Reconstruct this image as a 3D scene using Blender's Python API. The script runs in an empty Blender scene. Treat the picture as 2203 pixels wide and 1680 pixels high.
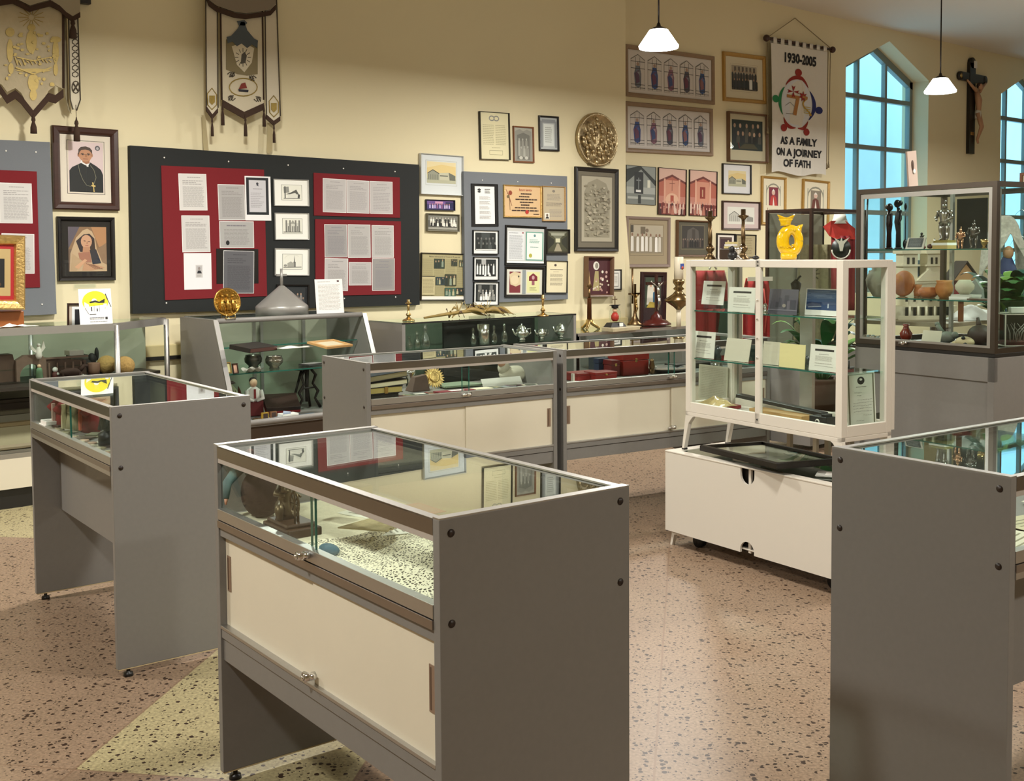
import bpy, math, random
from mathutils import Matrix, Vector
random.seed(7)
D=bpy.data; SC=bpy.context.scene; COL=SC.collection
R=math.radians; PI=math.pi
# ---------------- camera (a phone shot cropped off-centre: lens shift) ----------------
CF,CTH,CRO,CCY,CH=2405.88,.0523,-.0067,671.53,1.4949     # focal length in pixels, pitch, roll, principal row, height
FW=Vector((0,math.cos(CTH),-math.sin(CTH))); UP=Vector((0,math.sin(CTH),math.cos(CTH))); RT=Vector((1,0,0))
CR=RT*math.cos(CRO)+UP*math.sin(CRO); CU=UP*math.cos(CRO)-RT*math.sin(CRO)
cd=D.cameras.new('camera'); cam=D.objects.new('camera',cd); COL.objects.link(cam)
cam.matrix_world=Matrix(((CR.x,CU.x,-FW.x,0),(CR.y,CU.y,-FW.y,0),(CR.z,CU.z,-FW.z,CH),(0,0,0,1)))
cd.sensor_width=36; cd.sensor_fit='HORIZONTAL'; cd.lens=CF/2203*36; cd.shift_y=-(840-CCY)/2203; cd.clip_end=200; cd.clip_start=.05
SC.camera=cam
# ---------------- daylight outside, exposure ----------------
W=D.worlds.new('world'); SC.world=W; W.use_nodes=True
bg=W.node_tree.nodes['Background']; bg.inputs[0].default_value=(.30,.66,.92,1); bg.inputs[1].default_value=2.9
SC.view_settings.view_transform='Standard'; SC.view_settings.look='None'; SC.view_settings.gamma=1
SC.view_settings.exposure=0.10; SC.view_settings.use_curve_mapping=False
LAMP_W=60.0; BACK_ROW=1.45; LAMP_C=(1,.975,.91)
# ---------------- room frame: s runs along the back wall, n away from the camera ----------------
WY=R(40.02); ES=Vector((math.cos(WY),math.sin(WY),0)); EN=Vector((-math.sin(WY),math.cos(WY),0))
NA,NB,SCOR,CEIL=7.72,8.17,7.95,4.40
def SN(s,n,z=0): return ES*s+EN*n+Vector((0,0,z))
def ray(px,py): return FW+CR*((px-1101.5)/CF)-CU*((py-CCY)/CF)
def onn(px,py,n):
    d=ray(px,py); P=d*(n/d.dot(EN))+Vector((0,0,CH)); return P.dot(ES),P.z
def onz(px,py,z):
    d=ray(px,py); P=d*((z-CH)/d.z); return Vector((P.x,P.y,z))
# ---------------- materials ----------------
MC={}
def lin(c):
    c=c/255; return c/12.92 if c<=.04045 else ((c+.055)/1.055)**2.4
def hexc(h):
    h=h.lstrip('#'); return tuple(lin(int(h[i:i+2],16)) for i in (0,2,4))
def mat(name,c,rough=.5,metal=0,noise=0,nscale=30,bump=0,spec=.5,emit=0,ecol=None,alpha=1,coat=0,stretch=None):
    if name in MC: return MC[name]
    m=D.materials.new(name); m.use_nodes=True; nt=m.node_tree; b=nt.nodes['Principled BSDF']
    if isinstance(c,str): c=hexc(c)
    b.inputs['Base Color'].default_value=(*c,1); b.inputs['Roughness'].default_value=rough; b.inputs['Metallic'].default_value=metal
    b.inputs['Specular IOR Level'].default_value=spec; b.inputs['Coat Weight'].default_value=coat
    if emit: b.inputs['Emission Color'].default_value=(*(ecol or c),1); b.inputs['Emission Strength'].default_value=emit
    if noise or bump:
        tc=nt.nodes.new('ShaderNodeTexCoord'); n=nt.nodes.new('ShaderNodeTexNoise'); n.inputs['Scale'].default_value=nscale; n.inputs['Detail'].default_value=4
        if stretch:
            mp=nt.nodes.new('ShaderNodeMapping'); mp.inputs['Scale'].default_value=stretch; nt.links.new(tc.outputs['Object'],mp.inputs[0]); nt.links.new(mp.outputs[0],n.inputs['Vector'])
        else: nt.links.new(tc.outputs['Object'],n.inputs['Vector'])
        if noise:
            mx=nt.nodes.new('ShaderNodeMix'); mx.data_type='RGBA'
            mx.inputs[6].default_value=(*[max(0,k*(1-noise)) for k in c],1); mx.inputs[7].default_value=(*[min(1,k*(1+noise)) for k in c],1)
            nt.links.new(n.outputs[0],mx.inputs[0]); nt.links.new(mx.outputs[2],b.inputs['Base Color'])
        if bump:
            bp=nt.nodes.new('ShaderNodeBump'); bp.inputs['Strength'].default_value=bump; bp.inputs['Distance'].default_value=.01
            nt.links.new(n.outputs[0],bp.inputs['Height']); nt.links.new(bp.outputs[0],b.inputs['Normal'])
    MC[name]=m; return m
def glassmat(name,tint=(.93,.965,.95),f0=.045,pw=5):
    if name in MC: return MC[name]
    m=D.materials.new(name); m.use_nodes=True; nt=m.node_tree; nt.nodes.remove(nt.nodes['Principled BSDF'])
    out=nt.nodes['Material Output']; t=nt.nodes.new('ShaderNodeBsdfTransparent'); t.inputs[0].default_value=(*tint,1)
    g=nt.nodes.new('ShaderNodeBsdfGlossy'); g.inputs['Roughness'].default_value=0; g.inputs[0].default_value=(.95,1,.98,1)
    lw=nt.nodes.new('ShaderNodeLayerWeight'); p=nt.nodes.new('ShaderNodeMath'); p.operation='POWER'; p.inputs[1].default_value=pw
    ma=nt.nodes.new('ShaderNodeMath'); ma.operation='MULTIPLY_ADD'; ma.inputs[1].default_value=1-f0; ma.inputs[2].default_value=f0
    lw.inputs[0].default_value=.5
    nt.links.new(lw.outputs['Facing'],p.inputs[0]); nt.links.new(p.outputs[0],ma.inputs[0])
    mx=nt.nodes.new('ShaderNodeMixShader'); nt.links.new(ma.outputs[0],mx.inputs[0]); nt.links.new(t.outputs[0],mx.inputs[1]); nt.links.new(g.outputs[0],mx.inputs[2]); nt.links.new(mx.outputs[0],out.inputs[0])
    MC[name]=m; return m
def cc(h,rough=.6):     # a flat printed/painted colour
    return mat('paint_'+h.lstrip('#')+('' if rough==.6 else '_%d'%int(rough*100)),h,rough)
LAM=mat('taupe_laminate',hexc('#807d78'),.5,noise=.05,nscale=60,coat=.10)
ALU=mat('brushed_aluminium',(.50,.49,.47),.42,1,noise=.08,nscale=40,stretch=(1,1,30))
ALUD=mat('bronze_aluminium',(.34,.30,.27),.4,1)
STEEL=mat('chrome',(.8,.8,.8),.12,1)
GLASS=glassmat('clear_glass',(.95,.98,.965),.014,6); SHELF=glassmat('shelf_glass',(.85,.94,.90),.06)
TOPG=glassmat('counter_top_glass',(.90,.94,.92),.085,3.6)
PICG=glassmat('picture_glass',(.97,.98,.975),.03)
GEDGE=mat('green_glass_edge',(.02,.12,.09),.15)
CREAM=mat('cream_door_board',hexc('#e3dbc5'),.45,noise=.03,nscale=8)
BLK=mat('black_plastic',(.012,.011,.010),.4); BLKW=mat('black_wood',(.010,.008,.007),.3)
WHT=mat('white_lacquer',hexc('#d8d1c4'),.35); GREYB=mat('grey_board',hexc('#8b8d90'),.8,noise=.05,nscale=80)
BRASS=mat('brass',(.62,.43,.17),.25,1,noise=.2,nscale=30); BRONZE=mat('aged_bronze',(.22,.14,.07),.35,1,noise=.3,nscale=40)
SILV=mat('silver',(.68,.66,.62),.22,1,noise=.1,nscale=60)
GOLD=mat('gilt',(.70,.48,.18),.35,.9,noise=.25,nscale=60,bump=.3)
WOODD=mat('dark_wood','#3a1f16',.35,noise=.3,nscale=12,stretch=(1,1,8)); WOODM=mat('mid_wood','#7a4a2a',.4,noise=.25,nscale=12,stretch=(1,1,8)); WOODL=mat('light_wood','#b08a55',.5,noise=.2,nscale=12,stretch=(1,1,8))
PAPER=cc('#e9e6df',.8); TERRA=mat('terracotta','#a9663a',.7,noise=.2,nscale=20)
# ---------------- mesh builder ----------------
class MB:
    def __init__(s,m=None): s.v=[];s.f=[];s.mi=[];s.sm=[];s.mats=[];s.T=Matrix.Identity(4);s.cur=0; s.m(m or LAM)
    def m(s,mt):
        if mt not in s.mats: s.mats.append(mt)
        s.cur=s.mats.index(mt); return s
    def tf(s,loc=(0,0,0),rot=(0,0,0),sc=1):
        s.T=Matrix.Translation(loc)@Matrix.Rotation(rot[2],4,'Z')@Matrix.Rotation(rot[1],4,'Y')@Matrix.Rotation(rot[0],4,'X')@(Matrix.Scale(sc,4) if not isinstance(sc,tuple) else Matrix.Diagonal((*sc,1))); return s
    def add(s,vs,fs,smooth=False):
        b=len(s.v); s.v+=[tuple(s.T@Vector(v)) for v in vs]
        for f in fs: s.f.append([b+i for i in f]); s.mi.append(s.cur); s.sm.append(smooth)
        return s
    def box(s,x0,y0,z0,x1,y1,z1):
        return s.add([(x0,y0,z0),(x1,y0,z0),(x1,y1,z0),(x0,y1,z0),(x0,y0,z1),(x1,y0,z1),(x1,y1,z1),(x0,y1,z1)],[(0,3,2,1),(4,5,6,7),(0,1,5,4),(1,2,6,5),(2,3,7,6),(3,0,4,7)])
    def prism(s,pts,y0,y1):   # pts (x,z) outline extruded in y
        n=len(pts); v=[(p[0],y0,p[1]) for p in pts]+[(p[0],y1,p[1]) for p in pts]
        return s.add(v,[list(range(n)),list(range(2*n-1,n-1,-1))]+[(i,i+n,(i+1)%n+n,(i+1)%n) for i in range(n)])
    def slab(s,pts,z0,z1):    # pts (x,y) outline extruded in z
        n=len(pts); v=[(p[0],p[1],z0) for p in pts]+[(p[0],p[1],z1) for p in pts]
        return s.add(v,[list(range(n-1,-1,-1)),list(range(n,2*n))]+[(i,(i+1)%n,(i+1)%n+n,i+n) for i in range(n)])
    def tube(s,path,r,seg=10,cap=True,flat=None):
        P=[Vector(p) for p in path]; n=len(P); rs=r if isinstance(r,(list,tuple)) else [r]*n
        vs=[];fs=[]; up=None
        for i in range(n):
            d=(P[min(i+1,n-1)]-P[max(i-1,0)]).normalized()
            if up is None: up=Vector((0,0,1)) if abs(d.z)<.9 else Vector((1,0,0))
            a=d.cross(up)
            if a.length<1e-4: a=d.cross(Vector((0,1,0)))
            a.normalize(); b=a.cross(d).normalized(); up=b
            for k in range(seg):
                t=2*PI*k/seg; q=a*math.cos(t)*rs[i]+b*math.sin(t)*rs[i]*(flat or 1); vs.append(P[i]+q)
        for i in range(n-1):
            for k in range(seg): fs.append((i*seg+k,i*seg+(k+1)%seg,(i+1)*seg+(k+1)%seg,(i+1)*seg+k))
        if cap: fs+= [list(range(seg-1,-1,-1)),list(range((n-1)*seg,n*seg))]
        return s.add(vs,fs,True)
    def lathe(s,prof,c=(0,0,0),seg=24,sx=1,sy=1):
        vs=[];fs=[];n=len(prof)
        for r,z in prof:
            for k in range(seg):
                t=2*PI*k/seg; vs.append((c[0]+r*sx*math.cos(t),c[1]+r*sy*math.sin(t),c[2]+z))
        for i in range(n-1):
            for k in range(seg): fs.append((i*seg+k,i*seg+(k+1)%seg,(i+1)*seg+(k+1)%seg,(i+1)*seg+k))
        if prof[0][0]>1e-4: fs.append(list(range(seg-1,-1,-1)))
        if prof[-1][0]>1e-4: fs.append(list(range((n-1)*seg,n*seg)))
        return s.add(vs,fs,True)
    def ball(s,c,rx,ry=None,rz=None,seg=16,rings=10):
        ry=rx if ry is None else ry; rz=rx if rz is None else rz
        vs=[(c[0],c[1],c[2]-rz)];fs=[]
        for i in range(1,rings):
            a=-PI/2+PI*i/rings
            for k in range(seg):
                t=2*PI*k/seg; vs.append((c[0]+rx*math.cos(a)*math.cos(t),c[1]+ry*math.cos(a)*math.sin(t),c[2]+rz*math.sin(a)))
        vs.append((c[0],c[1],c[2]+rz)); L=len(vs)-1
        for k in range(seg):
            fs.append((0,1+(k+1)%seg,1+k)); fs.append((L,L-seg+k,L-seg+(k+1)%seg))
        for i in range(rings-2):
            for k in range(seg): fs.append((1+i*seg+k,1+i*seg+(k+1)%seg,1+(i+1)*seg+(k+1)%seg,1+(i+1)*seg+k))
        return s.add(vs,fs,True)
    def disc(s,c,r,axis='y',depth=.004,seg=20,r2=None):
        a=Vector(c); d={'x':Vector((1,0,0)),'y':Vector((0,1,0)),'z':Vector((0,0,1))}[axis]*depth
        return s.tube([a,a+d],[r,r2 or r],seg)
    def sheet(s,fn,nu,nv,smooth=True):   # fn(u,v) -> point ; a surface grid
        vs=[fn(i/nu,j/nv) for j in range(nv+1) for i in range(nu+1)]; w=nu+1
        return s.add(vs,[(j*w+i,j*w+i+1,(j+1)*w+i+1,(j+1)*w+i) for j in range(nv) for i in range(nu)],smooth)
    def build(s,name,parent=None,bev=0,solid=0,label=None):
        me=D.meshes.new(name); me.from_pydata(s.v,[],s.f)
        for m in s.mats: me.materials.append(m)
        me.polygons.foreach_set('material_index',s.mi); me.polygons.foreach_set('use_smooth',s.sm); me.update()
        o=D.objects.new(name,me); COL.objects.link(o)
        if parent is not None: o.parent=parent
        if solid: k=o.modifiers.new('solid','SOLIDIFY'); k.thickness=solid; k.offset=0
        if bev: k=o.modifiers.new('bevel','BEVEL'); k.width=bev; k.segments=2; k.limit_method='ANGLE'
        if label: o['label']=label
        return o
def tag(o,label,cat,group=None,kind=None):
    o['label']=label; o['category']=cat
    if group: o['group']=group
    if kind: o['kind']=kind
    return o
def thing(name,label,cat,loc=(0,0,0),rz=0,group=None,rx=0,ry=0):
    o=D.objects.new(name,None); COL.objects.link(o); o.empty_display_size=.05; o.location=loc; o.rotation_euler=(rx,ry,rz); return tag(o,label,cat,group)
def place(o,loc,rz=0,rx=0,ry=0): o.location=loc; o.rotation_euler=(rx,ry,rz); return o
def struct(o): o['kind']='structure'; return o
def copytree(o,parent=None):
    c=o.copy(); COL.objects.link(c); c.parent=parent
    for ch in list(o.children): copytree(ch,c)
    return c
def textpolys(txt,size,off=0.0,sx=1):
    cu=D.curves.new('lettering','FONT'); cu.body=txt; cu.size=size; cu.offset=off; cu.align_x='CENTER'; cu.align_y='CENTER'; cu.resolution_u=3
    o=D.objects.new('lettering',cu); COL.objects.link(o); dg=bpy.context.evaluated_depsgraph_get(); dg.update()
    me=o.evaluated_get(dg).to_mesh(); vs=[(v.co.x*sx,v.co.y) for v in me.vertices]; fs=[list(p.vertices) for p in me.polygons]
    o.evaluated_get(dg).to_mesh_clear(); D.objects.remove(o); D.curves.remove(cu); return vs,fs
# ================= the room =================
def wallmat():
    m=mat('cream_wall_paint',hexc('#dfd4b0'),.75,noise=.03,nscale=1.2,bump=.03); return m
WALL=wallmat()
CEILM=mat('white_ceiling','#d9d3c8',.9,noise=.02,nscale=2)
S0,S1,N0=-5.5,19.5,-5.0
SC_=SN
def wallbox(name,s0,n0,s1,n1,z0,z1,m=WALL):
    b=MB(m); b.box(s0,n0,z0,s1,n1,z1); o=b.build(name); o.rotation_euler=(0,0,WY); return struct(o)
wallbox('wall_back',S0,NA,SCOR,NA+.9,0,CEIL)
wallbox('wall_left',S0-.2,N0,S0,NA+.9,0,CEIL)
wallbox('wall_front',S0-.2,N0-.2,S1+.2,N0,0,CEIL)
wallbox('ceiling',S0-.2,N0-.2,S1+.2,NA+1.2,CEIL,CEIL+.1,CEILM)
wallbox('wall_far_right',S1,N0,S1+.2,NB+.4,0,CEIL)
# windows: openings in the recessed wall
WT=.40   # wall thickness
wl,_=onn(1818.5,300,NB); wr,_=onn(1996.5,300,NB); ws=onn(1913.6,88.6,NB); wsh=onn(1991,168,NB)[1]
PEAK=ws[1]; SHO=(wsh+onn(1817.7,145.9,NB)[1])/2
w2l=onn(2152.5,300,NB)[0]
WIN=[(wl,wr),(w2l,w2l+(wr-wl))]
SILL=.95
b=MB(WALL)
def wedge(pts): b.prism(pts,NB,NB+WT)
xs=[SCOR-.9]+[x for w in WIN for x in w]+[S1]
for i in range(0,len(xs),2): b.box(xs[i],NB,0,xs[i+1],NB+WT,CEIL)
for (a,c) in WIN:
    m_=(a+c)/2; b.box(a,NB,0,c,NB+WT,SILL)
    wedge([(a,SHO),(m_,PEAK),(m_,CEIL),(a,CEIL)]); wedge([(m_,PEAK),(c,SHO),(c,CEIL),(m_,CEIL)])
o=struct(b.build('wall_right')); o.rotation_euler=(0,0,WY)
WFR=mat('window_aluminium',hexc('#7f8a88'),.4,.3)
WGL=glassmat('window_glass',(.93,.98,1),.05)
for k,(a,c) in enumerate(WIN):
    t=D.objects.new('window_%d'%(k+1),None); COL.objects.link(t); t.rotation_euler=(0,0,WY); struct(t)
    y0=NB+.24; y1=y0+.07; m_=(a+c)/2; f=.07; w=c-a
    fr=MB(WFR); fr.box(a,y0,SILL,a+f,y1,SHO); fr.box(c-f,y0,SILL,c,y1,SHO); fr.box(a,y0,SILL,c,y1,SILL+f)
    fr.prism([(a,SHO),(m_,PEAK),(m_,PEAK-f*1.5),(a,SHO-f*1.5)],y0,y1); fr.prism([(m_,PEAK),(c,SHO),(c,SHO-f*1.5),(m_,PEAK-f*1.5)],y0,y1); fr.build('window_frame',t)
    mu=MB(WFR)
    for q in (1/3,2/3):
        x=a+w*q; mu.box(x-.025,y0+.005,SILL,x+.025,y1-.005,SHO+(PEAK-SHO)*(2/3)-.05)
    for zz in (onn(1893,204,NB)[1],onn(1893,313,NB)[1],onn(1893,455,NB)[1],1.5): mu.box(a,y0+.003,zz-.03,c,y1-.003,zz+.03)
    mu.build('muntins',t)
    g=MB(WGL); g.add([(a,y0+.03,SILL),(c,y0+.03,SILL),(c,y0+.03,SHO),(m_,y0+.03,PEAK),(a,y0+.03,SHO)],[(0,1,2,3,4)]); g.build('window_glass',t)
# pale stucco wall of the neighbouring building outside the windows
STU=mat('outside_stucco',hexc('#e6eef0'),.95,noise=.06,nscale=3,bump=.5)
b=MB(STU); b.box(4,NB+2.6,-1,S1+4,NB+2.8,7.5); o=b.build('outside_building_wall'); o.rotation_euler=(0,0,WY); struct(o)
# ledge / wainscot cap on the back wall
TR=mat('trim_paint',hexc('#cfc08f'),.6)
b=MB(TR); b.box(S0,NA-.035,.78,SCOR,NA,.86); b.box(S0,NA-.02,0,SCOR,NA,.10); o=struct(b.build('trim_1',bev=.004)); o.rotation_euler=(0,0,WY)
b=MB(BLK); b.box(S0,NA-.04,.755,SCOR,NA,.78); o=struct(b.build('trim_2')); o.rotation_euler=(0,0,WY)
# ---- terrazzo floor ----
def floormat():
    m=D.materials.new('terrazzo'); m.use_nodes=True; nt=m.node_tree; N=nt.nodes; L=nt.links; b=N['Principled BSDF']
    tc=N.new('ShaderNodeTexCoord'); mp=N.new('ShaderNodeMapping'); mp.inputs['Rotation'].default_value=(0,0,R(9)); L.new(tc.outputs['Object'],mp.inputs[0])
    sx=N.new('ShaderNodeSeparateXYZ'); L.new(mp.outputs[0],sx.inputs[0])
    def M(op,a,b_=None,c=None):
        n=N.new('ShaderNodeMath'); n.operation=op
        for i,v in enumerate((a,b_,c)):
            if v is None: continue
            if isinstance(v,(int,float)): n.inputs[i].default_value=v
            else: L.new(v,n.inputs[i])
        return n.outputs[0]
    p,q=sx.outputs[0],sx.outputs[1]
    band=M('MULTIPLY',M('GREATER_THAN',p,-1.77),M('LESS_THAN',p,-.94)); band=M('MULTIPLY',band,M('MULTIPLY',M('GREATER_THAN',q,2.95),M('LESS_THAN',q,5.41)))
    b2=M('MULTIPLY',M('GREATER_THAN',q,5.41),M('LESS_THAN',q,6.4)); b2=M('MULTIPLY',b2,M('LESS_THAN',p,-.94))
    cr=M('MAXIMUM',band,b2)
    mx=N.new('ShaderNodeMix'); mx.data_type='RGBA'; mx.inputs[6].default_value=(*hexc('#8c7661'),1); mx.inputs[7].default_value=(*hexc('#a39873'),1); L.new(cr,mx.inputs[0])
    # aggregate clouding
    n1=N.new('ShaderNodeTexNoise'); n1.inputs['Scale'].default_value=95; n1.inputs['Detail'].default_value=3; L.new(tc.outputs['Object'],n1.inputs['Vector'])
    r1=N.new('ShaderNodeMapRange'); r1.inputs[1].default_value=.3; r1.inputs[2].default_value=.7; r1.inputs[3].default_value=.72; r1.inputs[4].default_value=1.22; L.new(n1.outputs[0],r1.inputs[0])
    mul=N.new('ShaderNodeVectorMath'); mul.operation='SCALE'; L.new(mx.outputs[2],mul.inputs[0]); L.new(r1.outputs[0],mul.inputs['Scale'])
    # dark chips
    def chips(scale,thr,rot):
        mp2=N.new('ShaderNodeMapping'); mp2.inputs['Rotation'].default_value=(0,0,rot); L.new(tc.outputs['Object'],mp2.inputs[0])
        nz=N.new('ShaderNodeTexNoise'); nz.inputs['Scale'].default_value=scale*1.3; L.new(mp2.outputs[0],nz.inputs['Vector'])
        ad=N.new('ShaderNodeVectorMath'); ad.operation='MULTIPLY_ADD'; ad.inputs[1].default_value=(.012,.012,0); L.new(nz.outputs[1],ad.inputs[0]); L.new(mp2.outputs[0],ad.inputs[2])
        v=N.new('ShaderNodeTexVoronoi'); v.inputs['Scale'].default_value=scale; L.new(ad.outputs[0],v.inputs['Vector'])
        wn=N.new('ShaderNodeSeparateXYZ'); L.new(v.outputs['Color'],wn.inputs[0])
        r=M('MULTIPLY',wn.outputs[0],thr)   # radius varies per cell
        keep=M('GREATER_THAN',wn.outputs[1],.28)
        return M('MULTIPLY',M('LESS_THAN',v.outputs['Distance'],r),keep)
    c1=chips(48,.42,0); c2=chips(95,.36,.7)
    ch=M('MAXIMUM',c1,c2)
    # divider strips
    def line(x,a,w=.0035): return M('LESS_THAN',M('ABSOLUTE',M('SUBTRACT',x,a)),w)
    ln=None
    for a in (-3.44,-2.605,-1.77,-.94,-.096,.74,1.58,2.41): ln=line(p,a) if ln is None else M('MAXIMUM',ln,line(p,a))
    for a in (1.95,2.95,3.97,5.41,6.4,7.4,8.4): ln=M('MAXIMUM',ln,line(q,a,.003))
    mz=N.new('ShaderNodeMix'); mz.data_type='RGBA'; mz.inputs[7].default_value=(*hexc('#33231a'),1); L.new(mul.outputs[0],mz.inputs[6]); L.new(ch,mz.inputs[0])
    my=N.new('ShaderNodeMix'); my.data_type='RGBA'; my.inputs[7].default_value=(*hexc('#7d6450'),1); L.new(mz.outputs[2],my.inputs[6]); L.new(M('MULTIPLY',ln,.8),my.inputs[0])
    L.new(my.outputs[2],b.inputs['Base Color']); b.inputs['Roughness'].default_value=.38; b.inputs['Specular IOR Level'].default_value=.35
    return m
b=MB(floormat()); b.add([tuple(SN(S0,N0)),tuple(SN(S1,N0)),tuple(SN(S1,NB+.4)),tuple(SN(S0,NB+.4))],[(0,1,2,3)]); struct(b.build('floor'))
# ---- pendant lamps ----
LZ=3.10
SHADE=mat('opal_glass',(.9,.88,.82),.3,emit=13,ecol=(1,.96,.88)); BULB=mat('lit_bulb',(1,1,1),.3,emit=25,ecol=(1,.93,.8))
def pendant(loc,label,first=[None]):
    if first[0] is None:
        t=thing('pendant_lamp',label,'lamp',loc,0,'pendant lamps')
        b=MB(mat('rod_bronze','#1d1512',.4,.5)); b.tube([(0,0,.11),(0,0,CEIL-LZ)],.0065,8); b.lathe([(.055,CEIL-LZ-.03),(.06,CEIL-LZ)],seg=20); b.build('rod',t)
        b=MB(mat('rod_bronze','#1d1512')); b.lathe([(.072,.062),(.05,.08),(.018,.095),(.010,.12)],seg=24); b.build('cap',t)
        b=MB(SHADE); b.lathe([(.070,.066),(.146,-.046),(.150,-.05),(.147,-.068),(.142,-.068),(.143,-.052),(.140,-.046),(.065,.06)],seg=40); b.build('lamp_shade',t)
        b=MB(BULB); b.ball((0,0,-.005),.045,.045,.055); b.build('bulb',t)
        la=D.lights.new('lamp_light','AREA'); la.shape='DISK'; la.size=.26; la.energy=LAMP_W; la.color=LAMP_C
        lo=D.objects.new('lamp_light',la); COL.objects.link(lo); lo.parent=t; lo.location=(0,0,-.075)
        first[0]=t; return t
    c=copytree(first[0]); c.location=loc; c['label']=label; return c
LAMPS=[(onz(1417,84,LZ),'lit white pendant lamp above the stained glass prints'),(onz(2023,184,LZ),'lit white pendant lamp hanging in front of the peaked window')]
for n_ in (5.6,2.2):
    for s_ in (-.55,2.85,6.25,9.65,13.05):
        if n_==5.6 and 5<s_<10: continue
        LAMPS.append((SN(s_,n_,LZ),'white pendant lamp outside the view, added as fill light for the foreground'))
for s_ in (2.85,9.65): LAMPS.append((SN(s_,-1.2,LZ),'white pendant lamp outside the view, added as fill light for the foreground'))  # unseen lamps added at the front to brighten the foreground case
for l_,t_ in LAMPS:
    p_=pendant(l_,t_)
    if 'outside' in t_: p_['group']='ceiling lamps outside the view'
    for c_ in p_.children:
        if c_.type=='LIGHT': c_.data=c_.data.copy(); c_.data.energy=LAMP_W*(BACK_ROW if l_.dot(EN)>4 else 1)
# ================= display cases =================
def lock(t,x,y,z,name='lock'):
    b=MB(STEEL); b.tube([(x,y,z),(x,y-.03,z)],.010,12); b.tube([(x-.035,y-.012,z-.004),(x+.02,y-.012,z+.004)],.007,8); b.tube([(x,y-.03,z),(x,y-.036,z)],.006,10); return b.build(name,t)
def greycase(label,loc,rz,L,doors=True,Dp=.517,H=.965,deck=.77,locks=True):
    t=thing('display_case',label,'display case',(loc[0],loc[1],0),rz)
    T=.024
    for x in (0,L-T):
        b=MB(LAM); b.box(x,0,.03,x+T,Dp,H); b.m(cc('#c9b489')); b.box(x,.002,.026,x+T,Dp-.002,.030); sp=b.build('side_panel',t,bev=.0015)
        xo=x-.003 if x==0 else x+T+.0
        for (yy,zz) in ((.028,H-.03),(Dp-.028,H-.03),(.028,H-.215),(Dp-.028,H-.215)): MB(mat('screw_cap','#2c211b',.4)).disc((xo+(.0018 if x==0 else 0),yy,zz),.0085,'x',.0012,14).build('screw',sp)
    for (x,y) in ((T/2,.04),(T/2,Dp-.04),(L-T/2,.04),(L-T/2,Dp-.04)):
        b=MB(BLK); b.lathe([(.018,0),(.016,.012),(.007,.014),(.007,.03)],(x,y,0),12); b.build('foot',t)
    b=MB(mat('dark_rail_metal',(.25,.23,.21),.28,1)); b.box(T,0,H-.034,L-T,.016,H-.001); b.box(T,Dp-.016,H-.034,L-T,Dp,H-.001)
    b.m(mat('pale_strip','#b3aaa0',.5)); b.box(T,.002,H-.048,L-T,.024,H-.034); b.m(ALU)
    b.box(T,0,H-.004,L-T,.022,H); b.box(T,Dp-.022,H-.004,L-T,Dp,H); b.box(0,.0,H,T,Dp,H+.003); b.box(L-T,0,H,L,Dp,H+.003); b.build('top_frame',t)
    b=MB(TOPG); b.box(T,.016,H-.012,L-T,Dp-.016,H-.005); b.build('top_glass',t)
    b=MB(LAM); b.box(T,.012,deck-.02,L-T,Dp-.012,deck); b.build('deck',t)
    b=MB(ALU); b.box(T,-.002,deck-.012,L-T,.022,deck+.018); b.m(ALUD); b.box(T,-.004,deck-.034,L-T,.018,deck-.014)
    if not doors: b.m(ALU); b.box(T,-.003,deck-.05,L-T,.018,deck-.03)
    b.build('front_rail',t,bev=.001)
    m_=L/2
    for (a,c,y) in ((T,m_+.02,.010),(m_-.02,L-T,.018)):
        b=MB(GLASS); b.box(a,y,deck+.016,c,y+.004,H-.036); g=b.build('glass_door',t)
        e=MB(GEDGE); xx=c-.003 if a==T else a; e.box(xx,y-.0005,deck+.016,xx+.003,y+.0045,H-.036); e.build('glass_edge',g)
    b=MB(GLASS); b.box(T,Dp-.012,deck,L-T,Dp-.008,H-.034); b.build('back_glass',t)
    b=MB(LAM)
    if doors:
        b.box(T,.004,deck-.06,L-T,.03,deck-.034); b.m(ALU); b.box(T,.0,.447,L-T,.03,.456); b.m(LAM); b.box(T,.003,.42,L-T,.03,.447); b.box(T,.008,.355,L-T,.026,.417); b.build('door_track',t,bev=.001)
        b=MB(LAM); b.box(T,Dp-.02,.355,L-T,Dp-.004,deck-.02); b.box(T,.03,.355,L-T,Dp-.02,.37); b.build('back_panel',t)
        for i,(a,c,y) in enumerate(((T+.001,m_+.03,.020),(m_-.002,L-T-.001,.012))):
            b=MB(CREAM); b.box(a,y,.455,c,y+.006,deck-.055); d=b.build('sliding_door',t)
            hx=a+.012 if i==0 else c-.034
            h=MB(mat('brown_finger_pull','#8d7460',.4)); h.box(hx,y-.002,.555,hx+.022,y+.001,.655); h.m(mat('pull_dark','#5b4738',.5)); h.box(hx+.004,y-.0025,.56,hx+.009,y,.65); h.build('handle',d)
    else:
        b.box(T,.11,.39,L-T,.126,deck-.02); b.build('modesty_panel',t)
    if locks: lock(t,m_,0,deck+.004); 
    if doors: lock(t,m_,.012,.475,'door_lock')
    return t
def A(x,y,ang,d): return (x+math.cos(ang)*d,y+math.sin(ang)*d)
FA=R(37.2); Fo=A(-.148,2.204,FA+PI/2,1.146); F_rz=FA-PI/2
greycase('taupe display case in the foreground with cream sliding doors and a lace cloth inside',Fo,F_rz,1.146)
LA=R(36.6); Lo=A(-1.404,3.889,LA+PI/2,1.151); L_rz=LA-PI/2
greycase('open-legged taupe display case at left holding red dolls',Lo,L_rz,1.151,doors=False,locks=False)
Mo=(-.711,5.414); M_rz=R(33.9)
greycase('middle display case with cream doors holding a stack of old books',Mo,M_rz,1.149)
No=(.277,6.091); N_rz=R(31.6)
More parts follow.
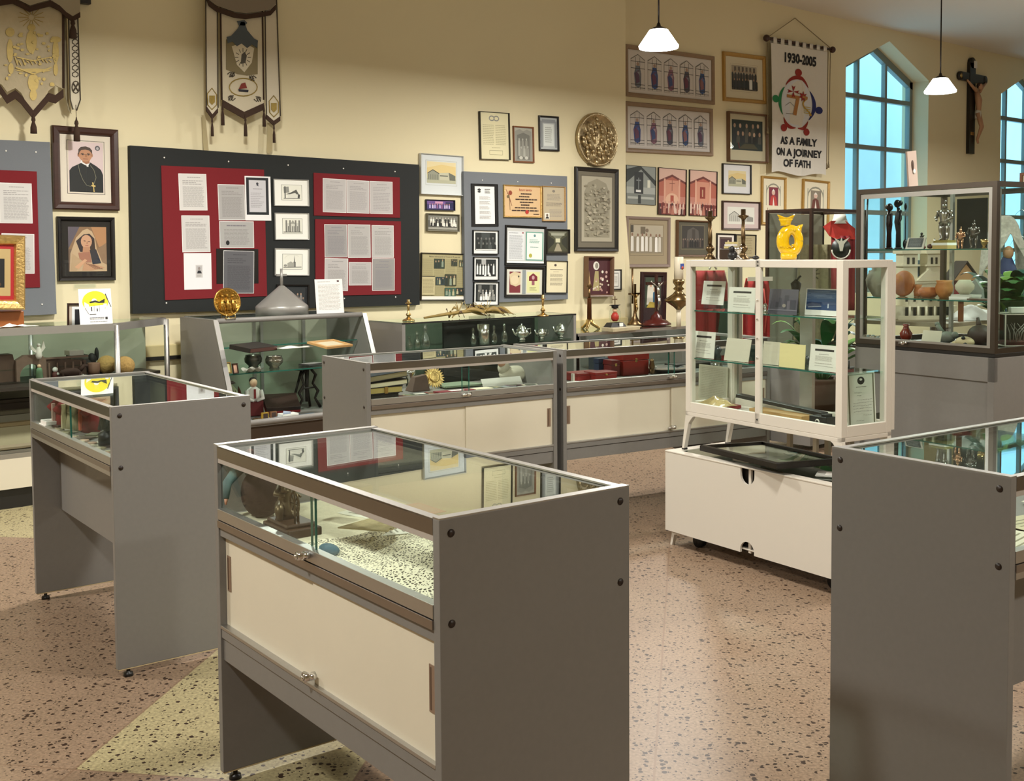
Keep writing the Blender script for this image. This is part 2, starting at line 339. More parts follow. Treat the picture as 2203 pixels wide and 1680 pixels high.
greycase('long display case with cream doors holding red boxes',No,N_rz,1.55)
Ro=(1.16,2.581); R_rz=R(34.9)
greycase('taupe display case cut by the right edge, papers under its glass',Ro,R_rz,1.15,doors=False,locks=False)
# ---- white metal display cabinet stacked on a white box stand ----
Wd=R(-56.2); Wlo=(.779,5.67)
t=thing('white_box_stand','low white box stand on casters under the white glass cabinet','cabinet',(Wlo[0],Wlo[1],0),Wd)
LW,DW=1.146,.42
b=MB(WHT)
def arc(cx,z,r,sgn,n=10): return [(cx-r*math.cos(PI*k/n),z+sgn*r*math.sin(PI*k/n)) for k in range(n+1)]
zb,zt=.077,.48; hc=LW/2
out=[(0,zb)]+arc(hc,zb+.012,.045,1)+[(LW,zb),(LW,zt)]+[(p[0],p[1]) for p in arc(hc,zt-.022,.045,-1)][::-1]+[(0,zt)]
# front board with a half-round finger notch in its top and bottom edge
lower=[(0,zb),(hc-.045,zb)]+[(hc-.045,zb+.012)]+arc(hc,zb+.012,.045,1)[1:-1]+[(hc+.045,zb+.012),(hc+.045,zb),(LW,zb),(LW,zt),(hc+.045,zt),(hc+.045,zt-.03)]+arc(hc,zt-.03,.045,-1)[::-1][1:-1]+[(hc-.045,zt-.03),(hc-.045,zt),(0,zt)]
left=[(0,zb),(hc-.045,zb),(hc-.045,zb+.012)]+[(hc-.045*math.cos(PI/2*k/6),zb+.012+.045*math.sin(PI/2*k/6)) for k in range(1,7)]+[(hc,zt-.075)]+[(hc-.045*math.sin(PI/2*k/6),zt-.03-.045*math.cos(PI/2*k/6)) for k in range(1,7)]+[(hc-.045,zt),(0,zt)]
right=[(LW-x if False else 2*hc-x,z) for x,z in left][::-1]
b.prism(left,0,.012); b.prism(right,0,.012); b.build('front_board',t)
b=MB(mat('notch_shade_brown','#1d1712',.7)); b.box(hc-.12,.034,zb,hc+.12,.038,zt-.004); b.build('notch_shade',t)  # dark sheet that paints the shade seen through the finger notches
b=MB(WHT); b.box(hc-.008,.016,zb,hc+.008,.03,zt); b.box(0,DW-.012,zb,LW,DW,zt); b.box(0,.012,zb,.012,DW-.012,zt); b.box(LW-.012,.012,zb,LW,DW-.012,zt); b.box(.012,.013,zb+.012,LW-.012,DW-.012,zb+.02); b.build('box_frame',t,bev=.002)
b=MB(WHT); b.box(-.002,-.002,zt,.06,DW,zt+.008); b.box(LW-.06,-.002,zt,LW+.002,DW,zt+.008); b.box(.06,-.002,zt,LW-.06,.05,zt+.008); b.box(.06,DW-.05,zt,LW-.06,DW,zt+.008); b.build('top_rim',t,bev=.002)
b=MB(TOPG); b.box(.06,.05,zt+.001,LW-.06,DW-.05,zt+.006); b.build('top_glass',t)
for x in (.05,LW-.05):
    for y in (.05,DW-.05):
        b=MB(WHT); sgn=-1 if x<.5 else 1
        b.prism([(x-sgn*.05,zb),(x+sgn*.02,zb),(x+sgn*.035,.0),(x+sgn*.022,.0),(x+sgn*.005,zb-.02),(x-sgn*.03,zb-.012)],y-.03,y-.01); b.build('leg',t)
for x in (.14,LW-.14):
    b=MB(BLK); b.tube([(x,.09,.032),(x,.125,.032)],.032,18); b.m(WHT); b.box(x-.006,.1,.03,x+.006,.115,zb); b.build('caster',t)
# upper cabinet
Ud=R(-58.2); Uo=(.88,5.66); LU,DU=1.022,.32; z0,z1=.688,1.457
t=thing('white_display_cabinet','white metal glass-sided cabinet with two glass shelves, standing on the box stand','cabinet',(Uo[0],Uo[1],zt+.008),Ud)
oz=-(zt+.008); pw=.036; CABW=(t,oz)
b=MB(WHT)
for x in (0,LU-pw): 
    for y in (0,DU-pw): b.box(x,y,z0+oz,x+pw,y+pw,z1+oz)
b.box(LU/2-.016,0,z0+oz,LU/2+.016,.02,z1+oz)
for (a,c) in ((z0,z0+.05),(z1-.034,z1)):
    b.box(pw,0,a+oz,LU-pw,.022,c+oz); b.box(pw,DU-.022,a+oz,LU-pw,DU,c+oz); b.box(0,pw,a+oz,.022,DU-pw,c+oz); b.box(LU-.022,pw,a+oz,LU,DU-pw,c+oz)
b.build('cabinet_frame',t,bev=.002)
b=MB(WHT); b.box(.02,.02,z1-.01+oz,LU-.02,DU-.02,z1-.001+oz); b.build('top_panel',t)
b=MB(WHT); b.box(.02,.02,z0+.008+oz,LU-.02,DU-.02,z0+.02+oz); b.build('bottom_panel',t)
b=MB(GLASS)
b.box(pw,.012,z0+.05+oz,LU-pw,.015,z1-.034+oz); b.box(.01,pw,z0+.05+oz,.013,DU-pw,z1-.034+oz); b.box(LU-.013,pw,z0+.05+oz,LU-.01,DU-pw,z1-.034+oz); b.build('glass_panes',t)
b=MB(ALU); b.box(0,DU,z0+.01+oz,.05,DU+.02,z1-.01+oz); b.box(LU/2-.04,DU,z0+.01+oz,LU/2+.04,DU+.02,z1-.01+oz); b.m(WHT); b.box(LU-.03,DU,z0+.01+oz,LU,DU+.02,z1-.01+oz); b.build('rear_door_stiles',t)
ZS=(1.204,.962)
for zz in ZS:
    b=MB(SHELF); b.box(.02,.03,zz-.006+oz,LU-.02,DU-.02,zz+oz); b.m(GEDGE); b.box(.02,.027,zz-.006+oz,LU-.02,.030,zz+oz); b.build('glass_shelf',t)
    for x in (.02,LU/2,LU-.02):
        pass
b=MB(STEEL)
for zz in (1.27,1.18,1.09,1.0): b.ball((LU/2,-.002,zz+oz-.0),.005)
b.m(BLK); b.ball((LU/2,-.001,z1-.008+oz),.004); b.ball((LU/2,-.001,z1-.025+oz),.004); b.ball((LU/2,-.001,z0+.02+oz),.004); b.build('shelf_pin',t)
b=MB(WHT)
b.box(.0,.0,z0+oz-.02,LU,.025,z0+oz); b.box(0,DU-.025,z0+oz-.02,LU,DU,z0+oz); b.box(0,0,z0+oz-.02,.025,DU,z0+oz); b.box(LU-.025,0,z0+oz-.02,LU,DU,z0+oz); b.build('base_rail',t,bev=.002)
for (x,sx) in ((0,-1),(LU,1)):
    for y in (.012,DU-.012):
        b=MB(WHT); b.prism([(x+sx*.0,z0+oz-.015),(x-sx*.075,z0+oz-.015),(x-sx*.05,z0+oz-.028),(x-sx*.022,z0+oz-.06),(x+sx*.012,.008),(x+sx*.028,.008)],y-.012,y+.012); b.m(BLK); b.box(min(x+sx*.010,x+sx*.030),y-.012,0,max(x+sx*.010,x+sx*.030),y+.012,.009); b.build('leg',t,bev=.002)
# ---- sloped-front case, back left case, wall cases ----
def railbox(b,x0,y0,z0,x1,y1,z1,w):   # 12-edge frame of a glass box
    for x in (x0,x1-w):
        for y in (y0,y1-w): b.box(x,y,z0,x+w,y+w,z1)
    for z in (z0,z1-w):
        for y in (y0,y1-w): b.box(x0+w,y,z,x1-w,y+w,z+w)
        for x in (x0,x1-w): b.box(x,y0+w,z,x+w,y1-w,z+w)
def WS(s,n,z=0): v=SN(s,n,z); return v
t=thing('sloped_display_case','slant-fronted glass case with shelves by the wall, silver cone on top','display case',WS(3.27,6.735),WY); SL=1.20
def prof(y0,y1): return None
for x in (0,SL-.03):
    b=MB(LAM); P=[(0,.03),(0,.40),(.275,1.065),(.80,1.065),(.80,.03)]
    b.add([(x,y,z) for y,z in P]+[(x+.03,y,z) for y,z in P],[(0,1,2,3,4),(9,8,7,6,5)]+[(i,i+5,(i+1)%5+5,(i+1)%5) for i in range(5)])
    b.m(ALU); b.add([(x,-.012,.40),(x,.0,.40),(x,.275,1.065),(x,.263,1.065)]+[(x+.034,-.012,.40),(x+.034,.0,.40),(x+.034,.275,1.065),(x+.034,.263,1.065)],[(0,1,2,3),(7,6,5,4),(0,3,7,4),(0,4,5,1),(2,6,7,3)]); b.build('side_panel',t)
b=MB(LAM); b.tube([(.03,.275,1.055),(SL-.03,.275,1.055)],.018,12); b.m(LAM); b.box(.03,.78,1.045,SL-.03,.80,1.07); b.m(TOPG); b.box(.03,.285,1.062,SL-.03,.78,1.069); b.build('top_glass',t)
b=MB(LAM); b.tube([(.03,-.005,.39),(SL-.03,-.005,.39)],.02,12); b.m(mat('brown_kick','#4a3b2c',.6)); b.box(.03,.03,.03,SL-.03,.06,.37); b.m(LAM); b.box(.03,0,.36,SL-.03,.78,.38); b.build('base',t)
b=MB(GLASS); b.add([(.03,.0,.41),(SL-.03,.0,.41),(SL-.03,.27,1.04),(.03,.27,1.04)],[(0,1,2,3)]); b.build('sloped_glass',t)
b=MB(mat('case_back','#a5a592',.7)); b.box(.03,.78,.38,SL-.03,.80,1.05); b.m(ALU); 
for x in (.54,.60,.95): b.box(x,.76,.38,x+.022,.78,1.05)
b.build('back_panel',t)
for (zz,y0) in ((.87,.33),(.70,.20)):
    b=MB(SHELF); b.box(.04,y0,zz-.008,SL-.04,.76,zz); b.m(GEDGE); b.box(.04,y0-.003,zz-.008,SL-.04,y0,zz); b.build('glass_shelf',t)
SLOPE=(3.27,6.735)
# back-left case (angled end)
t=thing('corner_display_case','tall glass case in the back left corner with carved models inside','display case',(0,0,0),0)
P1=SN(2.6,6.95); P0=P1-ES*2.3; 
q=Vector((math.cos(R(78.6)),math.sin(R(78.6)),0)); P2=P1+q*.62; P3=P2-ES*.15+EN*.12; P4=P0+EN*.6
P3=SN(P2.dot(ES)-.05,7.60); P4=SN(P0.dot(ES),7.60)
foot=[P0,P1,P2,P3,P4]
def fslab(b,z0,z1,pts=foot,ins=0):
    c=sum(pts,Vector())/len(pts); b.slab([((p+(c-p).normalized()*ins).x,(p+(c-p).normalized()*ins).y) for p in pts],z0,z1)
b=MB(mat('cream_base','#d8d0bb',.5)); fslab(b,.12,.30); b.m(ALU); fslab(b,.30,.325); b.build('base',t)
b=MB(BLK); fslab(b,0,.12,ins=.06); b.build('kick',t)
b=MB(ALU)
def bar(a,c,z,w=.035,h=.045):
    d=(c-a).normalized(); n=Vector((-d.y,d.x,0)); 
    b.slab([(a.x,a.y),(c.x,c.y),((c+n*w).x,(c+n*w).y),((a+n*w).x,(a+n*w).y)],z,z+h)
for (a,c) in ((P0,P1),(P1,P2),(P2,P3)): bar(a,c,1.03); 
bar(P0,P1,.325,h=.02)
for p in (P0,P1,P2): b.tube([(p.x,p.y,.3),(p.x,p.y,1.065)],.018,8)
b.build('metal_frame',t)
b=MB(mat('case_back2','#9c9c88',.6)); d=EN*-.02; b.slab([(P4.x,P4.y),(P3.x,P3.y),((P3+d).x,(P3+d).y),((P4+d).x,(P4+d).y)],.3,1.06); b.m(ALU)
for k in (.35,.6,.72):
    p=P4+(P3-P4)*k+d; b.tube([(p.x,p.y,.3),(p.x,p.y,1.05)],.015,6)
b.build('back_panel',t)
b=MB(GLASS)
for (a,c) in ((P0,P1),(P1,P2)): b.add([(a.x,a.y,.33),(c.x,c.y,.33),(c.x,c.y,1.03),(a.x,a.y,1.03)],[(0,1,2,3)])
b.build('glass_panes',t)
b=MB(SHELF); fslab(b,1.058,1.066,ins=.03); b.build('top_glass',t)
b=MB(mat('dark_shelf','#2a221b',.5)); fslab(b,.70,.72,ins=.05); b.build('shelf',t)
# back row: silver case and low counter
t=thing('wall_display_case','grey case against the back wall holding silver vessels, candlesticks on top','display case',WS(4.88,7.13),WY); TL=1.84
for x in (0,TL-.03):
    b=MB(LAM); b.box(x,0,.03,x+.03,.5,.965); b.build('side_panel',t)
b=MB(SHELF); b.box(0,0,.957,TL,.5,.965); b.m(BLK); b.box(0,-.002,.955,TL,0,.967); b.build('top_glass',t)
b=MB(LAM); b.box(.03,.0,.03,TL-.03,.5,.42); b.m(mat('case_green_back','#4c5546',.6)); b.box(.03,.47,.42,TL-.03,.5,.95); b.m(ALU); b.box(.03,0,.42,TL-.03,.02,.44); b.build('cabinet_body',t)
b=MB(BLK); b.box(.62,.30,.43,1.62,.32,.93); b.build('dark_back_board',t)
b=MB(GLASS); b.box(.03,.004,.44,TL-.03,.008,.955); b.build('front_glass',t)
b=MB(SHELF); b.box(.03,.03,.742,TL-.03,.29,.75); b.build('glass_shelf',t)
t=thing('low_counter','low glass-topped counter against the wall holding crucifixes and candles','counter',WS(6.74,7.13),WY); UL=2.15
b=MB(LAM); b.box(0,0,.03,UL,.52,.42); b.box(0,.50,.42,UL,.52,.78); b.box(0,0,.42,.025,.5,.78); b.box(UL-.025,0,.42,UL,.5,.78); b.m(ALU); b.box(0,-.002,.765,UL,.02,.79); b.box(.0,.0,.42,.02,.02,.78); b.build('cabinet_body',t)
b=MB(TOPG); b.box(0,.02,.782,UL,.52,.79); b.build('top_glass',t)
b=MB(GLASS); b.box(.025,.004,.42,UL-.025,.008,.765); b.build('front_glass',t)
# ---- tall glass case on a taupe base, right ----
Bd=R(-58.0)
yl=540.6; Zl=6.63; Bo=((1841.5-1101.5)/CF*Zl,Zl); BL,BD=.925,.80
t=thing('tall_display_case','tall aluminium-framed glass case on a taupe base with statues and pottery','display case',(Bo[0],Bo[1],0),Bd); TALL=t
b=MB(LAM); b.box(0,0,.06,.04,BD,.93); b.box(BL-.04,0,.06,BL,BD,.93); b.box(.04,BD-.02,.06,BL-.04,BD,.93); b.box(-.0,-.0,.80,BL,.03,.93); b.box(.04,.02,.06,BL-.04,BD-.02,.08); b.m(BLK); b.box(0,.005,.93,BL,BD,.952); b.build('base_cabinet',t,bev=.002)
for (a,c,y) in ((.04,BL*.38,.03),(BL*.22,BL-.04,.012)):
    b=MB(LAM); b.box(a,y,.08,c,y+.016,.80); d=b.build('sliding_door',t)
    if y<.02:
        for (x,z) in ((a+.05,.52),(c-.04,.485)): 
            k=MB(BRONZE); k.ball((x,y-.008,z),.014,.010,.014); k.build('knob',d)
b=MB(mat('dark_frame_metal',(.13,.11,.095),.35,1)); railbox(b,0,0,.952,BL,BD,1.857,.028); b.m(ALU); b.box(.028,.004,.965,BL-.028,.012,.992); b.box(.028,.004,1.80,BL-.028,.012,1.826); b.box(.028,.004,.992,.05,.012,1.80); b.box(BL-.05,.004,.992,BL-.028,.012,1.80); b.m(ALU)
for x in (.36,.66): b.box(x,.38,.96,x+.018,.40,1.84)
b.build('metal_frame',t)
b=MB(GLASS); b.box(.03,.014,.97,BL-.03,.018,1.83); b.box(BL-.018,.03,.97,BL-.014,BD-.03,1.83); b.box(.014,.03,.97,.018,BD-.03,1.83); b.box(.03,BD-.018,.97,BL-.03,BD-.014,1.83); b.build('glass_panes',t)
b=MB(SHELF); b.box(.02,.02,1.845,BL-.02,BD-.02,1.851); b.build('top_glass',t)
BZ=(1.505,1.225)
for zz in BZ:
    b=MB(SHELF); b.box(.03,.06,zz-.007,BL-.03,BD-.06,zz); b.m(GEDGE); b.box(.03,.057,zz-.007,BL-.03,.060,zz); b.build('glass_shelf',t)
lock(t,.36,-.0,.975)
# ---- second tall case behind the white cabinet ----
Gz=8.3; GL_=.74; Go=((1746-1101.5)/CF*Gz,Gz)
t=thing('vestment_case','tall glass case behind the white cabinet with a red vestment inside','display case',(Go[0],Go[1],0),R(40)); GC=t
b=MB(mat('dark_bronze_frame','#3b2a20',.4,.6)); railbox(b,0,0,.74,GL_,.42,1.815,.022); b.build('metal_frame',t)
b=MB(LAM); b.box(0,0,.04,GL_,.42,.74); b.build('base_cabinet',t)
b=MB(GLASS); b.box(.022,.004,.762,GL_-.022,.008,1.79); b.box(.004,.022,.762,.008,.398,1.79); b.build('glass_panes',t)
b=MB(mat('lining','#8f8d7c',.8)); b.box(.022,.40,.762,GL_-.022,.412,1.79); b.build('back_panel',t)
# ================= framed pictures, papers and boards =================
class Pic(MB):      # a flat print, u to the right and v downwards from 0 to 1
    def __init__(s,w,h,bg='#ffffff'):
        super().__init__(cc(bg)); s.w=w;s.h=h;s.k=0; s.rect(0,0,1,1,bg)
    def P(s,u,v): return ((u-.5)*s.w,-.00012*s.k,(.5-v)*s.h)
    def poly(s,pts,c,same=False):
        if not same: s.k+=1
        s.m(cc(c)); s.add([s.P(*p) for p in pts],[list(range(len(pts)))[::-1]]); return s
    def rect(s,a,b,c,d,col,same=False): return s.poly([(a,b),(c,b),(c,d),(a,d)],col,same)
    def disc_(s,u,v,ru,rv,col,n=16,a0=0,same=False):
        return s.poly([(u+ru*math.cos(2*PI*i/n+a0),v+rv*math.sin(2*PI*i/n+a0)) for i in range(n)],col,same)
    def ring(s,u,v,ru,rv,t,col,n=24,a=0,b=2*PI):
        s.k+=1; s.m(cc(col)); q=[]
        for i in range(n+1):
            x=a+(b-a)*i/n; q+=[s.P(u+ru*math.cos(x),v+rv*math.sin(x)),s.P(u+(ru-t)*math.cos(x),v+(rv-t*s.w/s.h)*math.sin(x))]
        s.add(q,[(2*i,2*i+2,2*i+3,2*i+1) for i in range(n)]); return s
    def line(s,a,b,t,col,same=False):
        dx=(b[0]-a[0])*s.w; dy=(b[1]-a[1])*s.h; l=math.hypot(dx,dy) or 1; nx=-dy/l*t/2*s.w; ny=dx/l*t/2*s.w
        return s.poly([(a[0]+nx/s.w,a[1]+ny/s.h),(b[0]+nx/s.w,b[1]+ny/s.h),(b[0]-nx/s.w,b[1]-ny/s.h),(a[0]-nx/s.w,a[1]-ny/s.h)],col,same)
    def lines(s,a,b,c,d,n,col,fill=.42,rag=.12,words=True):   # rows of unreadable small print
        s.k+=1
        for i in range(n):
            v=b+(d-b)*(i+.3)/n; hh=(d-b)/n*fill; x=a; end=c-random.random()*rag*(c-a)
            while x<end:
                w=random.uniform(.08,.2)*(c-a) if words else (end-x); x2=min(x+w,end); s.rect(x,v,x2,v+hh,col,True); x=x2+.018*(c-a)
        return s
    def text(s,t,u,v,size,col,off=0,sx=1):
        s.k+=1; s.m(cc(col)); vs,fs=textpolys(t,size*s.h,off*s.h,sx); c=s.P(u,v); s.add([(c[0]+x,c[1],c[2]+y) for x,y in vs],fs); return s
def rnd(a,b): return random.uniform(a,b)
def people(P,a,b,c,d,rows,n,robes,heads,legs=None):
    for r in range(rows):
        y=b+(d-b)*r/rows*.8; hh=(d-b)*(1-r/rows*.75)
        for i in range(n):
            x=a+(c-a)*(i+.5+rnd(-.15,.15)+(.25 if r%2 else -.1))/n; w=(c-a)/n*.52; hw=w*.38; hv=hw*P.w/P.h*1.25; yy=y+rnd(-.01,.02)
            P.poly([(x-w*.55,yy+hv*2.6),(x-w*.2,yy+hv*1.7),(x+w*.2,yy+hv*1.7),(x+w*.55,yy+hv*2.6),(x+w*.6,min(d,yy+hh*.9)),(x-w*.6,min(d,yy+hh*.9))],random.choice(robes)); P.disc_(x,yy+hv,hw,hv,random.choice(heads),10)
def doc(bg='#c9c5c0',ink='#8f8b88',n=22,head=True,m=.1):
    def f(P):
        if head: P.lines(.3,.05,.75,.13,2,ink)
        P.lines(m,.17,1-m,.93,n,ink)
    return f,bg
def q4(*p): return p
def wq(q,n):
    (xa,ya),(xb,yb),(xc,yc),(xd,yd)=q      # TL TR BR BL
    sl=(onn(xa,ya,n)[0]+onn(xd,yd,n)[0])/2; sr=(onn(xb,yb,n)[0]+onn(xc,yc,n)[0])/2
    zt0,zt1,zb1,zb0=onn(xa,ya,n)[1],onn(xb,yb,n)[1],onn(xc,yc,n)[1],onn(xd,yd,n)[1]
    w=sr-sl; h=(zt0-zb0+zt1-zb1)/2; tilt=math.atan2((zt1-zt0+zb1-zb0)/2,w)
    return (sl+sr)/2,(zt0+zt1+zb0+zb1)/4,w,h,max(-.03,min(.03,tilt))
def ringmesh(b,w,h,prof):    # prof (inset,y)
    n=len(prof); vs=[]
    for i,y in prof:
        x=w/2-i; z=h/2-i; vs+=[(-x,y,-z),(x,y,-z),(x,y,z),(-x,y,z)]
    b.add(vs,[(j*4+k,j*4+(k+1)%4,(j+1)*4+(k+1)%4,(j+1)*4+k) for j in range(n-1) for k in range(4)]); return b
def framed(label,q,n,fm,fw=.018,dp=.02,mount='#efeae0',ins=(.12,.12,.12,.12),fn=None,bg='#ffffff',glass=False,name='framed_picture',cat='picture',group=None,lip=None,line=None,lay=None):
    s_,z_,w,h,ti=lay or wq(q,n)
    t=thing(name,label,cat,SN(s_,n,z_),WY,group,ry=-ti)
    b=MB(fm); ringmesh(b,w,h,[(0,0),(0,-dp*.8),(fw*.15,-dp),(fw*.6,-dp*.92),(fw*.85,-dp*.7),(fw,-dp*.35)])
    if lip: b.m(lip); ringmesh(b,w-2*fw,h-2*fw,[(0,-dp*.4),(0,-dp*.6),(.006,-dp*.6),(.006,-dp*.3)])
    b.m(BLK); b.box(-w/2+.002,-.002,-h/2+.002,w/2-.002,0,h/2-.002); b.build('frame',t)
    if not glass and hasattr(fn,'nomount'): pass
    iw,ih=w-2*fw,h-2*fw; y=-dp*.32
    if ins:
        b=MB(cc(mount,.8)); b.box(-iw/2,y,-ih/2,iw/2,-.002,ih/2)
        if line: b.m(cc(line)); L,Rr,T,B=[k*.8 for k in ins]; x0,x1,z0,z1=-iw/2+L*iw,iw/2-Rr*iw,-ih/2+B*ih,ih/2-T*ih
        if line:
            for (a0,c0,a1,c1) in ((x0,z0,x1,z0+.003),(x0,z1-.003,x1,z1),(x0,z0,x0+.003,z1),(x1-.003,z0,x1,z1)): b.box(a0,y-.0004,c0,a1,y,c1)
        b.build('mount',t)
    else: ins=(0,0,0,0)
    pw_,ph=iw*(1-ins[0]-ins[1]),ih*(1-ins[2]-ins[3]); P=Pic(pw_,ph,bg)
    if fn: fn(P)
    P.T=Matrix.Identity(4); o=P.build('print',t); o.location=(iw*(ins[0]-ins[1])/2,y-.0006,ih*(ins[3]-ins[2])/2)
    if glass:
        g=MB(PICG); g.add([(-iw/2,-dp*.62,-ih/2),(iw/2,-dp*.62,-ih/2),(iw/2,-dp*.62,ih/2),(-iw/2,-dp*.62,ih/2)],[(0,1,2,3)]); g.build('glass',t)
    return t
def sheet(label,q,n,fn=None,bg='#dcd9d5',border='#efedea',bw=.004,name='paper_sheet',cat='paper',group=None,th=.0012):
    s_,z_,w,h,ti=wq(q,n); b=MB(cc(border,.8)); b.box(-w/2,-th,-h/2,w/2,0,h/2)
    P=Pic(w-2*bw,h-2*bw,bg); 
    if fn: fn(P)
    k=len(b.v); b.v+=[(x,y-th-.0003,z) for x,y,z in P.v]; mo=len(b.mats)
    for f_,mi_ in zip(P.f,P.mi):
        m_=P.mats[mi_]
        if m_ not in b.mats: b.mats.append(m_)
        b.f.append([i+k for i in f_]); b.mi.append(b.mats.index(m_)); b.sm.append(False)
    o=b.build(name); place(o,SN(s_,n,z_),WY,ry=-ti); return tag(o,label,cat,group)
def board(label,q,n0,th,m,name='display_board',cat='board',pins=0,lay=None):
    s_,z_,w,h,ti=wq(q,n0-th) if not lay else lay; b=MB(m); b.box(-w/2,-th,-h/2,w/2,0,h/2)
    if pins:
        t=thing(name,label,cat,SN(s_,n0,z_),WY,ry=-ti); b.build('panel',t,bev=.002)
        for i in range(pins):
            for zz in (h/2-.07,-h/2+.07):
                k=MB(PAPER); k.ball((-w/2+w*(i+.5)/pins,-th-.002,zz),.006,.004,.006,8,6); k.build('pin',t)
        return t
    o=b.build(name); place(o,SN(s_,n0,z_),WY,ry=-ti); return tag(o,label,cat)
DKB=mat('black_green_board','#101413',.75,noise=.1,nscale=40); REDF=mat('red_felt','#74181f',.95,noise=.08,nscale=200); GRB=mat('grey_felt_board','#71757a',.9,noise=.06,nscale=150)
N1=NA-.002
board('grey display board at the far left edge with a red panel on it',[(-150,294),(107.7,305.4),(122,676),(-150,689)],N1,.04,GRB,pins=4)
board('red felt panel on the grey board at far left',[(-60,363),(78,369),(87.4,618),(-60,622)],N1-.04,.006,REDF,'felt_panel','panel')
g='letters pinned on the far left board'
def dgrey(n=20,ink='#a09d9a',**k):
    def f(P):
        P.lines(.3,.06,.8,.11,1,ink); P.lines(.12,.16,.92,.3,3,ink,rag=.5); P.lines(.12,.34,.92,.92,n,ink)
    return f
sheet('typed letter on the far left red panel, upper of two',[(-3,392.8),(68.5,394.7),(69.5,481),(-1,479.6)],N1-.046,dgrey(),'#cfccc8')
sheet('typed letter on the far left red panel, lower, behind the gilt frame',[(2,502),(72.3,503),(75.5,589),(5,588)],N1-.046,dgrey(),'#c4c0bc')
# bishop portrait
def bishop(P):
    P.disc_(.84,.11,.075,.05,'#5c5a60'); P.disc_(.84,.115,.04,.03,'#b9b3b6')
    P.poly([(.02,1),(.02,.58),(.1,.51),(.3,.44),(.42,.40),(.62,.40),(.8,.47),(.93,.54),(.99,.64),(.99,1)],'#15181a')
    P.poly([(.33,.41),(.38,.36),(.62,.38),(.60,.43),(.55,.47),(.48,.46)],'#f2efee'); P.poly([(.50,.45),(.57,.45),(.57,.49),(.52,.49)],'#f2efee')
    P.poly([(.38,.32),(.62,.32),(.60,.42),(.50,.44),(.40,.40)],'#a8704f')
    P.disc_(.485,.245,.2,.145,'#bf8a68',20); P.disc_(.285,.26,.025,.04,'#a8704f'); P.disc_(.68,.26,.02,.035,'#b07a58')
    P.poly([(.28,.25),(.29,.15),(.36,.10),(.50,.085),(.62,.11),(.68,.16),(.685,.24),(.65,.2),(.60,.165),(.48,.15),(.37,.165),(.32,.2),(.30,.26)],'#4a3830')
    P.line((.36,.232),(.44,.225),.018,'#3a2a22'); P.line((.53,.225),(.62,.235),.018,'#3a2a22'); P.disc_(.41,.25,.028,.012,'#2c201c'); P.disc_(.57,.25,.028,.012,'#2c201c')
    P.line((.34,.245),(.68,.25),.008,'#5a4a44'); P.poly([(.48,.25),(.52,.25),(.54,.30),(.47,.30)],'#a9744f'); P.line((.42,.335),(.56,.335),.016,'#8a4a40')
    P.line((.5,.5),(.5,1),.01,'#2d3133')
    pts=[(.27,.44),(.31,.6),(.40,.76),(.5,.86),(.62,.88),(.72,.82),(.78,.7),(.72,.55),(.62,.46)]
    for a,b_ in zip(pts,pts[1:]): P.line(a,b_,.012,'#8d8a72')
    P.poly([(.66,.80),(.70,.80),(.71,.85),(.76,.86),(.755,.89),(.715,.885),(.73,.99),(.70,.99),(.69,.885),(.64,.875),(.64,.85),(.675,.85)],'#d9bd74')
framed('dark wood framed portrait of a clergyman in black with a pectoral cross',[(107,269.4),(251.4,280.3),(254,453.2),(115.7,450)],N1,WOODD,.052,.035,'#e3d8c8',(.16,.15,.10,.15),bishop,'#dcc6c6',glass=True,line='#3a2530')
def hooded(P):   # generic veiled woman
    P.rect(0,0,1,.5,'#8a6a4c'); P.poly([(0,0),(.3,0),(0,.5)],'#5e5560'); P.poly([(.6,0),(1,0),(1,.4),(.8,.45)],'#b3835a'); P.poly([(.75,.5),(1,.35),(1,1),(.6,1)],'#8f7257')
    P.poly([(.02,1),(.05,.6),(.2,.25),(.38,.08),(.5,.04),(.62,.1),(.70,.25),(.74,.5),(.88,.8),(1,.85),(1,1)],'#c2a684')
    P.poly([(.2,.32),(.4,.17),(.55,.15),(.68,.26),(.70,.5),(.55,.58),(.3,.56)],'#2c1f24')
    P.disc_(.47,.33,.145,.15,'#c99a7a',18); P.poly([(.38,.45),(.56,.45),(.58,.60),(.36,.60)],'#b98767')
    P.line((.40,.31),(.45,.32),.02,'#5c3a30'); P.line((.51,.33),(.57,.33),.02,'#5c3a30'); P.poly([(.48,.33),(.5,.33),(.5,.385),(.47,.385)],'#a87558'); P.line((.44,.42),(.52,.42),.02,'#9c5048')
    P.poly([(.25,.58),(.55,.56),(.6,.8),(.3,.8)],'#a5705a'); P.poly([(.55,.52),(.72,.5),(.85,.82),(.62,.84)],'#1d2233')
    P.poly([(.1,.6),(.38,.78),(.2,.98),(.04,.98)],'#b89b78'); P.poly([(.15,.9),(.42,.72),(.48,.75),(.25,.95)],'#cf9f7c'); P.poly([(.4,.8),(.75,.86),(.95,.92),(.6,.98),(.35,.98)],'#c09270')
    for i in range(4): P.line((.45+.06*i,.82+.01*i),(.7+.06*i,.95),.012,'#6d4433')
framed('black framed picture of a veiled woman, below the clergyman portrait',[(119.6,465.5),(244.3,468.1),(246.5,602.8),(124.7,604.7)],N1,BLKW,.03,.03,'#1b1613',(.13,.08,.10,.09),hooded,'#6f5848',glass=True)
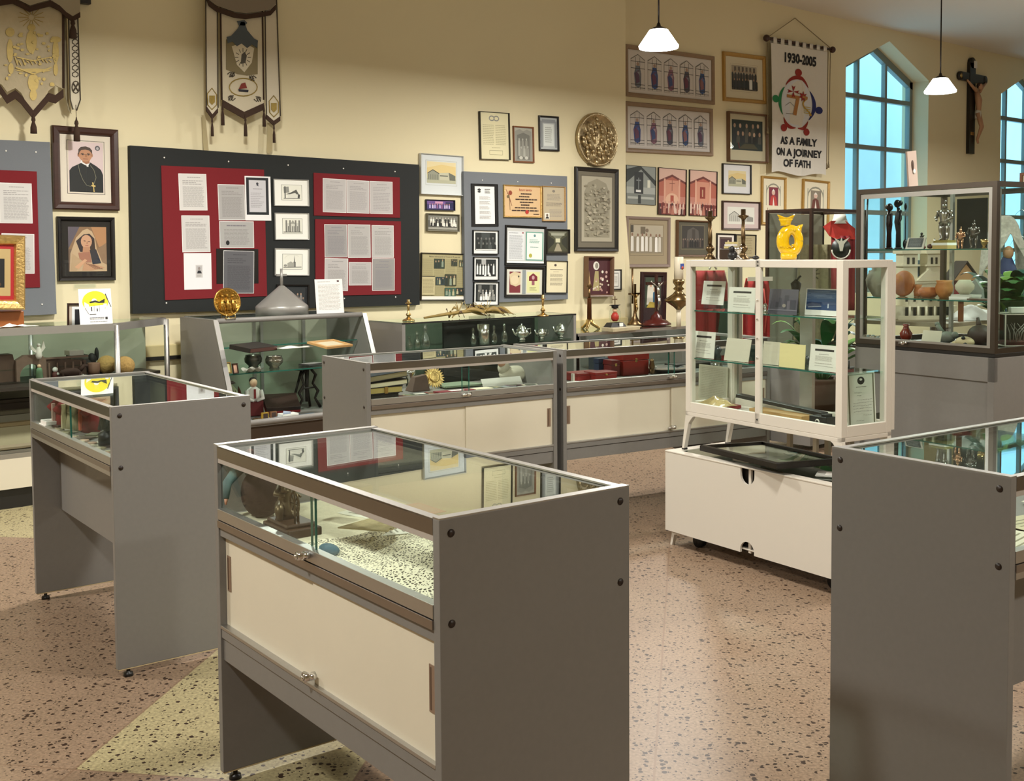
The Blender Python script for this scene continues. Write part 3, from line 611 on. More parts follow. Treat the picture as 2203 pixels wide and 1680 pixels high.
# ---- the large black board ----
board('large black display board with red panels and papers pinned on it',[(278,313.4),(900.8,353.5),(904.4,656.3),(286.7,674.5)],N1,.045,DKB,pins=5)
N2=N1-.045
board('tall red felt panel at the left of the black board',[(345.5,356),(567.3,364.8),(575.4,636.9),(356.8,645.5)],N2,.006,REDF,'felt_panel','panel')
board('wide red felt panel at the upper right of the black board',[(674.5,371.8),(860,381.4),(860.7,468.9),(676.2,463.4)],N2,.006,REDF,'felt_panel','panel')
board('larger red felt panel at the lower right of the black board',[(677.4,470.8),(861.6,476.3),(863.9,632.8),(680,637)],N2,.006,REDF,'felt_panel','panel')
N3=N2-.006
sheet('letter at the top of the left column on the tall red panel',[(382.5,372.9),(443.6,374.5),(446.2,452.6),(387.3,452.6)],N3,dgrey(24),'#d3d0cc')
sheet('letter in the middle of the left column on the tall red panel',[(389.6,463.3),(450,463.9),(452.6,541.7),(392.8,542.7)],N3,dgrey(22),'#cbc8c5')
def smallp(P): P.rect(.42,.32,.68,.68,'#c9c6c4'); P.rect(.45,.35,.65,.56,'#b3b0b0'); P.disc_(.55,.42,.045,.045,'#8f8580'); P.poly([(.47,.56),(.5,.48),(.6,.48),(.65,.56)],'#202024'); P.lines(.46,.59,.64,.66,4,'#9a9896')
sheet('white sheet with a tiny portrait at the foot of the tall red panel',[(393.8,544.3),(453.2,544.9),(456.4,621.4),(397.6,623.7)],N3,smallp,'#e6e4e6')
sheet('grey typed sheet beside the black-edged notice',[(467.7,396.4),(525.5,397.4),(528,473.6),(471,473.6)],N3,dgrey(26,'#8d8a88'),'#a9a6a4')
def seal(P): P.lines(.2,.1,.8,.2,1,'#77747a',words=True); P.lines(.12,.28,.88,.9,12,'#8f8c8a'); P.disc_(.22,.82,.055,.09,'#0d0d0d')
sheet('wide grey certificate with a round black seal',[(471.5,476),(545.5,476),(546.5,533.7),(473,533)],N3,seal,'#a8a6a3')
def dk(P): 
    for i in range(9): P.rect(rnd(0,.9),0,rnd(.1,1),1,'#4f4e50') if i%3==0 else P.lines(.08,.1+.09*i,.95,.18+.09*i,3,'#4a494c')
board('black card behind the dark print on the tall red panel',[(465,535.3),(555.4,535.3),(556.7,610),(466.7,610)],N3,.003,BLKW,'black_card','card')
sheet('dark grey print hanging over the black card',[(479,539.5),(545.5,539.5),(547,634),(482,628)],N3-.003,dgrey(28,'#47464a'),'#5c5b5f',bw=.003)
def notice(P): P.rect(.03,.02,.93,.88,'#14161c'); P.rect(.14,.08,.82,.82,'#c8c6ca'); P.disc_(.48,.16,.05,.03,'#3c3c44'); P.poly([(.44,.2),(.5,.14),(.53,.22)],'#3c3c44'); P.lines(.3,.26,.68,.3,1,'#8d8b90'); P.lines(.2,.36,.76,.72,9,'#a8a6aa',rag=.4)
sheet('black-edged notice with a small emblem, overlapping the tall red panel',[(525.5,378.7),(581,379.7),(584,475),(528.8,473.6)],N3-.003,notice,'#eceaea')
def sk(kind):
    def f(P):
        P.rect(.02,.02,.98,.98,'#e6e5d8')
        if kind==0:
            P.poly([(.1,.15),(.35,.12),(.38,.5),(.12,.55)],'#8f8f88'); P.poly([(.15,.1),(.2,.1),(.2,.9),(.15,.9)],'#3a3a38'); P.poly([(.2,.62),(.45,.5),(.72,.3),(.85,.62),(.62,.6)],'#55554f'); P.poly([(.3,.65),(.66,.52),(.8,.68),(.8,.85),(.3,.85)],'#dcdbd0'); P.poly([(.8,.6),(.9,.62),(.88,.85),(.78,.85)],'#3c3c3a'); P.line((.1,.88),(.9,.88),.03,'#6a6a66')
        if kind==1:
            P.rect(.15,.3,.85,.85,'#cfcec2'); P.poly([(.4,.35),(.52,.1),(.64,.35)],'#9b9a90')
            for x in (.16,.34,.62,.8): P.rect(x,.12,x+.08,.88,'#7c7b74'); 
            for x in (.28,.47,.56,.74): P.rect(x,.5,x+.03,.85,'#3f3f3c')
            P.line((.05,.88),(.95,.88),.03,'#55554f')
        if kind==2:
            P.poly([(.6,.06),(.63,.6),(.57,.6)],'#4a4a46'); P.rect(.55,.5,.66,.85,'#6c6b66'); P.poly([(.25,.6),(.42,.48),(.58,.6),(.58,.85),(.25,.85)],'#a3a298'); P.disc_(.15,.75,.08,.08,'#8d8c84'); P.line((.05,.87),(.95,.84),.03,'#77766f')
            P.ring(.5,.3,.38,.25,.01,'#c2c1b6',a=PI,b=1.8*PI)
    return f
WF=mat('thin_grey_frame','#b9b7b2',.4,.3)
for i,(q,tx) in enumerate((([(587.4,384.6),(663.3,387.2),(663.3,444.1),(589.4,443.1)],'ink sketch of a gabled cottage beside tall trees, top of three sketches'),([(590,457.6),(663.9,458.6),(663.9,515.8),(591.6,515.8)],'ink sketch of a church front with towers, middle of three sketches'),([(590,534.1),(663.9,535),(663.9,592.9),(591.6,592)],'ink sketch of a church with a thin spire, lowest of three sketches'))):
    framed(tx,q,N2,WF,.007,.014,'#efeee6',(.2,.18,.18,.2),sk(i),'#8a897f',group='church sketches on the black board')
def dphoto(P): people(P,.1,.3,.95,.95,2,5,['#30343a','#5a5652','#7c7a78','#22262a'],['#8a7565','#a08570'])
framed('dark framed photograph low on the black board behind the silver cone',[(593,611),(664,613),(664,664),(596,664)],N2,BLKW,.014,.015,'#15181a',(.08,.08,.06,.1),dphoto,'#1f2426')
for i,q in enumerate(([(693.5,383),(742.7,386.3),(746.9,457.9),(695.4,456.3)],[(744.3,386.3),(793.1,389.5),(795.7,459.2),(746.9,458)],[(795.7,389.5),(844,391),(844.9,461.1),(796.4,459.2)])):
    sheet('%s of three handwritten letters on the wide red panel'%('leftmost','middle','rightmost')[i],q,N3,dgrey(28-8*i,'#a19d9d'),'#bcb8b6')
LC=[([(697,482.7),(745.9,482.7),(747.5,553.4),(699.3,553.4)],'#9d9a98','darker letter at the upper left of the larger red panel'),([(747.5,482.7),(796.4,483.3),(797.3,554.4),(749,554.4)],'#b4b1ae','letter at the upper middle of the larger red panel'),([(799.6,484.3),(846.5,485.3),(847.1,554.4),(799.6,554.4)],'#b9b6b3','letter at the upper right of the larger red panel'),([(697.7,555.6),(748,555.6),(749,626.4),(699,625)],'#bab6b4','letter at the lower left of the larger red panel, behind the white notice'),([(750,564),(799,564),(798.3,613.8),(750.7,613.8)],'#b6b2b0','short letter at the lower middle of the larger red panel'),([(800.5,555.6),(848.8,555.6),(848.8,625),(801,625)],'#95928f','darker letter at the lower right of the larger red panel')]
for q,c,tx in LC: sheet(tx,q,N3,dgrey(24,'#87848a' if c<'#a' else '#9a9795'),c)
# ---- pictures right of the black board ----
def bigbld(P):
    P.rect(0,0,1,.62,'#e3c98a'); P.poly([(0,0),(1,0),(1,.2),(.5,.12),(0,.3)],'#e8d6a8'); P.rect(0,.78,1,1,'#b9b79c')
    P.poly([(.02,.55),(.2,.38),(.42,.55),(.42,.85),(.02,.85)],'#9a9a88'); P.poly([(.42,.52),(.75,.48),(.98,.62),(.98,.84),(.42,.84)],'#c9c5ac')
    for i in range(6): P.line((.06+.06*i,.6),(.06+.06*i,.84),.012,'#55564c')
    P.line((.02,.55),(.2,.38),.02,'#3f4038'); P.line((.2,.38),(.42,.55),.02,'#3f4038'); P.rect(.44,.62,.72,.67,'#5a5b50'); P.poly([(.75,.48),(.98,.62),(.98,.84),(.78,.84)],'#6b6c60')
ALF=mat('silver_frame','#c9cac8',.35,.4)
framed('large white matted print of a modern church building in a thin silver frame',[(901.1,329.3),(993.4,336.4),(993.4,421.9),(902.4,417.7)],N1,ALF,.007,.03,'#dcdfe0',(.15,.15,.17,.28),bigbld,'#d8cfa0',glass=True,line='#b8bab0')
def pano(P): P.rect(0,0,1,.4,'#6a4a8a'); P.rect(.7,.1,1,.9,'#1a1848'); people(P,.08,.3,.9,.98,1,9,['#b8a8d8','#8a5a8a','#d0c0e0'],['#c98a8a']); P.rect(.3,.05,.6,.3,'#c890b0')
framed('small wide purple-toned photograph below the building print',[(914,429),(977.3,430.5),(976.4,454),(915.3,452)],N1,mat('navy_frame','#15142a',.4),.008,.02,'#201c40',(.02,.02,.05,.05),pano,'#40366a')
def bwrow(P): P.rect(0,0,1,.35,'#77766c'); people(P,.05,.12,.97,.8,2,9,['#e8e6da','#23231f','#d8d6ca'],['#b5afa0']); P.rect(0,.85,1,1,'#9a988c')
framed('wide black and white group photograph under the purple one',[(916.3,458.5),(985.4,461.7),(984.7,499),(915.3,497)],N1,mat('grey_wood_frame','#6e6a5a',.5),.01,.03,'#8f8c7c',(.02,.02,.05,.05),bwrow,'#55544c')
def news(P):
    P.rect(0,0,1,.93,'#b3a77c'); P.text('Maltese national parish in Toronto is 70 years old',.5,.055,.05,'#3c3722',.0006,.84)
    for x in (.02,.27,.52,.77): P.lines(x,.1,x+.22,.92,38,'#948a64',rag=.02)
    for a,b_,c,d,cl in ((.26,.1,.5,.32,'#2f3a2c'),(.64,.1,.78,.26,'#4c4a36'),(.82,.12,.99,.27,'#4a4c3a'),(.3,.5,.5,.68,'#2d3c40'),(.5,.44,.76,.70,'#3b3d2c'),(.5,.74,.75,.93,'#3a5a4a'),(.75,.74,.99,.9,'#2a2f28')):
        P.rect(a,b_,c,d,cl); people(P,a+.01,b_+.02,c-.01,d-.01,1,3,['#8e9a86','#55604f','#22302c','#b8b08a'],['#b09070'])
    P.rect(0,.5,.28,.9,'#bfb389'); P.lines(.02,.54,.26,.86,12,'#8f8560'); P.rect(0,.485,.28,.5,'#1c1a12'); P.rect(0,.93,1,1,'#e8e4da')
framed('black framed newspaper page with photos, beside the black board',[(904.4,543),(1006.3,546.3),(1003.7,648.2),(903.4,645)],N1-.005,BLKW,.010,.02,'#e0dccf',None,news,'#b3a77c',glass=True)
board('grey display board right of the newspaper, crowded with small frames',[(997.3,368.5),(1220.7,379.1),(1221.6,643.7),(1001.4,654)],N1,.04,GRB,pins=3)
N4=N1-.04
def doccross(P):
    P.line((.22,.05),(.22,.15),.06,'#1c1c1c'); P.line((.14,.09),(.30,.09),.06,'#1c1c1c'); P.poly([(.12,.15),(.22,.11),(.32,.15),(.22,.17)],'#1c1c1c'); P.lines(.5,.05,.85,.19,3,'#2a2a2a',fill=.5,rag=.3)
    for k in range(5): P.lines(.22,.26+.13*k,.82,.35+.13*k,4,'#8a8a8a',rag=.3)
framed('white text sheet with a small cross emblem on black backing, on the grey board',[(1011.7,395.2),(1070.5,396.1),(1071.5,487.4),(1015,486.8)],N4,BLKW,.004,.008,'#121110',(.13,.12,.05,.05),doccross,'#e9e7e2')
def cert(P):
    for i in range(9): P.line((.12,.3+.0*i),(.04+.02*i,.1+.07*i),.012,'#7d4a30')
    P.disc_(.16,.22,.05,.08,'#8a3a22'); P.disc_(.10,.35,.04,.05,'#6a5a3a'); P.line((.13,.3),(.15,.8),.012,'#6b4a30')
    P.text('Return Service',.58,.11,.12,'#a03a24',.001,.8)
    for i,(a,b_) in enumerate(((.45,.75),(.4,.7),(.3,.95),(.42,.8),(.45,.7),(.28,.9),(.2,.98))):
        P.lines(a,.2+.095*i,b_,.27+.095*i,1,'#3a2418',fill=.6,rag=.05)
    P.disc_(.62,.86,.05,.07,'#b0281c'); P.lines(.8,.9,.97,.96,1,'#3a2418')
framed('gilt framed illuminated certificate with a red seal',[(1081.2,397.4),(1162.8,400),(1163.8,469.1),(1082.4,466.9)],N4,GOLD,.013,.02,'#8a5a20',None,cert,'#cfae82')
def cert2(P): P.disc_(.5,.12,.07,.04,'#7c7468'); P.lines(.2,.2,.85,.4,5,'#8c8476'); P.lines(.15,.46,.9,.58,3,'#7a7264'); P.lines(.3,.66,.9,.9,6,'#968e80'); P.rect(.08,.78,.3,.96,'#e0dcd0'); P.disc_(.19,.85,.05,.04,'#6a5a4c'); P.poly([(.11,.95),(.15,.89),(.24,.89),(.28,.95)],'#20201e')
framed('narrow wood framed certificate with a tiny portrait',[(1164.7,400),(1214.5,401.6),(1214.5,476.5),(1166,475.5)],N4,WOODL,.009,.02,'#a08458',None,cert2,'#b3a68c')
def bw(k):
    def f(P):
        if k==0: P.rect(.3,.0,.7,.4,'#3b403e'); people(P,.05,.25,.98,.95,2,5,['#2b302e','#454a48','#1c201e'],['#6a6a66']); P.rect(.02,.93,.98,.99,'#d9d9d5')
        if k==1: P.rect(.28,0,.5,.3,'#a8a8a4'); people(P,.03,.25,.98,.95,1,7,['#e6e6e2','#f2f2ee','#1a1a1a'],['#b8b4ae']); P.poly([(.4,.98),(.46,.78),(.52,.98)],'#efefec'); P.poly([(.62,.98),(.68,.75),(.76,.98)],'#e6e6e2')
        if k==2: P.rect(.12,.05,.28,.5,'#6b6b66'); P.rect(.68,.05,.84,.5,'#6b6b66'); people(P,.1,.3,.95,.95,2,5,['#8a8a84','#dcdcd6','#55554f','#efefe9'],['#b4aea4'])
    return f
for i,(q,tx) in enumerate((([(1015.3,494.8),(1070.5,495.8),(1070.5,547.2),(1016.5,546.3)],'darkest black and white photo, top of the column on the grey board'),([(1016.5,552.7),(1071.5,552.7),(1070.5,603.2),(1017.5,602.5)],'black and white photo of robed people, middle of the photo column'),([(1016.5,605.7),(1071.5,606.7),(1070.5,657.2),(1017.5,656.2)],'black and white altar photo, lowest of the photo column'))):
    framed(tx,q,N4,mat('black_silver_frame','#1b1d1c',.3),.006,.022,'#e6e6e2',(.08,.08,.08,.14),bw(i),'#1e2220',group='framed photos on the grey board')
def dbl(P):
    P.rect(.02,.09,.47,.92,'#dedee0'); P.lines(.06,.2,.43,.88,22,'#9c9ca0'); P.lines(.05,.12,.3,.16,1,'#8a8a8e'); P.rect(.40,.11,.44,.15,'#903038')
    P.rect(.5,.09,.98,.92,'#5f9c8c'); P.rect(.53,.12,.95,.89,'#eceee8'); P.disc_(.74,.2,.03,.04,'#5f8a90'); P.lines(.6,.3,.88,.42,3,'#6fa095',rag=.3); P.lines(.62,.5,.86,.56,1,'#8aa59e'); P.disc_(.63,.78,.045,.06,'#b8b04a'); P.rect(0,.95,1,1,'#f4f4f2')
framed('black frame holding a letter and a green-bordered certificate side by side',[(1085.6,484.2),(1174.4,487.4),(1172.4,573),(1085,570.4)],N4,BLKW,.014,.018,'#0d0c0b',(.02,.02,.03,.03),dbl,'#c9c7c4',glass=True)
def corr(P):
    P.poly([(0,0),(1,0),(.62,.35),(.38,.35)],'#6e6f5c'); P.rect(.15,.08,.85,.2,'#9a9b88'); P.rect(.38,.35,.62,.55,'#c9c7a8'); P.poly([(.45,.6),(.55,.6),(.72,1),(.3,1)],'#9a927a'); P.poly([(0,.2),(.3,.4),(.3,.6),(0,.9)],'#25261a'); P.poly([(1,.2),(.7,.4),(.7,.6),(1,.9)],'#2c2d20')
framed('small dark frame with a photo of a long church aisle',[(1173.4,493.2),(1223.9,493.2),(1222.6,546.3),(1174.4,545.3)],N4,mat('dark_olive_frame','#1e1a14',.4),.009,.025,'#3a3628',(.06,.06,.06,.06),corr,'#45452f')
def cards(P):
    P.rect(.03,.02,.97,.98,'#dcd8cc'); P.rect(.07,.09,.38,.93,'#7d2430'); P.poly([(.07,.2),(.2,.09),(.38,.15),(.38,.6),(.25,.68),(.1,.6)],'#d9c4a0'); P.disc_(.22,.42,.11,.18,'#e3cfae'); P.disc_(.33,.28,.02,.04,'#1a1a1a')
    P.rect(.43,.02,.53,.98,'#8d9496'); P.rect(.56,.09,.93,.93,'#e3e0a8'); P.poly([(.62,.45),(.62,.28),(.74,.14),(.86,.28),(.86,.45)],'#7a1e30'); P.disc_(.74,.32,.04,.08,'#c9a0a0'); P.rect(.70,.45,.78,.62,'#9a5a68'); P.lines(.64,.7,.86,.84,3,'#8f8a5a',rag=.4)
framed('black frame with two prayer cards, low on the grey board',[(1085.6,573.6),(1170.2,575.2),(1168.6,639.5),(1084,638.5)],N4,BLKW,.02,.018,'#0d0c0b',(.01,.01,.01,.01),cards,'#d4d0c4',glass=True)
def doc4(P): P.disc_(.45,.12,.06,.04,'#4a3a34'); P.lines(.2,.24,.82,.28,1,'#4a3a34',rag=0); P.lines(.35,.32,.65,.35,1,'#8a7a6a'); [P.lines(.2,.40+.14*k,.84,.50+.14*k,4,'#8d8370') for k in range(3)]
framed('dark framed cream letter with an emblem, lower right of the grey board',[(1172.4,560.7),(1219.4,561.4),(1217.8,630.8),(1172.4,629.8)],N4,mat('dark_olive_frame','#1e1a14'),.006,.02,'#e0d6b4',None,doc4,'#e0d6b4')
def mem(P): P.ring(.42,.12,.1,.06,.03,'#8a8a84'); P.ring(.58,.12,.1,.06,.03,'#8a8a84'); P.lines(.1,.25,.5,.7,12,'#b9b28c'); P.lines(.54,.25,.92,.7,12,'#b9b28c'); P.lines(.4,.74,.7,.77,1,'#a8a17c'); P.ring(.55,.86,.33,.07,.015,'#9a9470',4,a=PI/4,b=2.25*PI)
framed('tall cream document in a thin black frame, leftmost of the three high small frames',[(1029.7,239.3),(1093.7,244.1),(1093,344.7),(1030.4,342.8)],N1,BLKW,.006,.03,'#e3dbb4',None,mem,'#e0d8b0')
def arch1(P): P.poly([(.05,1),(.05,.1),(.3,.04),(.5,.1),(.7,.04),(.95,.1),(.95,1)],'#8d8c82'); P.poly([(.15,.95),(.15,.22),(.5,.14),(.85,.22),(.85,.95)],'#6f6e66'); people(P,.2,.3,.8,.9,2,3,['#8f8e84','#a8a79c'],['#a8a79c']); P.disc_(.35,.9,.1,.05,'#c2c1b6'); P.disc_(.65,.9,.1,.05,'#c2c1b6')
framed('small brown framed engraving, middle of the three high small frames',[(1102.7,270.8),(1147,273.7),(1146.7,351.1),(1103.3,349.2)],N1,WOODM,.014,.02,'#a09c8c',None,arch1,'#a5a396')
def arch2(P): P.rect(.1,.05,.9,.16,'#8f9296'); P.rect(.2,.2,.8,.9,'#dde0dc'); P.lines(.28,.28,.7,.8,8,'#a8aaa4'); P.rect(.02,.1,.14,.95,'#8f9294'); P.rect(.86,.1,.98,.95,'#8f9294')
framed('small black framed document with an arched border, rightmost of the three high small frames',[(1158,248),(1200.7,251.5),(1200,326),(1158,324.5)],N1,BLKW,.018,.022,'#b9bcbc',None,arch2,'#b9bcbc',glass=True)
def engr(P):
    P.poly([(.08,.94),(.08,.25),(.2,.1),(.5,.03),(.8,.1),(.92,.25),(.92,.94)],'#98907c')
    for i in range(130): P.disc_(.5+rnd(-.38,.38),rnd(.12,.92),rnd(.02,.07),rnd(.008,.03),random.choice(['#a89f8a','#8a826e','#b5ac96','#776f5c','#9c947e']),8)
framed('tall black framed engraving with an arched top, under the round relief',[(1235.4,358.2),(1328.7,364.6),(1326,541.4),(1234.5,540.8)],N1,BLKW,.04,.03,'#776f60',(.10,.08,.06,.08),engr,'#b3aa96',glass=True,line='#4a443a')
def shadow(P): 
    P.disc_(.4,.2,.13,.12,'#e0ddd0'); P.disc_(.42,.2,.07,.08,'#8a8474'); P.poly([(.25,.9),(.35,.35),(.5,.35),(.55,.9)],'#a89a6a')
    for i in range(16): P.disc_(rnd(.15,.95),rnd(.55,.95),.04,.03,random.choice(['#d8cdb8','#b58a80','#c9b8a0']),8)
    for i in range(6): P.disc_(rnd(.6,.9),rnd(.3,.6),.05,.04,random.choice(['#e3dccb','#c9a8a0']),8)
framed('brown shadow box frame with pale flowers on maroon backing',[(1258.6,551),(1314.8,551.7),(1310,637.9),(1252.8,638.5)],N1-.01,mat('brown_frame','#6b4e38',.4,noise=.2,nscale=12),.022,.06,'#4a1f24',None,shadow,'#4a1f24')
def sm(P): P.rect(.2,.12,.8,.88,'#2a2a28'); P.rect(.24,.15,.76,.85,'#e6e3da'); P.lines(.32,.3,.68,.7,8,'#9a968c')
framed('tiny black framed notice beside the shadow box',[(1313.2,579.4),(1335.7,579.4),(1335,623.4),(1312.6,624.4)],N1,BLKW,.012,.018,'#e8e5dc',None,sm,'#e8e5dc')
# ---- recessed wall: stained glass prints, photos, banner ----
N5=NB
def stained(k):
    def f(P):
        cs=[['#6a7080','#5a3a58','#8a8a94'],['#2f4a8a','#6a3a5a','#3a5a9a'],['#8a5a70','#3a4a80','#a88a98'],['#4a4a5c','#6a2f4a','#7a7a88'],['#2a4a80','#8a5a60','#4a6aa0']]
        for i in range(5):
            x0=.02+.196*i; x1=x0+.165; m_=(x0+x1)/2
            P.poly([(x0,.95),(x0,.2),(m_,.07),(x1,.2),(x1,.95)],'#b5aea8'); P.poly([(x0+.006,.94),(x0+.006,.215),(m_,.09),(x1-.006,.215),(x1-.006,.94)],'#d2cac6')
            c=cs[(i+k)%5]; P.poly([(m_-.035,.85),(m_-.045,.55),(m_-.02,.35),(m_+.02,.35),(m_+.04,.55),(m_+.035,.85),(m_,.9)],c[0]); P.poly([(m_-.02,.8),(m_-.04,.55),(m_+.01,.45),(m_+.02,.75)],c[1]); P.poly([(m_-.01,.5),(m_+.03,.5),(m_+.03,.62)],c[2]); P.disc_(m_,.31,.016,.05,'#a88a78',10); 
            for xx in (.35,.65): P.line((x0+.165*xx,.14),(x0+.165*xx,.94),.004,'#2c2622')
            for yy in (.25,.42,.82,.9) : P.line((x0,yy),(x1,yy),.0045,'#2c2622')
            P.line((x0,.2),(m_,.07),.004,'#3a322c'); P.line((m_,.07),(x1,.2),.004,'#3a322c')
    return f
FBR=mat('taupe_wood_frame','#8a7258',.4,noise=.2,nscale=14)
for k,(q,tx) in enumerate((([(1343,95),(1535.5,122.5),(1533,225.5),(1343,207)],'wide framed print of five stained glass windows, upper of two'),([(1342,218),(1531.3,235),(1530,336.3),(1342,327.3)],'wide framed print of five stained glass windows, lower of two'))):
    s_,z_,w,h,ti=wq(q,N5); framed(tx,None,N5,FBR,.045,.03,'#cfc8c4',(.01,.01,.03,.03),stained(k),'#d8d0cc',glass=True,group='stained glass prints',lay=(s_,z_,w,h,ti))
def bwch(P): P.rect(0,0,1,.55,'#8d9490'); P.poly([(0,.45),(0,.1),(.4,0),(.5,.0),(1,.35),(1,.5),(.5,.08)],'#2c3230'); P.rect(.27,.15,.58,.72,'#23282a'); P.line((.42,.3),(.42,.6),.03,'#7d8486'); P.line((.34,.37),(.5,.37),.03,'#7d8486'); P.rect(.33,.62,.5,.68,'#e3e6e3'); P.rect(0,.72,1,1,'#7d837e'); P.rect(.05,.8,.95,.86,'#b3b8b2'); P.rect(.4,.76,.5,.98,'#2e3331'); P.rect(.72,.35,.82,.55,'#dfe0d0')
framed('black and white photo of a church altar, left end of the recessed wall',[(1346,354.6),(1410.5,360),(1409,442),(1346,438.6)],N5,BLKW,.003,.012,'#222222',None,bwch,'#a9aea9')
def redch(k):
    def f(P):
        P.rect(0,0,1,.3,'#d9b3a3'); P.poly([(0,.27),(.5,.12),(1,.27),(1,.32),(.5,.17),(0,.32)],'#6a2c24'); P.poly([(0,.32),(.5,.17),(1,.32),(1,.6),(0,.6)],'#b0604c'); P.poly([(.2,.75),(.27,.25),(.72,.25),(.8,.75)],'#cf9078'); P.rect(.2,.22,.26,.75,'#dca890'); P.rect(.74,.22,.8,.75,'#dca890')
        if k: P.rect(.38,.36,.58,.62,'#8a2f22'); P.rect(.46,.42,.5,.58,'#c9a080')
        else: P.line((.5,.25),(.5,.48),.015,'#7a3a2c'); P.line((.4,.32),(.6,.32),.015,'#7a3a2c'); P.disc_(.5,.68,.24,.15,'#e0b498',16); P.rect(.44,.58,.56,.74,'#a84a38')
        P.rect(0,.76,1,1,'#7d3028'); people(P,.02,.7,.98,1.0,2,9,['#e0c4b4','#6a2420','#b87a68','#401c18'],['#c9988a']); P.poly([(.44,1),(.48,.8),(.53,.8),(.58,1)],'#b0705e')
    return f
framed('reddish photo of a church interior with a hanging cross, left of two',[(1415.5,360),(1476.3,365),(1472.5,464.5),(1413.3,461.3)],N5,BLKW,.006,.02,'#3a1c18',None,redch(0),'#c08070')
framed('reddish photo of a church interior with a red niche, right of two',[(1482.5,364.5),(1541.3,369.5),(1540,466.3),(1480.8,463.8)],N5,BLKW,.006,.02,'#3a1c18',None,redch(1),'#c08070')
def grp(P): P.rect(0,0,1,.4,'#b3a994'); P.rect(.3,.05,.45,.3,'#6e6350'); P.disc_(.5,.18,.05,.07,'#7a6a58'); people(P,.0,.28,1,1,1,7,['#e3dfd6','#f0ede6','#d0cabd'],['#8a6a55']); P.rect(0,.0,.08,.25,'#4a4438')
framed('mauve framed photo of clergy in white robes',[(1344,465.6),(1439.3,467.5),(1438.3,575.5),(1346,574.4)],N5,mat('mauve_frame','#8f7d74',.35),.035,.03,'#a29478',(.06,.12,.12,.24),grp,'#8f846e',line='#5a4a3a')
def drk(P): P.poly([(.2,.7),(.25,.2),(.5,.05),(.75,.2),(.8,.7)],'#55504a'); P.rect(.45,.15,.6,.6,'#403a34'); people(P,.0,.55,1,1,1,9,['#20201e','#302a28','#55483f'],['#8a7464'])
framed('small dark wood framed photo of people before an altar',[(1455,473.3),(1525,475),(1521.8,552.5),(1451.8,551.3)],N5,mat('brown_frame','#6b4e38'),.02,.04,'#5a5648',(.14,.14,.12,.2),drk,'#37332e',line='#8a8060')
def grp2(P): P.rect(0,0,1,.35,'#a59a86'); [P.rect(.1+.15*i,.05,.18+.15*i,.25,'#5c5248') for i in range(6)]; people(P,0,.2,1,1,2,9,['#1d2228','#25282c','#30343a','#151a20'],['#a8866c']); P.rect(.68,.55,.8,.95,'#dcdcd8')
framed('gilt framed group photo left of the banner, upper one',[(1552.5,110.8),(1644.5,121.8),(1643.3,224.3),(1554.5,217)],N5,mat('light_gilt_frame','#b08a48',.35,.3,noise=.15),.045,.035,'#d6cbb0',(.16,.16,.2,.2),grp2,'#5a5048',glass=True,line='#b0a080')
def grp3(P): P.rect(0,.0,1,1,'#1e2c2a'); people(P,.03,.1,.97,.8,2,5,['#14181c','#20262c','#4a4840'],['#c0a088','#a88870']); P.poly([(.2,.95),(.4,.78),(.7,.78),(.85,.95)],'#4a4630'); P.line((.2,.75),(.24,.95),.03,'#6a2020')
framed('dark wood framed group photo left of the banner, lower one',[(1565,239.3),(1649.3,248),(1643.8,351.3),(1560.5,347.5)],N5,mat('brown_frame','#6b4e38'),.022,.05,'#c9c0a4',(.08,.08,.12,.22),grp3,'#1e2c2a',glass=True)
framed('small white matted building print in a black frame',[(1553,351.8),(1614.3,355),(1612,419.3),(1551.3,416.3)],N5,BLKW,.012,.03,'#e3e1e3',(.2,.15,.2,.24),bigbld,'#d8cfa0',glass=True)
def bsk(P): P.rect(0,0,1,1,'#d9d9cf'); P.poly([(.05,.85),(.05,.5),(.25,.25),(.45,.5),(.45,.85)],'#bdbdb4'); [P.line((.08+.07*i,.5),(.08+.07*i,.85),.01,'#5a5a55') for i in range(6)]; P.rect(.5,.6,.75,.85,'#a8a8a0'); P.poly([(.72,.5),(.95,.6),(.95,.85),(.72,.85)],'#8a8a84'); P.line((.05,.5),(.25,.25),.012,'#4a4a45'); P.line((.25,.25),(.45,.5),.012,'#4a4a45')
framed('dark framed drawing of a gabled church with a pink mat',[(1552.5,431.8),(1633.8,434.5),(1631.3,495.5),(1550.8,493.8)],N5,WOODD,.02,.03,'#c9b8b4',(.12,.12,.16,.16),bsk,'#d9d9cf')
def saint(c1,c2):
    def f(P):
        P.ring(.5,.32,.4,.26,.05,'#8f8d7c',8,a=PI,b=2*PI); P.rect(.1,.12,.14,.62,'#a8a694'); P.rect(.86,.12,.9,.62,'#a8a694')
        P.rect(.26,.16,.76,.62,c1); P.disc_(.5,.29,.09,.07,'#d8b8a8'); P.poly([(.42,.26),(.5,.2),(.58,.26)],'#ece8e0'); P.poly([(.3,.62),(.36,.4),(.5,.35),(.64,.4),(.72,.62)],c2); P.poly([(.46,.62),(.5,.4),(.56,.62)],'#e8e0d4')
        P.text('I',.2,.72,.1,'#8a2a28',.002); P.lines(.25,.7,.75,.88,5,'#b5ae94')
    return f
framed('slim gilt framed certificate with a portrait in red, under the banner',[(1636.3,378.3),(1689.3,382),(1686,485),(1635,482.5)],N5,mat('light_gilt_frame','#b08a48'),.03,.035,'#e3dcc2',(.06,.06,.04,.04),saint('#7a2a3a','#b83a34'),'#e3dcc2')
framed('slim gilt framed certificate with a portrait in brown, right of the one in red',[(1725,385),(1781.8,390),(1779,493),(1723,488)],N5,mat('light_gilt_frame','#b08a48'),.03,.035,'#e3dcc2',(.06,.06,.04,.04),saint('#8a8070','#6a3a30'),'#e3dcc2')
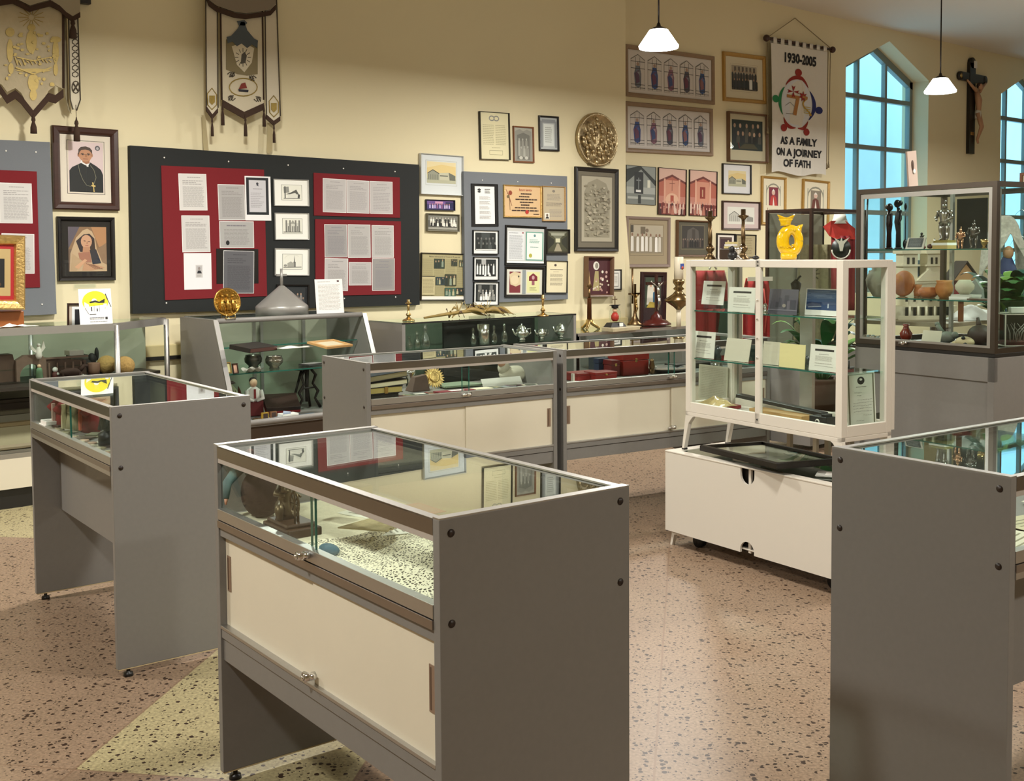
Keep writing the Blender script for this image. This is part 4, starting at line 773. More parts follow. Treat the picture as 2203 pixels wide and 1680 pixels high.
framed('small dark frame standing half hidden behind the white cabinet, left of two',[(1540,501.8),(1580,502.5),(1580,562),(1540,561)],N5,BLKW,.02,.02,'#dcd6cc',(.12,.12,.08,.08),lambda P:(P.rect(.1,.1,.9,.9,'#3a2228'),P.disc_(.7,.2,.07,.05,'#c9b890')),'#55423c')
framed('small dark framed parchment behind the tall candlestick',[(1581.3,503.8),(1625.8,505),(1624,555),(1581,553.8)],N5,BLKW,.014,.02,'#a89c78',None,lambda P:P.lines(.12,.1,.88,.9,10,'#8a7e5c'),'#a89c78')
# round relief
s_,z_=onn(1281,301,N1); ss0,ss1=onn(1238,301,N1)[0],onn(1325,301,N1)[0]; za,zb_=onn(1281,243,N1)[1],onn(1281,359,N1)[1]; rx_=(ss1-ss0)/2; rz_=(za-zb_)/2
t=thing('relief_medallion','large round bronze relief hanging above the tall black frame','relief',SN(s_,N1,z_),WY)
RB=mat('relief_bronze',(.42,.33,.19),.35,.9,noise=.5,nscale=25,bump=.8)
b=MB(RB); b.T=Matrix.Rotation(PI/2,4,'X'); b.lathe([(1*rx_,0),(1*rx_,.03),(.97*rx_,.045),(.9*rx_,.04),(.87*rx_,.028)],sx=1,sy=rz_/rx_,seg=48); b.build('rim',t)
b=MB(RB); 
def rel(u,v):
    r=u*.9; a=v*2*PI; x=r*rx_*math.cos(a); z=r*rz_*math.sin(a); y=-.02-.02*abs(math.sin(x*23+3)*math.cos(z*19+1)+.5*math.sin(x*47+z*31))*(1-u**6); return (x,y,z)
b.sheet(rel,26,72); 
for i in range(22):
    a=i*2.4; q=.18+.62*(i/22)**.6; x_,z2=q*rx_*math.cos(a),q*rz_*math.sin(a); b.ball((x_,-.034,z2),.017,.014,.02,8,6); b.tube([(x_,-.03,z2-.015),(x_+.01,-.032,z2-.05),(x_+.018,-.03,z2-.085)],[.018,.02,.010],7)
b.build('relief',t)
# ================= banners, crucifix on the wall =================
BCL=mat('ivory_brocade','#b5a88a',.8,noise=.12,nscale=25,bump=.2); FRG=mat('brown_fringe','#3d2a1e',.9,noise=.3,nscale=60,stretch=(8,8,1)); CREAMC=mat('cream_satin','#c9bfa6',.7,noise=.06,nscale=12)
GT=mat('gold_thread','#97803c',.45,.3,noise=.3,nscale=60); BT=mat('dark_thread','#4a4134',.7); LNG='#'
def flatpoly(b,pts,y,m=None,th=.004):
    if m: b.m(m)
    b.prism(pts,y-th,y)
def pxs(pts,n,o): # pixel list -> local x,z about origin (s,z)
    return [(onn(x,y,n)[0]-o[0],onn(x,y,n)[1]-o[1]) for x,y in pts]
def tassel(b,x,y,z,l=.12,r=.018):
    b.lathe([(.003,0),(.006,-.02),(r*.6,-.03),(r*.7,-.045),(r*.45,-.055),(r,-.09),(r*1.1,-l),(.001,-l)],(x,y,z),10)
def fringe(b,pts,y,h=.05,w=.004):
    for (a,c) in zip(pts,pts[1:]):
        b.add([(a[0],y,a[1]),(c[0],y,c[1]),(c[0],y,c[1]-h),(a[0],y,a[1]-h),(a[0],y+.012,a[1]),(c[0],y+.012,c[1]),(c[0],y+.012,c[1]-h),(a[0],y+.012,a[1]-h)],[(0,1,2,3),(7,6,5,4),(0,4,5,1),(3,2,6,7)])
nb=NA-.12
o=onn(70,0,nb); t=thing('processional_banner','ivory and gold processional banner with fringe, far left','banner',SN(o[0],nb,o[1]),WY)
body=pxs([(-12,-60),(135,-60),(134,192),(118,184),(103,196),(88,222),(70,240),(58,226),(44,200),(32,190),(14,198),(2,182),(-12,176)],nb,o)
b=MB(BCL); flatpoly(b,body,0,th=.012); b.build('cloth',t)
b=MB(FRG); fringe(b,pxs([(135,192),(118,205),(103,200),(70,238),(44,205),(32,194),(14,205),(0,184),(-14,178)][::1],nb,o),-.014,.055); b.tube([(p[0],-.014,p[1]) for p in pxs([(134,-60),(135,190)],nb,o)],.008,6); tassel(b,*[pxs([(70,240)],nb,o)[0][0],-.012,pxs([(70,244)],nb,o)[0][1]],l=.13,r=.02); b.build('fringe',t)
b=MB(GT)
KK=[0]
def lf(cx,cy,rx,ry,n=10,a0=0):
    KK[0]+=1; flatpoly(b,pxs([(cx+rx*math.cos(2*PI*i/n+a0),cy+ry*math.sin(2*PI*i/n+a0)) for i in range(n)],nb,o),-.0115-.00012*KK[0],th=.003)
def seg(x0,y0,x1,y1,w=2.2):
    dx,dy=x1-x0,y1-y0; l=math.hypot(dx,dy) or 1; nx,ny=-dy/l*w/2,dx/l*w/2; KK[0]+=1; flatpoly(b,pxs([(x0+nx,y0+ny),(x1+nx,y1+ny),(x1-nx,y1-ny),(x0-nx,y0-ny)],nb,o),-.0115-.00012*KK[0],th=.003)
random.seed(3)
for i in range(14): a=i*2*PI/14; seg(66+6*math.cos(a),38+6*math.sin(a),66+28*math.cos(a),38+24*math.sin(a),1.3)
for (cx,cy,rx,ry) in ((66,90,12,26),(66,60,9,8),(70,178,12,20),(70,205,8,12),(20,110,7,26),(118,112,7,26),(20,70,10,10),(118,86,12,7),(118,150,5,14),(22,148,6,12),(70,152,38,4)): lf(cx,cy,rx,ry)
for i in range(46): lf(rnd(8,126),rnd(70,185),rnd(2,5),rnd(2,4),7)
for i in range(10): seg(30+8*i,128+rnd(-4,4),36+8*i,138+rnd(-4,4),2)
for sx in (-1,1): seg(70,160,70+sx*38,146,3); seg(70,132,70+sx*36,124,2.5)
b.build('gold_embroidery',t)
b=MB(mat('ivory_valance','#9d937c',.8)); v=pxs([(-14,-60),(167,-60),(168,28),(152,37),(138,28),(124,14),(104,2),(80,8),(60,14),(40,4),(24,-4),(-14,2)],nb,o); flatpoly(b,v,-.03,th=.01)
b.m(FRG); fringe(b,pxs([(168,28),(152,37),(138,28),(124,14),(104,4),(80,10),(60,16),(40,6),(24,-2),(-14,4)],nb,o),-.042,.035); tassel(b,pxs([(152,40)],nb,o)[0][0],-.04,pxs([(152,38)],nb,o)[0][1],l=.14,r=.022); b.build('valance',t)
b=MB(mat('ribbon_ivory','#cfc6b0',.7)); rb=pxs([(146,20),(166,20),(172,215),(164,238),(156,232),(150,214)],nb,o); flatpoly(b,rb,.0,th=.006)
b.m(BT); 
for pa,pb in (((146,20),(150,214)),((166,20),(172,215)),((150,214),(156,236)),((172,215),(164,238))): b.tube([(q[0],-.008,q[1]) for q in pxs([pa,pb],nb,o)],.004,5)
cxr=161
for i in range(7):
    yy=70+14*i
    for sx in (-1,1):
        p=pxs([(cxr-1+i*.2,yy),(cxr+sx*6,yy+4),(cxr+sx*6,yy+9),(cxr+sx*1,yy+12)],nb,o); b.tube([(q[0],-.008,q[1]) for q in p],.0035,5)
p=pxs([(cxr+1+8*math.cos(2*PI*i/12),188+13*math.sin(2*PI*i/12)) for i in range(13)],nb,o); b.tube([(q[0],-.008,q[1]) for q in p],.004,5)
for sx,sy in ((1,1),(1,-1)): p=pxs([(cxr+1-5*sx,188-8*sy),(cxr+1+5*sx,188+8*sy)],nb,o); b.tube([(q[0],-.008,q[1]) for q in p],.005,5)
b.m(FRG); z_=pxs([(163,252)],nb,o)[0]; tassel(b,z_[0],-.01,z_[1],l=.16,r=.02); b.tube([(z_[0],-.008,z_[1]),(z_[0],-.008,z_[1]+.08)],.002,5)
b.m(mat('ribbon_back','#948a70',.8)); flatpoly(b,pxs([(136,36),(146,30),(151,225),(157,244),(150,236),(143,205)],nb,o),.03,th=.004); b.build('side_ribbon',t)
# second banner
o=onn(520,0,nb); t=thing('processional_banner','ivory processional banner with an embroidered canopy and two side ribbons','banner',SN(o[0],nb,o[1]),WY)
b=MB(CREAMC); flatpoly(b,pxs([(470,-60),(566,-60),(566,222),(524,241),(478,215)],nb,o),0,th=.008); b.build('cloth',t)
b=MB(FRG); fringe(b,pxs([(478,215),(524,241),(566,222)],nb,o),-.012,.05)
for (x,y) in ((477,222),(526,246),(566,226)): q=pxs([(x,y)],nb,o)[0]; tassel(b,q[0],-.012,q[1],.16,.012)
for x in (472,562): b.tube([(q[0],-.01,q[1]) for q in pxs([(x,-60),(x+4,215)],nb,o)],.006,6)
b.build('fringe',t)
b=MB(mat('olive_satin','#7d7150',.6)); flatpoly(b,pxs([(485,85),(553,92),(553,160),(530,163),(510,160),(485,150)],nb,o),-.009,th=.002)
b.m(CREAMC); flatpoly(b,pxs([(497,100),(522,92),(545,104),(540,135),(524,156),(508,140)],nb,o),-.011,th=.002)
b.m(mat('blue_grey_thread','#4a5258',.7)); flatpoly(b,pxs([(486,80),(495,78),(510,62),(516,48),(524,48),(530,66),(545,84),(553,88),(551,104),(540,96),(530,104),(518,94),(508,100),(498,90),(488,94)],nb,o),-.013,th=.003)
flatpoly(b,pxs([(508,46),(524,44),(530,50),(524,56),(512,55)],nb,o),-.013,th=.003)
b.m(mat('figure_thread','#4c463c',.7)); flatpoly(b,pxs([(518,118),(524,112),(529,120),(526,136),(516,138)],nb,o),-.014,th=.002)
b.m(BT); 
for i in range(12):
    a=i*PI/6; q=pxs([(521+10*math.cos(a),124+12*math.sin(a)),(521+17*math.cos(a),124+20*math.sin(a))],nb,o); b.tube([(k[0],-.013,k[1]) for k in q],.0025,4)
q=pxs([(522+30*math.cos(2*PI*i/20),188+19*math.sin(2*PI*i/20)) for i in range(21)],nb,o); b.m(GT); b.tube([(k[0],-.010,k[1]) for k in q],.004,5)
b.m(mat('red_thread','#7a2a20',.7)); flatpoly(b,pxs([(512,192),(518,180),(526,178),(530,190)],nb,o),-.011,th=.002); b.m(mat('navy_thread','#23222c',.7)); flatpoly(b,pxs([(511,192),(533,194),(532,199),(512,197)],nb,o),-.012,th=.002)
b.m(BT)
for (cx,cy,s1,s2) in ((488,160,1,1),(550,168,-1,1),(505,212,-1,-1),(545,214,1,-1)):
    for k in range(3):
        q=pxs([(cx+s1*(k*5),cy+s2*k*3),(cx+s1*(6+k*4),cy-s2*5),(cx+s1*(9+k*3),cy+s2*3),(cx+s1*(4+k*3),cy+s2*6)],nb,o); b.tube([(p[0],-.010,p[1]) for p in q],.004,5)
b.build('embroidery',t)
for (a,pts,tip) in (('l',[(441,-60),(466,-60),(468,232),(456,246),(443,228)],(455,248)),('r',[(568,-60),(592,-60),(602,250),(588,260),(572,246)],(588,264))):
    b=MB(mat('ribbon_ivory','#cfc6b0')); flatpoly(b,pxs(pts,nb,o),-.0,th=.006); b.m(BT)
    for i in (0,1): 
        q=pxs([pts[i],pts[[4,2][i]]],nb,o); b.tube([(k[0],-.008,k[1]) for k in q],.005,5)
    b.m(FRG); fringe(b,pxs([pts[4],pts[3],pts[2]],nb,o),-.008,.035); q=pxs([tip],nb,o)[0]; tassel(b,q[0],-.008,q[1],.15,.010)
    b.m(GT); cx,cy=(tip[0],tip[1]-36); q=pxs([(cx-9,cy+14),(cx-10,cy-10),(cx,cy-22),(cx+10,cy-8),(cx+10,cy+14),(cx,cy+24),(cx-9,cy+14)],nb,o); b.tube([(k[0],-.008,k[1]) for k in q],.004,5); flatpoly(b,pxs([(cx-6,cy+8),(cx-6,cy-6),(cx+6,cy-6),(cx+6,cy+8),(cx,cy+14)],nb,o),-.008,th=.003); b.build('side_ribbon',t)
b=MB(mat('valance_mauve','#837868',.8)); flatpoly(b,pxs([(434,-60),(590,-60),(589,10),(578,22),(556,26),(525,30),(500,27),(480,20),(462,14),(446,2),(440,-10)],nb,o),-.02,th=.012)
b.m(FRG); fringe(b,pxs([(441,-8),(446,4),(462,16),(480,22),(500,29),(525,32),(556,28),(578,24),(589,12)],nb,o),-.034,.035); b.build('valance',t)
b=MB(mat('sheer_ribbon','#a89a74',.8)); 
for pts in ([(444,245),(452,246),(459,322),(448,322)],[(586,262),(598,262),(596,322),(590,330),(584,326)]): flatpoly(b,pxs(pts,nb,o),.08,th=.003)
b.build('hanging_tail',t)
b=MB(BLK); s_,z_=onn(179,4,NA); b.box(-.035,-.05,0,.035,0,.14); o_=b.build('wall_bracket'); place(o_,SN(s_,NA,onn(179,10,NA)[1]),WY); tag(o_,'small black bracket on the wall at the top edge, right of the first banner','bracket')
# anniversary banner
nb2=NB-.05; o=onn(1715,100,nb2); t=thing('anniversary_banner','white cloth banner reading 1930-2005 hanging from a wooden rod','banner',SN(o[0],nb2,o[1]),WY)
RP=pxs([(1646,82.5),(1788,107.5)],nb2,o); rs=(RP[1][1]-RP[0][1])/(RP[1][0]-RP[0][0])
b=MB(WOODD); b.tube([(RP[0][0],-.02,RP[0][1]),(RP[1][0],-.02,RP[1][1])],.018,12); b.ball((RP[0][0],-.02,RP[0][1]),.04); b.ball((RP[1][0],-.02,RP[1][1]),.04); b.build('rod',t)
C4=pxs([(1653,93),(1776,112),(1769,379),(1653,371)],nb2,o)
def bil(u,v):
    a,b_,c,d=C4; x=(a[0]*(1-u)+b_[0]*u)*(1-v)+(d[0]*(1-u)+c[0]*u)*v; z=(a[1]*(1-u)+b_[1]*u)*(1-v)+(d[1]*(1-u)+c[1]*u)*v
    return x,z
def fold(u,v): return -.035-.010*math.sin(u*14+1.2)*(.3+v)-.022*math.exp(-((u-.53)/.035)**2)*(.1+.9*v)-.01*math.sin(u*5+v*3)
CL=mat('white_banner_cloth','#d6d2c8',.85,noise=.03,nscale=30)
b=MB(CL); b.sheet(lambda u,v:(bil(u,v)[0],fold(u,v),bil(u,v)[1]+(.02*math.sin(u*9) if v>.999 else 0)),60,40); b.build('cloth',t)
for k in range(8):
    b=MB(CL); u=(k+.25)/8; u2=u+.06; z0=bil(u,0)[1]; x0,x1=bil(u,0)[0],bil(u2,0)[0]; zr=RP[0][1]+rs*(x0-RP[0][0])
    b.add([(x0,-.045,z0),(x1,-.045,z0),(x1,-.045,zr+.02),(x0,-.045,zr+.02),(x0,.0,zr+.02),(x1,.0,zr+.02),(x0,.0,z0),(x1,.0,z0)],[(0,1,2,3),(3,2,5,4),(4,5,7,6)],True); b.build('hanging_loop',t,solid=.002)
def onb(b,pts,col,lift=.004):   # pts in banner u,v ; draped flat decal
    b.m(cc(col,.8)); b.add([(bil(u,v)[0],fold(u,v)-lift,bil(u,v)[1]) for u,v in pts],[list(range(len(pts)))[::-1]])
def strip(b,fn,n,col,lift=.004):
    b.m(cc(col,.8)); vs=[]
    for i in range(n+1):
        (a,c),(d,e)=fn(i/n); vs+=[(bil(a,c)[0],fold(a,c)-lift,bil(a,c)[1]),(bil(d,e)[0],fold(d,e)-lift,bil(d,e)[1])]
    b.add(vs,[(2*i,2*i+2,2*i+3,2*i+1) for i in range(n)])
cu_,cv_=.46,.445; ru,rv=.30,.195
def arcs(b,a0,a1,col,w=.055,hd=None):
    strip(b,lambda k:(((cu_+(ru+w*math.sin(PI*k))*math.cos(R(a0+(a1-a0)*k)),cv_+(rv+w*.46*math.sin(PI*k))*math.sin(R(a0+(a1-a0)*k)))),(cu_+(ru-.01)*math.cos(R(a0+(a1-a0)*k)),cv_+(rv-.005)*math.sin(R(a0+(a1-a0)*k)))),18,col)
    am=R(hd if hd is not None else (a0+a1)/2); hu,hv=cu_+(ru+.10)*math.cos(am),cv_+(rv+.048)*math.sin(am)
    onb(b,[(hu+.06*math.cos(i*PI/8),hv+.029*math.sin(i*PI/8)) for i in range(16)],col,.006)
b=MB(CL)
onb(b,[(cu_+(ru-.015)*math.cos(i*PI/15),cv_+(rv-.008)*math.sin(i*PI/15)) for i in range(30)],'#cfd2d8',.002)
arcs(b,-135,-45,'#8d2418'); arcs(b,150,218,'#1f7a48',.05); arcs(b,-35,38,'#232a66',.05,8); arcs(b,95,142,'#8d2418',.05,125); arcs(b,42,88,'#8d2418',.05,62)
# 75 with cross and leaf
onb(b,[(.27,.38),(.49,.385),(.49,.40),(.44,.54),(.38,.535),(.43,.41),(.27,.405)],'#a8743c',.006)
strip(b,lambda k:((.62-.08*math.sin(k*5),.40+.13*k),(.66-.08*math.sin(k*5),.40+.13*k)),12,'#b08a30',.006)
onb(b,[(.52,.375),(.66,.38),(.66,.40),(.52,.395)],'#a8743c',.006)
for a in range(4):
    th=a*PI/2; onb(b,[(.38,.355),(.38+.11*math.cos(th-.3),.355+.05*math.sin(th-.3)),(.38+.08*math.cos(th),.355+.036*math.sin(th)),(.38+.11*math.cos(th+.3),.355+.05*math.sin(th+.3))],'#8d1f1c',.007)
onb(b,[(.56+ (.10 if i%2==0 else .05)*math.cos(i*PI/7-PI/2),.385+(.045 if i%2==0 else .022)*math.sin(i*PI/7-PI/2)) for i in range(14)],'#8d1f1c',.007)
for (a,c) in (((.25,.47),(.33,.44)),((.33,.44),(.40,.47)),((.26,.47),(.26,.53)),((.39,.47),(.39,.53)),((.26,.53),(.39,.53))): onb(b,[(a[0],a[1]-.003),(c[0],c[1]-.003),(c[0],c[1]+.003),(a[0],a[1]+.003)],'#8f8f8c',.007)
for k in range(4): onb(b,[(.58,.46+.016*k),(.72,.462+.016*k),(.72,.467+.016*k),(.58,.465+.016*k)],'#b8a23c',.008)
b.build('emblem',t)
def btext(b,txt,u,v,size,sx=.95,off=.0022):
    vs,fs=textpolys(txt,size,off,sx); W_=(C4[1][0]-C4[0][0]); H_=(C4[0][1]-C4[3][1]); b.m(cc('#17171b',.8)); q=[]
    for x,y in vs:
        uu,vv=u+x/W_,v-y/H_; X,Z=bil(uu,vv); q.append((X,fold(uu,vv)-.006,Z))
    b.add(q,fs)
for a_ in (('1930-2005',.50,.10,.15,1.05,.006),('AS A FAMILY',.50,.745,.118,1.1,.0045),('ON A JOURNEY',.49,.835,.118,1.1,.0045),('OF FAITH',.49,.92,.118,1.1,.0045)):
    b=MB(CL); btext(b,a_[0],a_[1],a_[2],a_[3],a_[4],a_[5]); b.build('lettering',t)
cd_=mat('cord','#8d7f62',.8); b=MB(cd_); ap=pxs([(1715,38)],nb2,o)[0]
b.tube([(RP[0][0],-.02,RP[0][1]),(ap[0],.03,ap[1]),(RP[1][0],-.02,RP[1][1])],.005,6)
for (xa,ya,xb,yb) in ((1650,92,1650,272),(1785,110,1781,345),(1780,110,1777,348)): q=pxs([(xa,ya),(xb,yb)],nb2,o); b.tube([(q[0][0],-.01,q[0][1]),(q[1][0],-.01,q[1][1])],.005,6); tassel(b,q[1][0],-.01,q[1][1],.05,.012)
b.build('cord',t)
# crucifix figure helper: a single skin of chained limbs
def figure(b,P,r,m):   # P dict of joints, r scale ; tapered tubes blended at joints
    b.m(m)
    for k in P: b.tube(P[k][0],[q*r for q in P[k][1]],8)
def corpus(b,s,y=0,skin=None,cloth=None,hair=None):   # crucified figure, height s, arms spread, origin between the shoulders
    skin=skin or mat('corpus_skin','#b58a6a',.5); b.m(skin)
    b.tube([(-.02*s,y-.02*s,-.05*s),(0,y-.05*s,-.2*s),(.02*s,y-.04*s,-.33*s),(.02*s,y-.03*s,-.42*s)],[.035*s,.055*s,.040*s,.046*s],10)
    for sx in (-1,1):
        b.tube([(sx*.05*s,y-.035*s,-.06*s),(sx*.17*s,y-.02*s,.02*s),(sx*.30*s,y-.01*s,.10*s)],[.03*s,.022*s,.014*s],8)
        b.tube([(sx*.025*s+.01*s,y-.04*s,-.40*s),(sx*.02*s+.05*s,y-.08*s,-.62*s),(sx*.008*s+.01*s,y-.03*s,-.82*s),(sx*.008*s+.0*s,y-.05*s,-.88*s)],[.036*s,.028*s,.018*s,.014*s],8)
    b.ball((.02*s,y-.06*s,.015*s),.038*s,.042*s,.052*s,10,8); b.m(hair or mat('corpus_hair','#3a2418',.7)); b.ball((.02*s,y-.045*s,.03*s),.044*s,.042*s,.05*s,10,8)
    b.m(cloth or mat('loincloth','#cfc8b8',.7)); b.lathe([(.048*s,-.49*s),(.052*s,-.44*s),(.052*s,-.38*s),(.044*s,-.35*s)],(.02*s,y-.03*s,0),12)
s_,z_=onn(2085,232,NB); zt=onn(2088.6,132.3,NB)[1]; zb_=onn(2082,331.3,NB)[1]
t=thing('wall_crucifix','large dark wooden crucifix with a pale figure, between the two windows','crucifix',SN(s_,NB,(zt+zb_)/2),WY)
H_=(zt-zb_)/2; wv=(onn(2091,170,NB)[0]-onn(2079,170,NB)[0])/2; ax0=onn(2061.5,167,NB)[0]-s_; ax1=onn(2113.6,172,NB)[0]-s_; za=H_*.64
BW=mat('ebony_wood','#14110f',.3)
b=MB(BW); b.box(-wv,-.05,-H_,wv,-.005,H_-.03); b.tube([(0,-.05,H_-.03),(0,-.005,H_-.03)],wv,14); b.box(ax0,-.045,za-.06,ax1,-.008,za+.06); b.tube([(ax0,-.047,za),(ax0,-.008,za)],.062,14); b.tube([(ax1,-.047,za),(ax1,-.008,za)],.062,14); b.build('cross',t)
b=MB(BRASS); b.tube([(ax0-.005,-.052,za),(ax0-.005,-.046,za)],.03,10); b.box(-wv*.6,-.055,-H_*.60,wv*.6,-.05,-H_*.53); b.m(PAPER); b.box(.02,-.06,za+.14,.10,-.052,za+.24); b.build('plaque',t)
b=MB(BW); corpus(b,.90,-.055); c=b.build('figure',t); c.location=(.08,0,za-.14)
# ================= objects on and in the cases =================
def mpp(P): return (P-Vector((0,0,CH))).dot(FW)/CF
def col(o,rz,px,y,z=.771):    # point at depth y of a case, in image column px
    u=Vector((math.cos(rz),math.sin(rz),0)); O=Vector((o[0],o[1],0))+Vector((-math.sin(rz),math.cos(rz),0))*y; a=(px-1101.5)/CF; return O+u*((a*O.y-O.x)/(u.x-a*u.y))+Vector((0,0,z))
def at(px,py,z,hpx=0): P=onz(px,py,z); return P,hpx*mpp(P)
def one(name,label,cat,P,b,rz=0,group=None,rx=0,ry=0,bev=0):
    o=b.build(name,bev=bev); place(o,P,rz,rx,ry); return tag(o,label,cat,group)
def lay(q,O,ang,y):    # pixel quad on the vertical plane y of a case frame -> position and size
    u=Vector((math.cos(ang),math.sin(ang),0)); v=Vector((-math.sin(ang),math.cos(ang),0)); Ov=Vector((O[0],O[1],0))+v*y; k=Ov.dot(v)
    pts=[]
    for p in q:
        d=ray(*p); X=d*(k/d.dot(v))+Vector((0,0,CH)); pts.append(((X-Ov).dot(u),X.z))
    w=((pts[1][0]-pts[0][0])+(pts[2][0]-pts[3][0]))/2; h=((pts[0][1]-pts[3][1])+(pts[1][1]-pts[2][1]))/2; cx=sum(p[0] for p in pts)/4; cz=sum(p[1] for p in pts)/4
    return Ov+u*cx+Vector((0,0,cz)),w,h
def card(label,q,O,ang,y,fn=None,bg='#dcd9d0',lean=.12,rz=0,zb=None,name='display_card',cat='card',group=None,th=.0015,border=None,stand=True,bw=0.0):
    P,w,h=lay(q,O,ang,y); z0=zb if zb is not None else P.z-h/2
    t=thing(name,label,cat,(P.x,P.y,z0+.001),ang+rz,group); 
    b=MB(cc(border or bg,.7)); b.T=Matrix.Rotation(-lean,4,'X'); b.box(-w/2,0,0,w/2,th,h); b.build('sheet',t)
    p=Pic(w-2*bw,h-2*bw,bg); 
    if fn: fn(p)
    o=p.build('print',t); o.rotation_euler=(-lean,0,0); o.location=(0,h/2*math.sin(lean)-.0008,h/2*math.cos(lean))
    if stand:
        s=MB(glassmat('acrylic',(.95,.97,.97),.06)); s.add([(-w*.4,0,0),(w*.4,0,0),(w*.4,.05,0),(-w*.4,.05,0),(-w*.4,h*.5*math.sin(lean)+.004,h*.5),(w*.4,h*.5*math.sin(lean)+.004,h*.5)],[(0,1,2,3),(3,2,5,4)]); s.build('stand',t)
    return t
def candle(label,P,h,r,m=None,group=None,name='candlestick'):
    t=thing(name,label,'candlestick',P,0,group); m=m or BRASS
    b=MB(m); b.lathe([(r,0),(r,h*.04),(r*.75,h*.07),(r*.45,h*.11),(r*.3,h*.16)]); b.build('base',t)
    b=MB(m); b.lathe([(r*.3,h*.15),(r*.22,h*.2),(r*.42,h*.27),(r*.42,h*.31),(r*.2,h*.38),(r*.17,h*.52),(r*.24,h*.72),(r*.16,h*.78)]); b.build('stem',t)
    b=MB(m); b.lathe([(r*.16,h*.77),(r*.5,h*.82),(r*.5,h*.84),(r*.24,h*.86),(r*.24,h*.99),(r*.2,h),(.0005,h*.95)]); b.build('socket',t); return t
def crossobj(b,h,w,t_=.02,m=None,zc=.66,flare=0):
    b.box(-t_/2,-t_/2,0,t_/2,t_/2,h); b.box(-w/2,-t_/2,h*zc-t_/2,w/2,t_/2,h*zc+t_/2)
    if flare:
        for (x,z) in ((-w/2,h*zc),(w/2,h*zc),(0,h)): b.ball((x,0,z),flare,flare*.7,flare,8,6)
# --- on the sloped case ---
P,_=at(492,685,1.07); m_=mpp(P); r=31*m_
t=thing('gold_plate','round gold relief plate on a small stand, on the slanted case','plate',P,WY)
b=MB(mat('polished_gold',(.75,.46,.10),.28,.9,noise=.35,nscale=35,bump=.7)); b.T=Matrix.Translation((0,.02,r+.012))@Matrix.Rotation(PI/2-.15,4,'X'); b.lathe([(r,0),(r,.008),(r*.93,.012),(r*.88,.006),(0.001,.006)],seg=40)
for sx in (-1,0,1):
    x_=sx*r*.38; b.ball((x_,r*.42,.008),r*.11,r*.13,.012,10,6); b.tube([(x_,r*.32,.006),(x_*1.1,-r*.1,.006),(x_*1.2,-r*.6,.006)],[r*.10,r*.15,r*.20],8); b.tube([(x_,r*.2,.010),(x_+r*.22,r*.0,.012)],r*.05,6)
for i in range(20): b.ball((r*.8*math.cos(i*PI/10),r*.8*math.sin(i*PI/10),.006),r*.05,r*.05,.006,6,5); b.build('plate',t)
b=MB(mat('brass_wire',(.7,.55,.25),.3,1)); 
for sx in (-1,1): b.tube([(sx*.03,-.035,.03),(sx*.035,-.03,.003),(sx*.03,.05,.003),(sx*.02,.06,.07)],.003,6)
b.tube([(-.035,-.03,.003),(.035,-.03,.003)],.003,6); b.build('stand',t)
P,_=at(607,676,1.07); m_=mpp(P); r=56*m_; h=62*m_
GM=mat('grey_spire_metal','#9a9893',.38,.45,noise=.05,nscale=10)
t=thing('cone_spire_lid','silver grey cone with a small cross on top, on the slanted case','model',P,WY)
b=MB(GM); b.lathe([(r,0),(r,h*.27),(r*.97,h*.31),(r*.1,h*.99),(.001,h)],seg=48); b.build('cone',t)
b=MB(GM); c=36*m_; b.lathe([(.012,0),(.009,c)],(0,0,h*.98),8); b.box(-.008,-.005,h*.98,.008,.005,h+c); b.box(-.04,-.005,h+c*.55,.04,.005,h+c*.55+.016); b.build('cross',t)
Osl=SN(3.27,6.735+.32); card('white typed notice standing beside the silver cone',[(678,603),(738,608),(742,678),(684,680)],Osl,WY,0,lambda p:(p.rect(.8,.04,.88,.09,'#4a3034'),p.lines(.1,.06,.6,.1,1,'#a9a6a0'),p.lines(.1,.15,.9,.9,20,'#b9b6b0')),'#e8e5e2',.1,zb=1.071)
# --- on the corner case ---
OK_=SN(2.6,6.95+.05)
framed('ornate gilt frame with red liner on a wooden stand, cut by the left edge',[(-75,500),(48,510),(52,664),(-71,668)],7.15,GOLD,.06,.05,'#b99c6a',None,lambda p:(p.rect(0,0,1,1,'#a3151a'),p.rect(.09,.07,.91,.93,'#b39a68'),p.rect(.26,.25,.74,.78,'#0d0c0c'),p.disc_(.5,.72,.15,.05,'#4a3018')),'#a3151a',name='gilt_framed_picture')
b=MB(mat('orange_wood','#8a4c1c',.4,noise=.2,nscale=10)); P=onz(-10,704,1.066); b.slab([(-.22,-.1),(.14,-.1),(.17,.06),(-.22,.06)],0,.10); one('wooden_plinth','brown wooden plinth under the gilt frame','plinth',P,b,WY,bev=.006)
b=MB(PAPER); random.seed(5); b.sheet(lambda u,v:((u-.5)*.24,(v-.5)*.1,.035*math.exp(-((u-.4)/.3)**2)*(.6+.4*math.sin(u*17+v*9))*(1-abs(v-.5)*1.6)+.002),16,6,False); one('crumpled_paper','crumpled white paper on the corner case beside the plinth','paper',onz(36,703,1.068),b,WY)
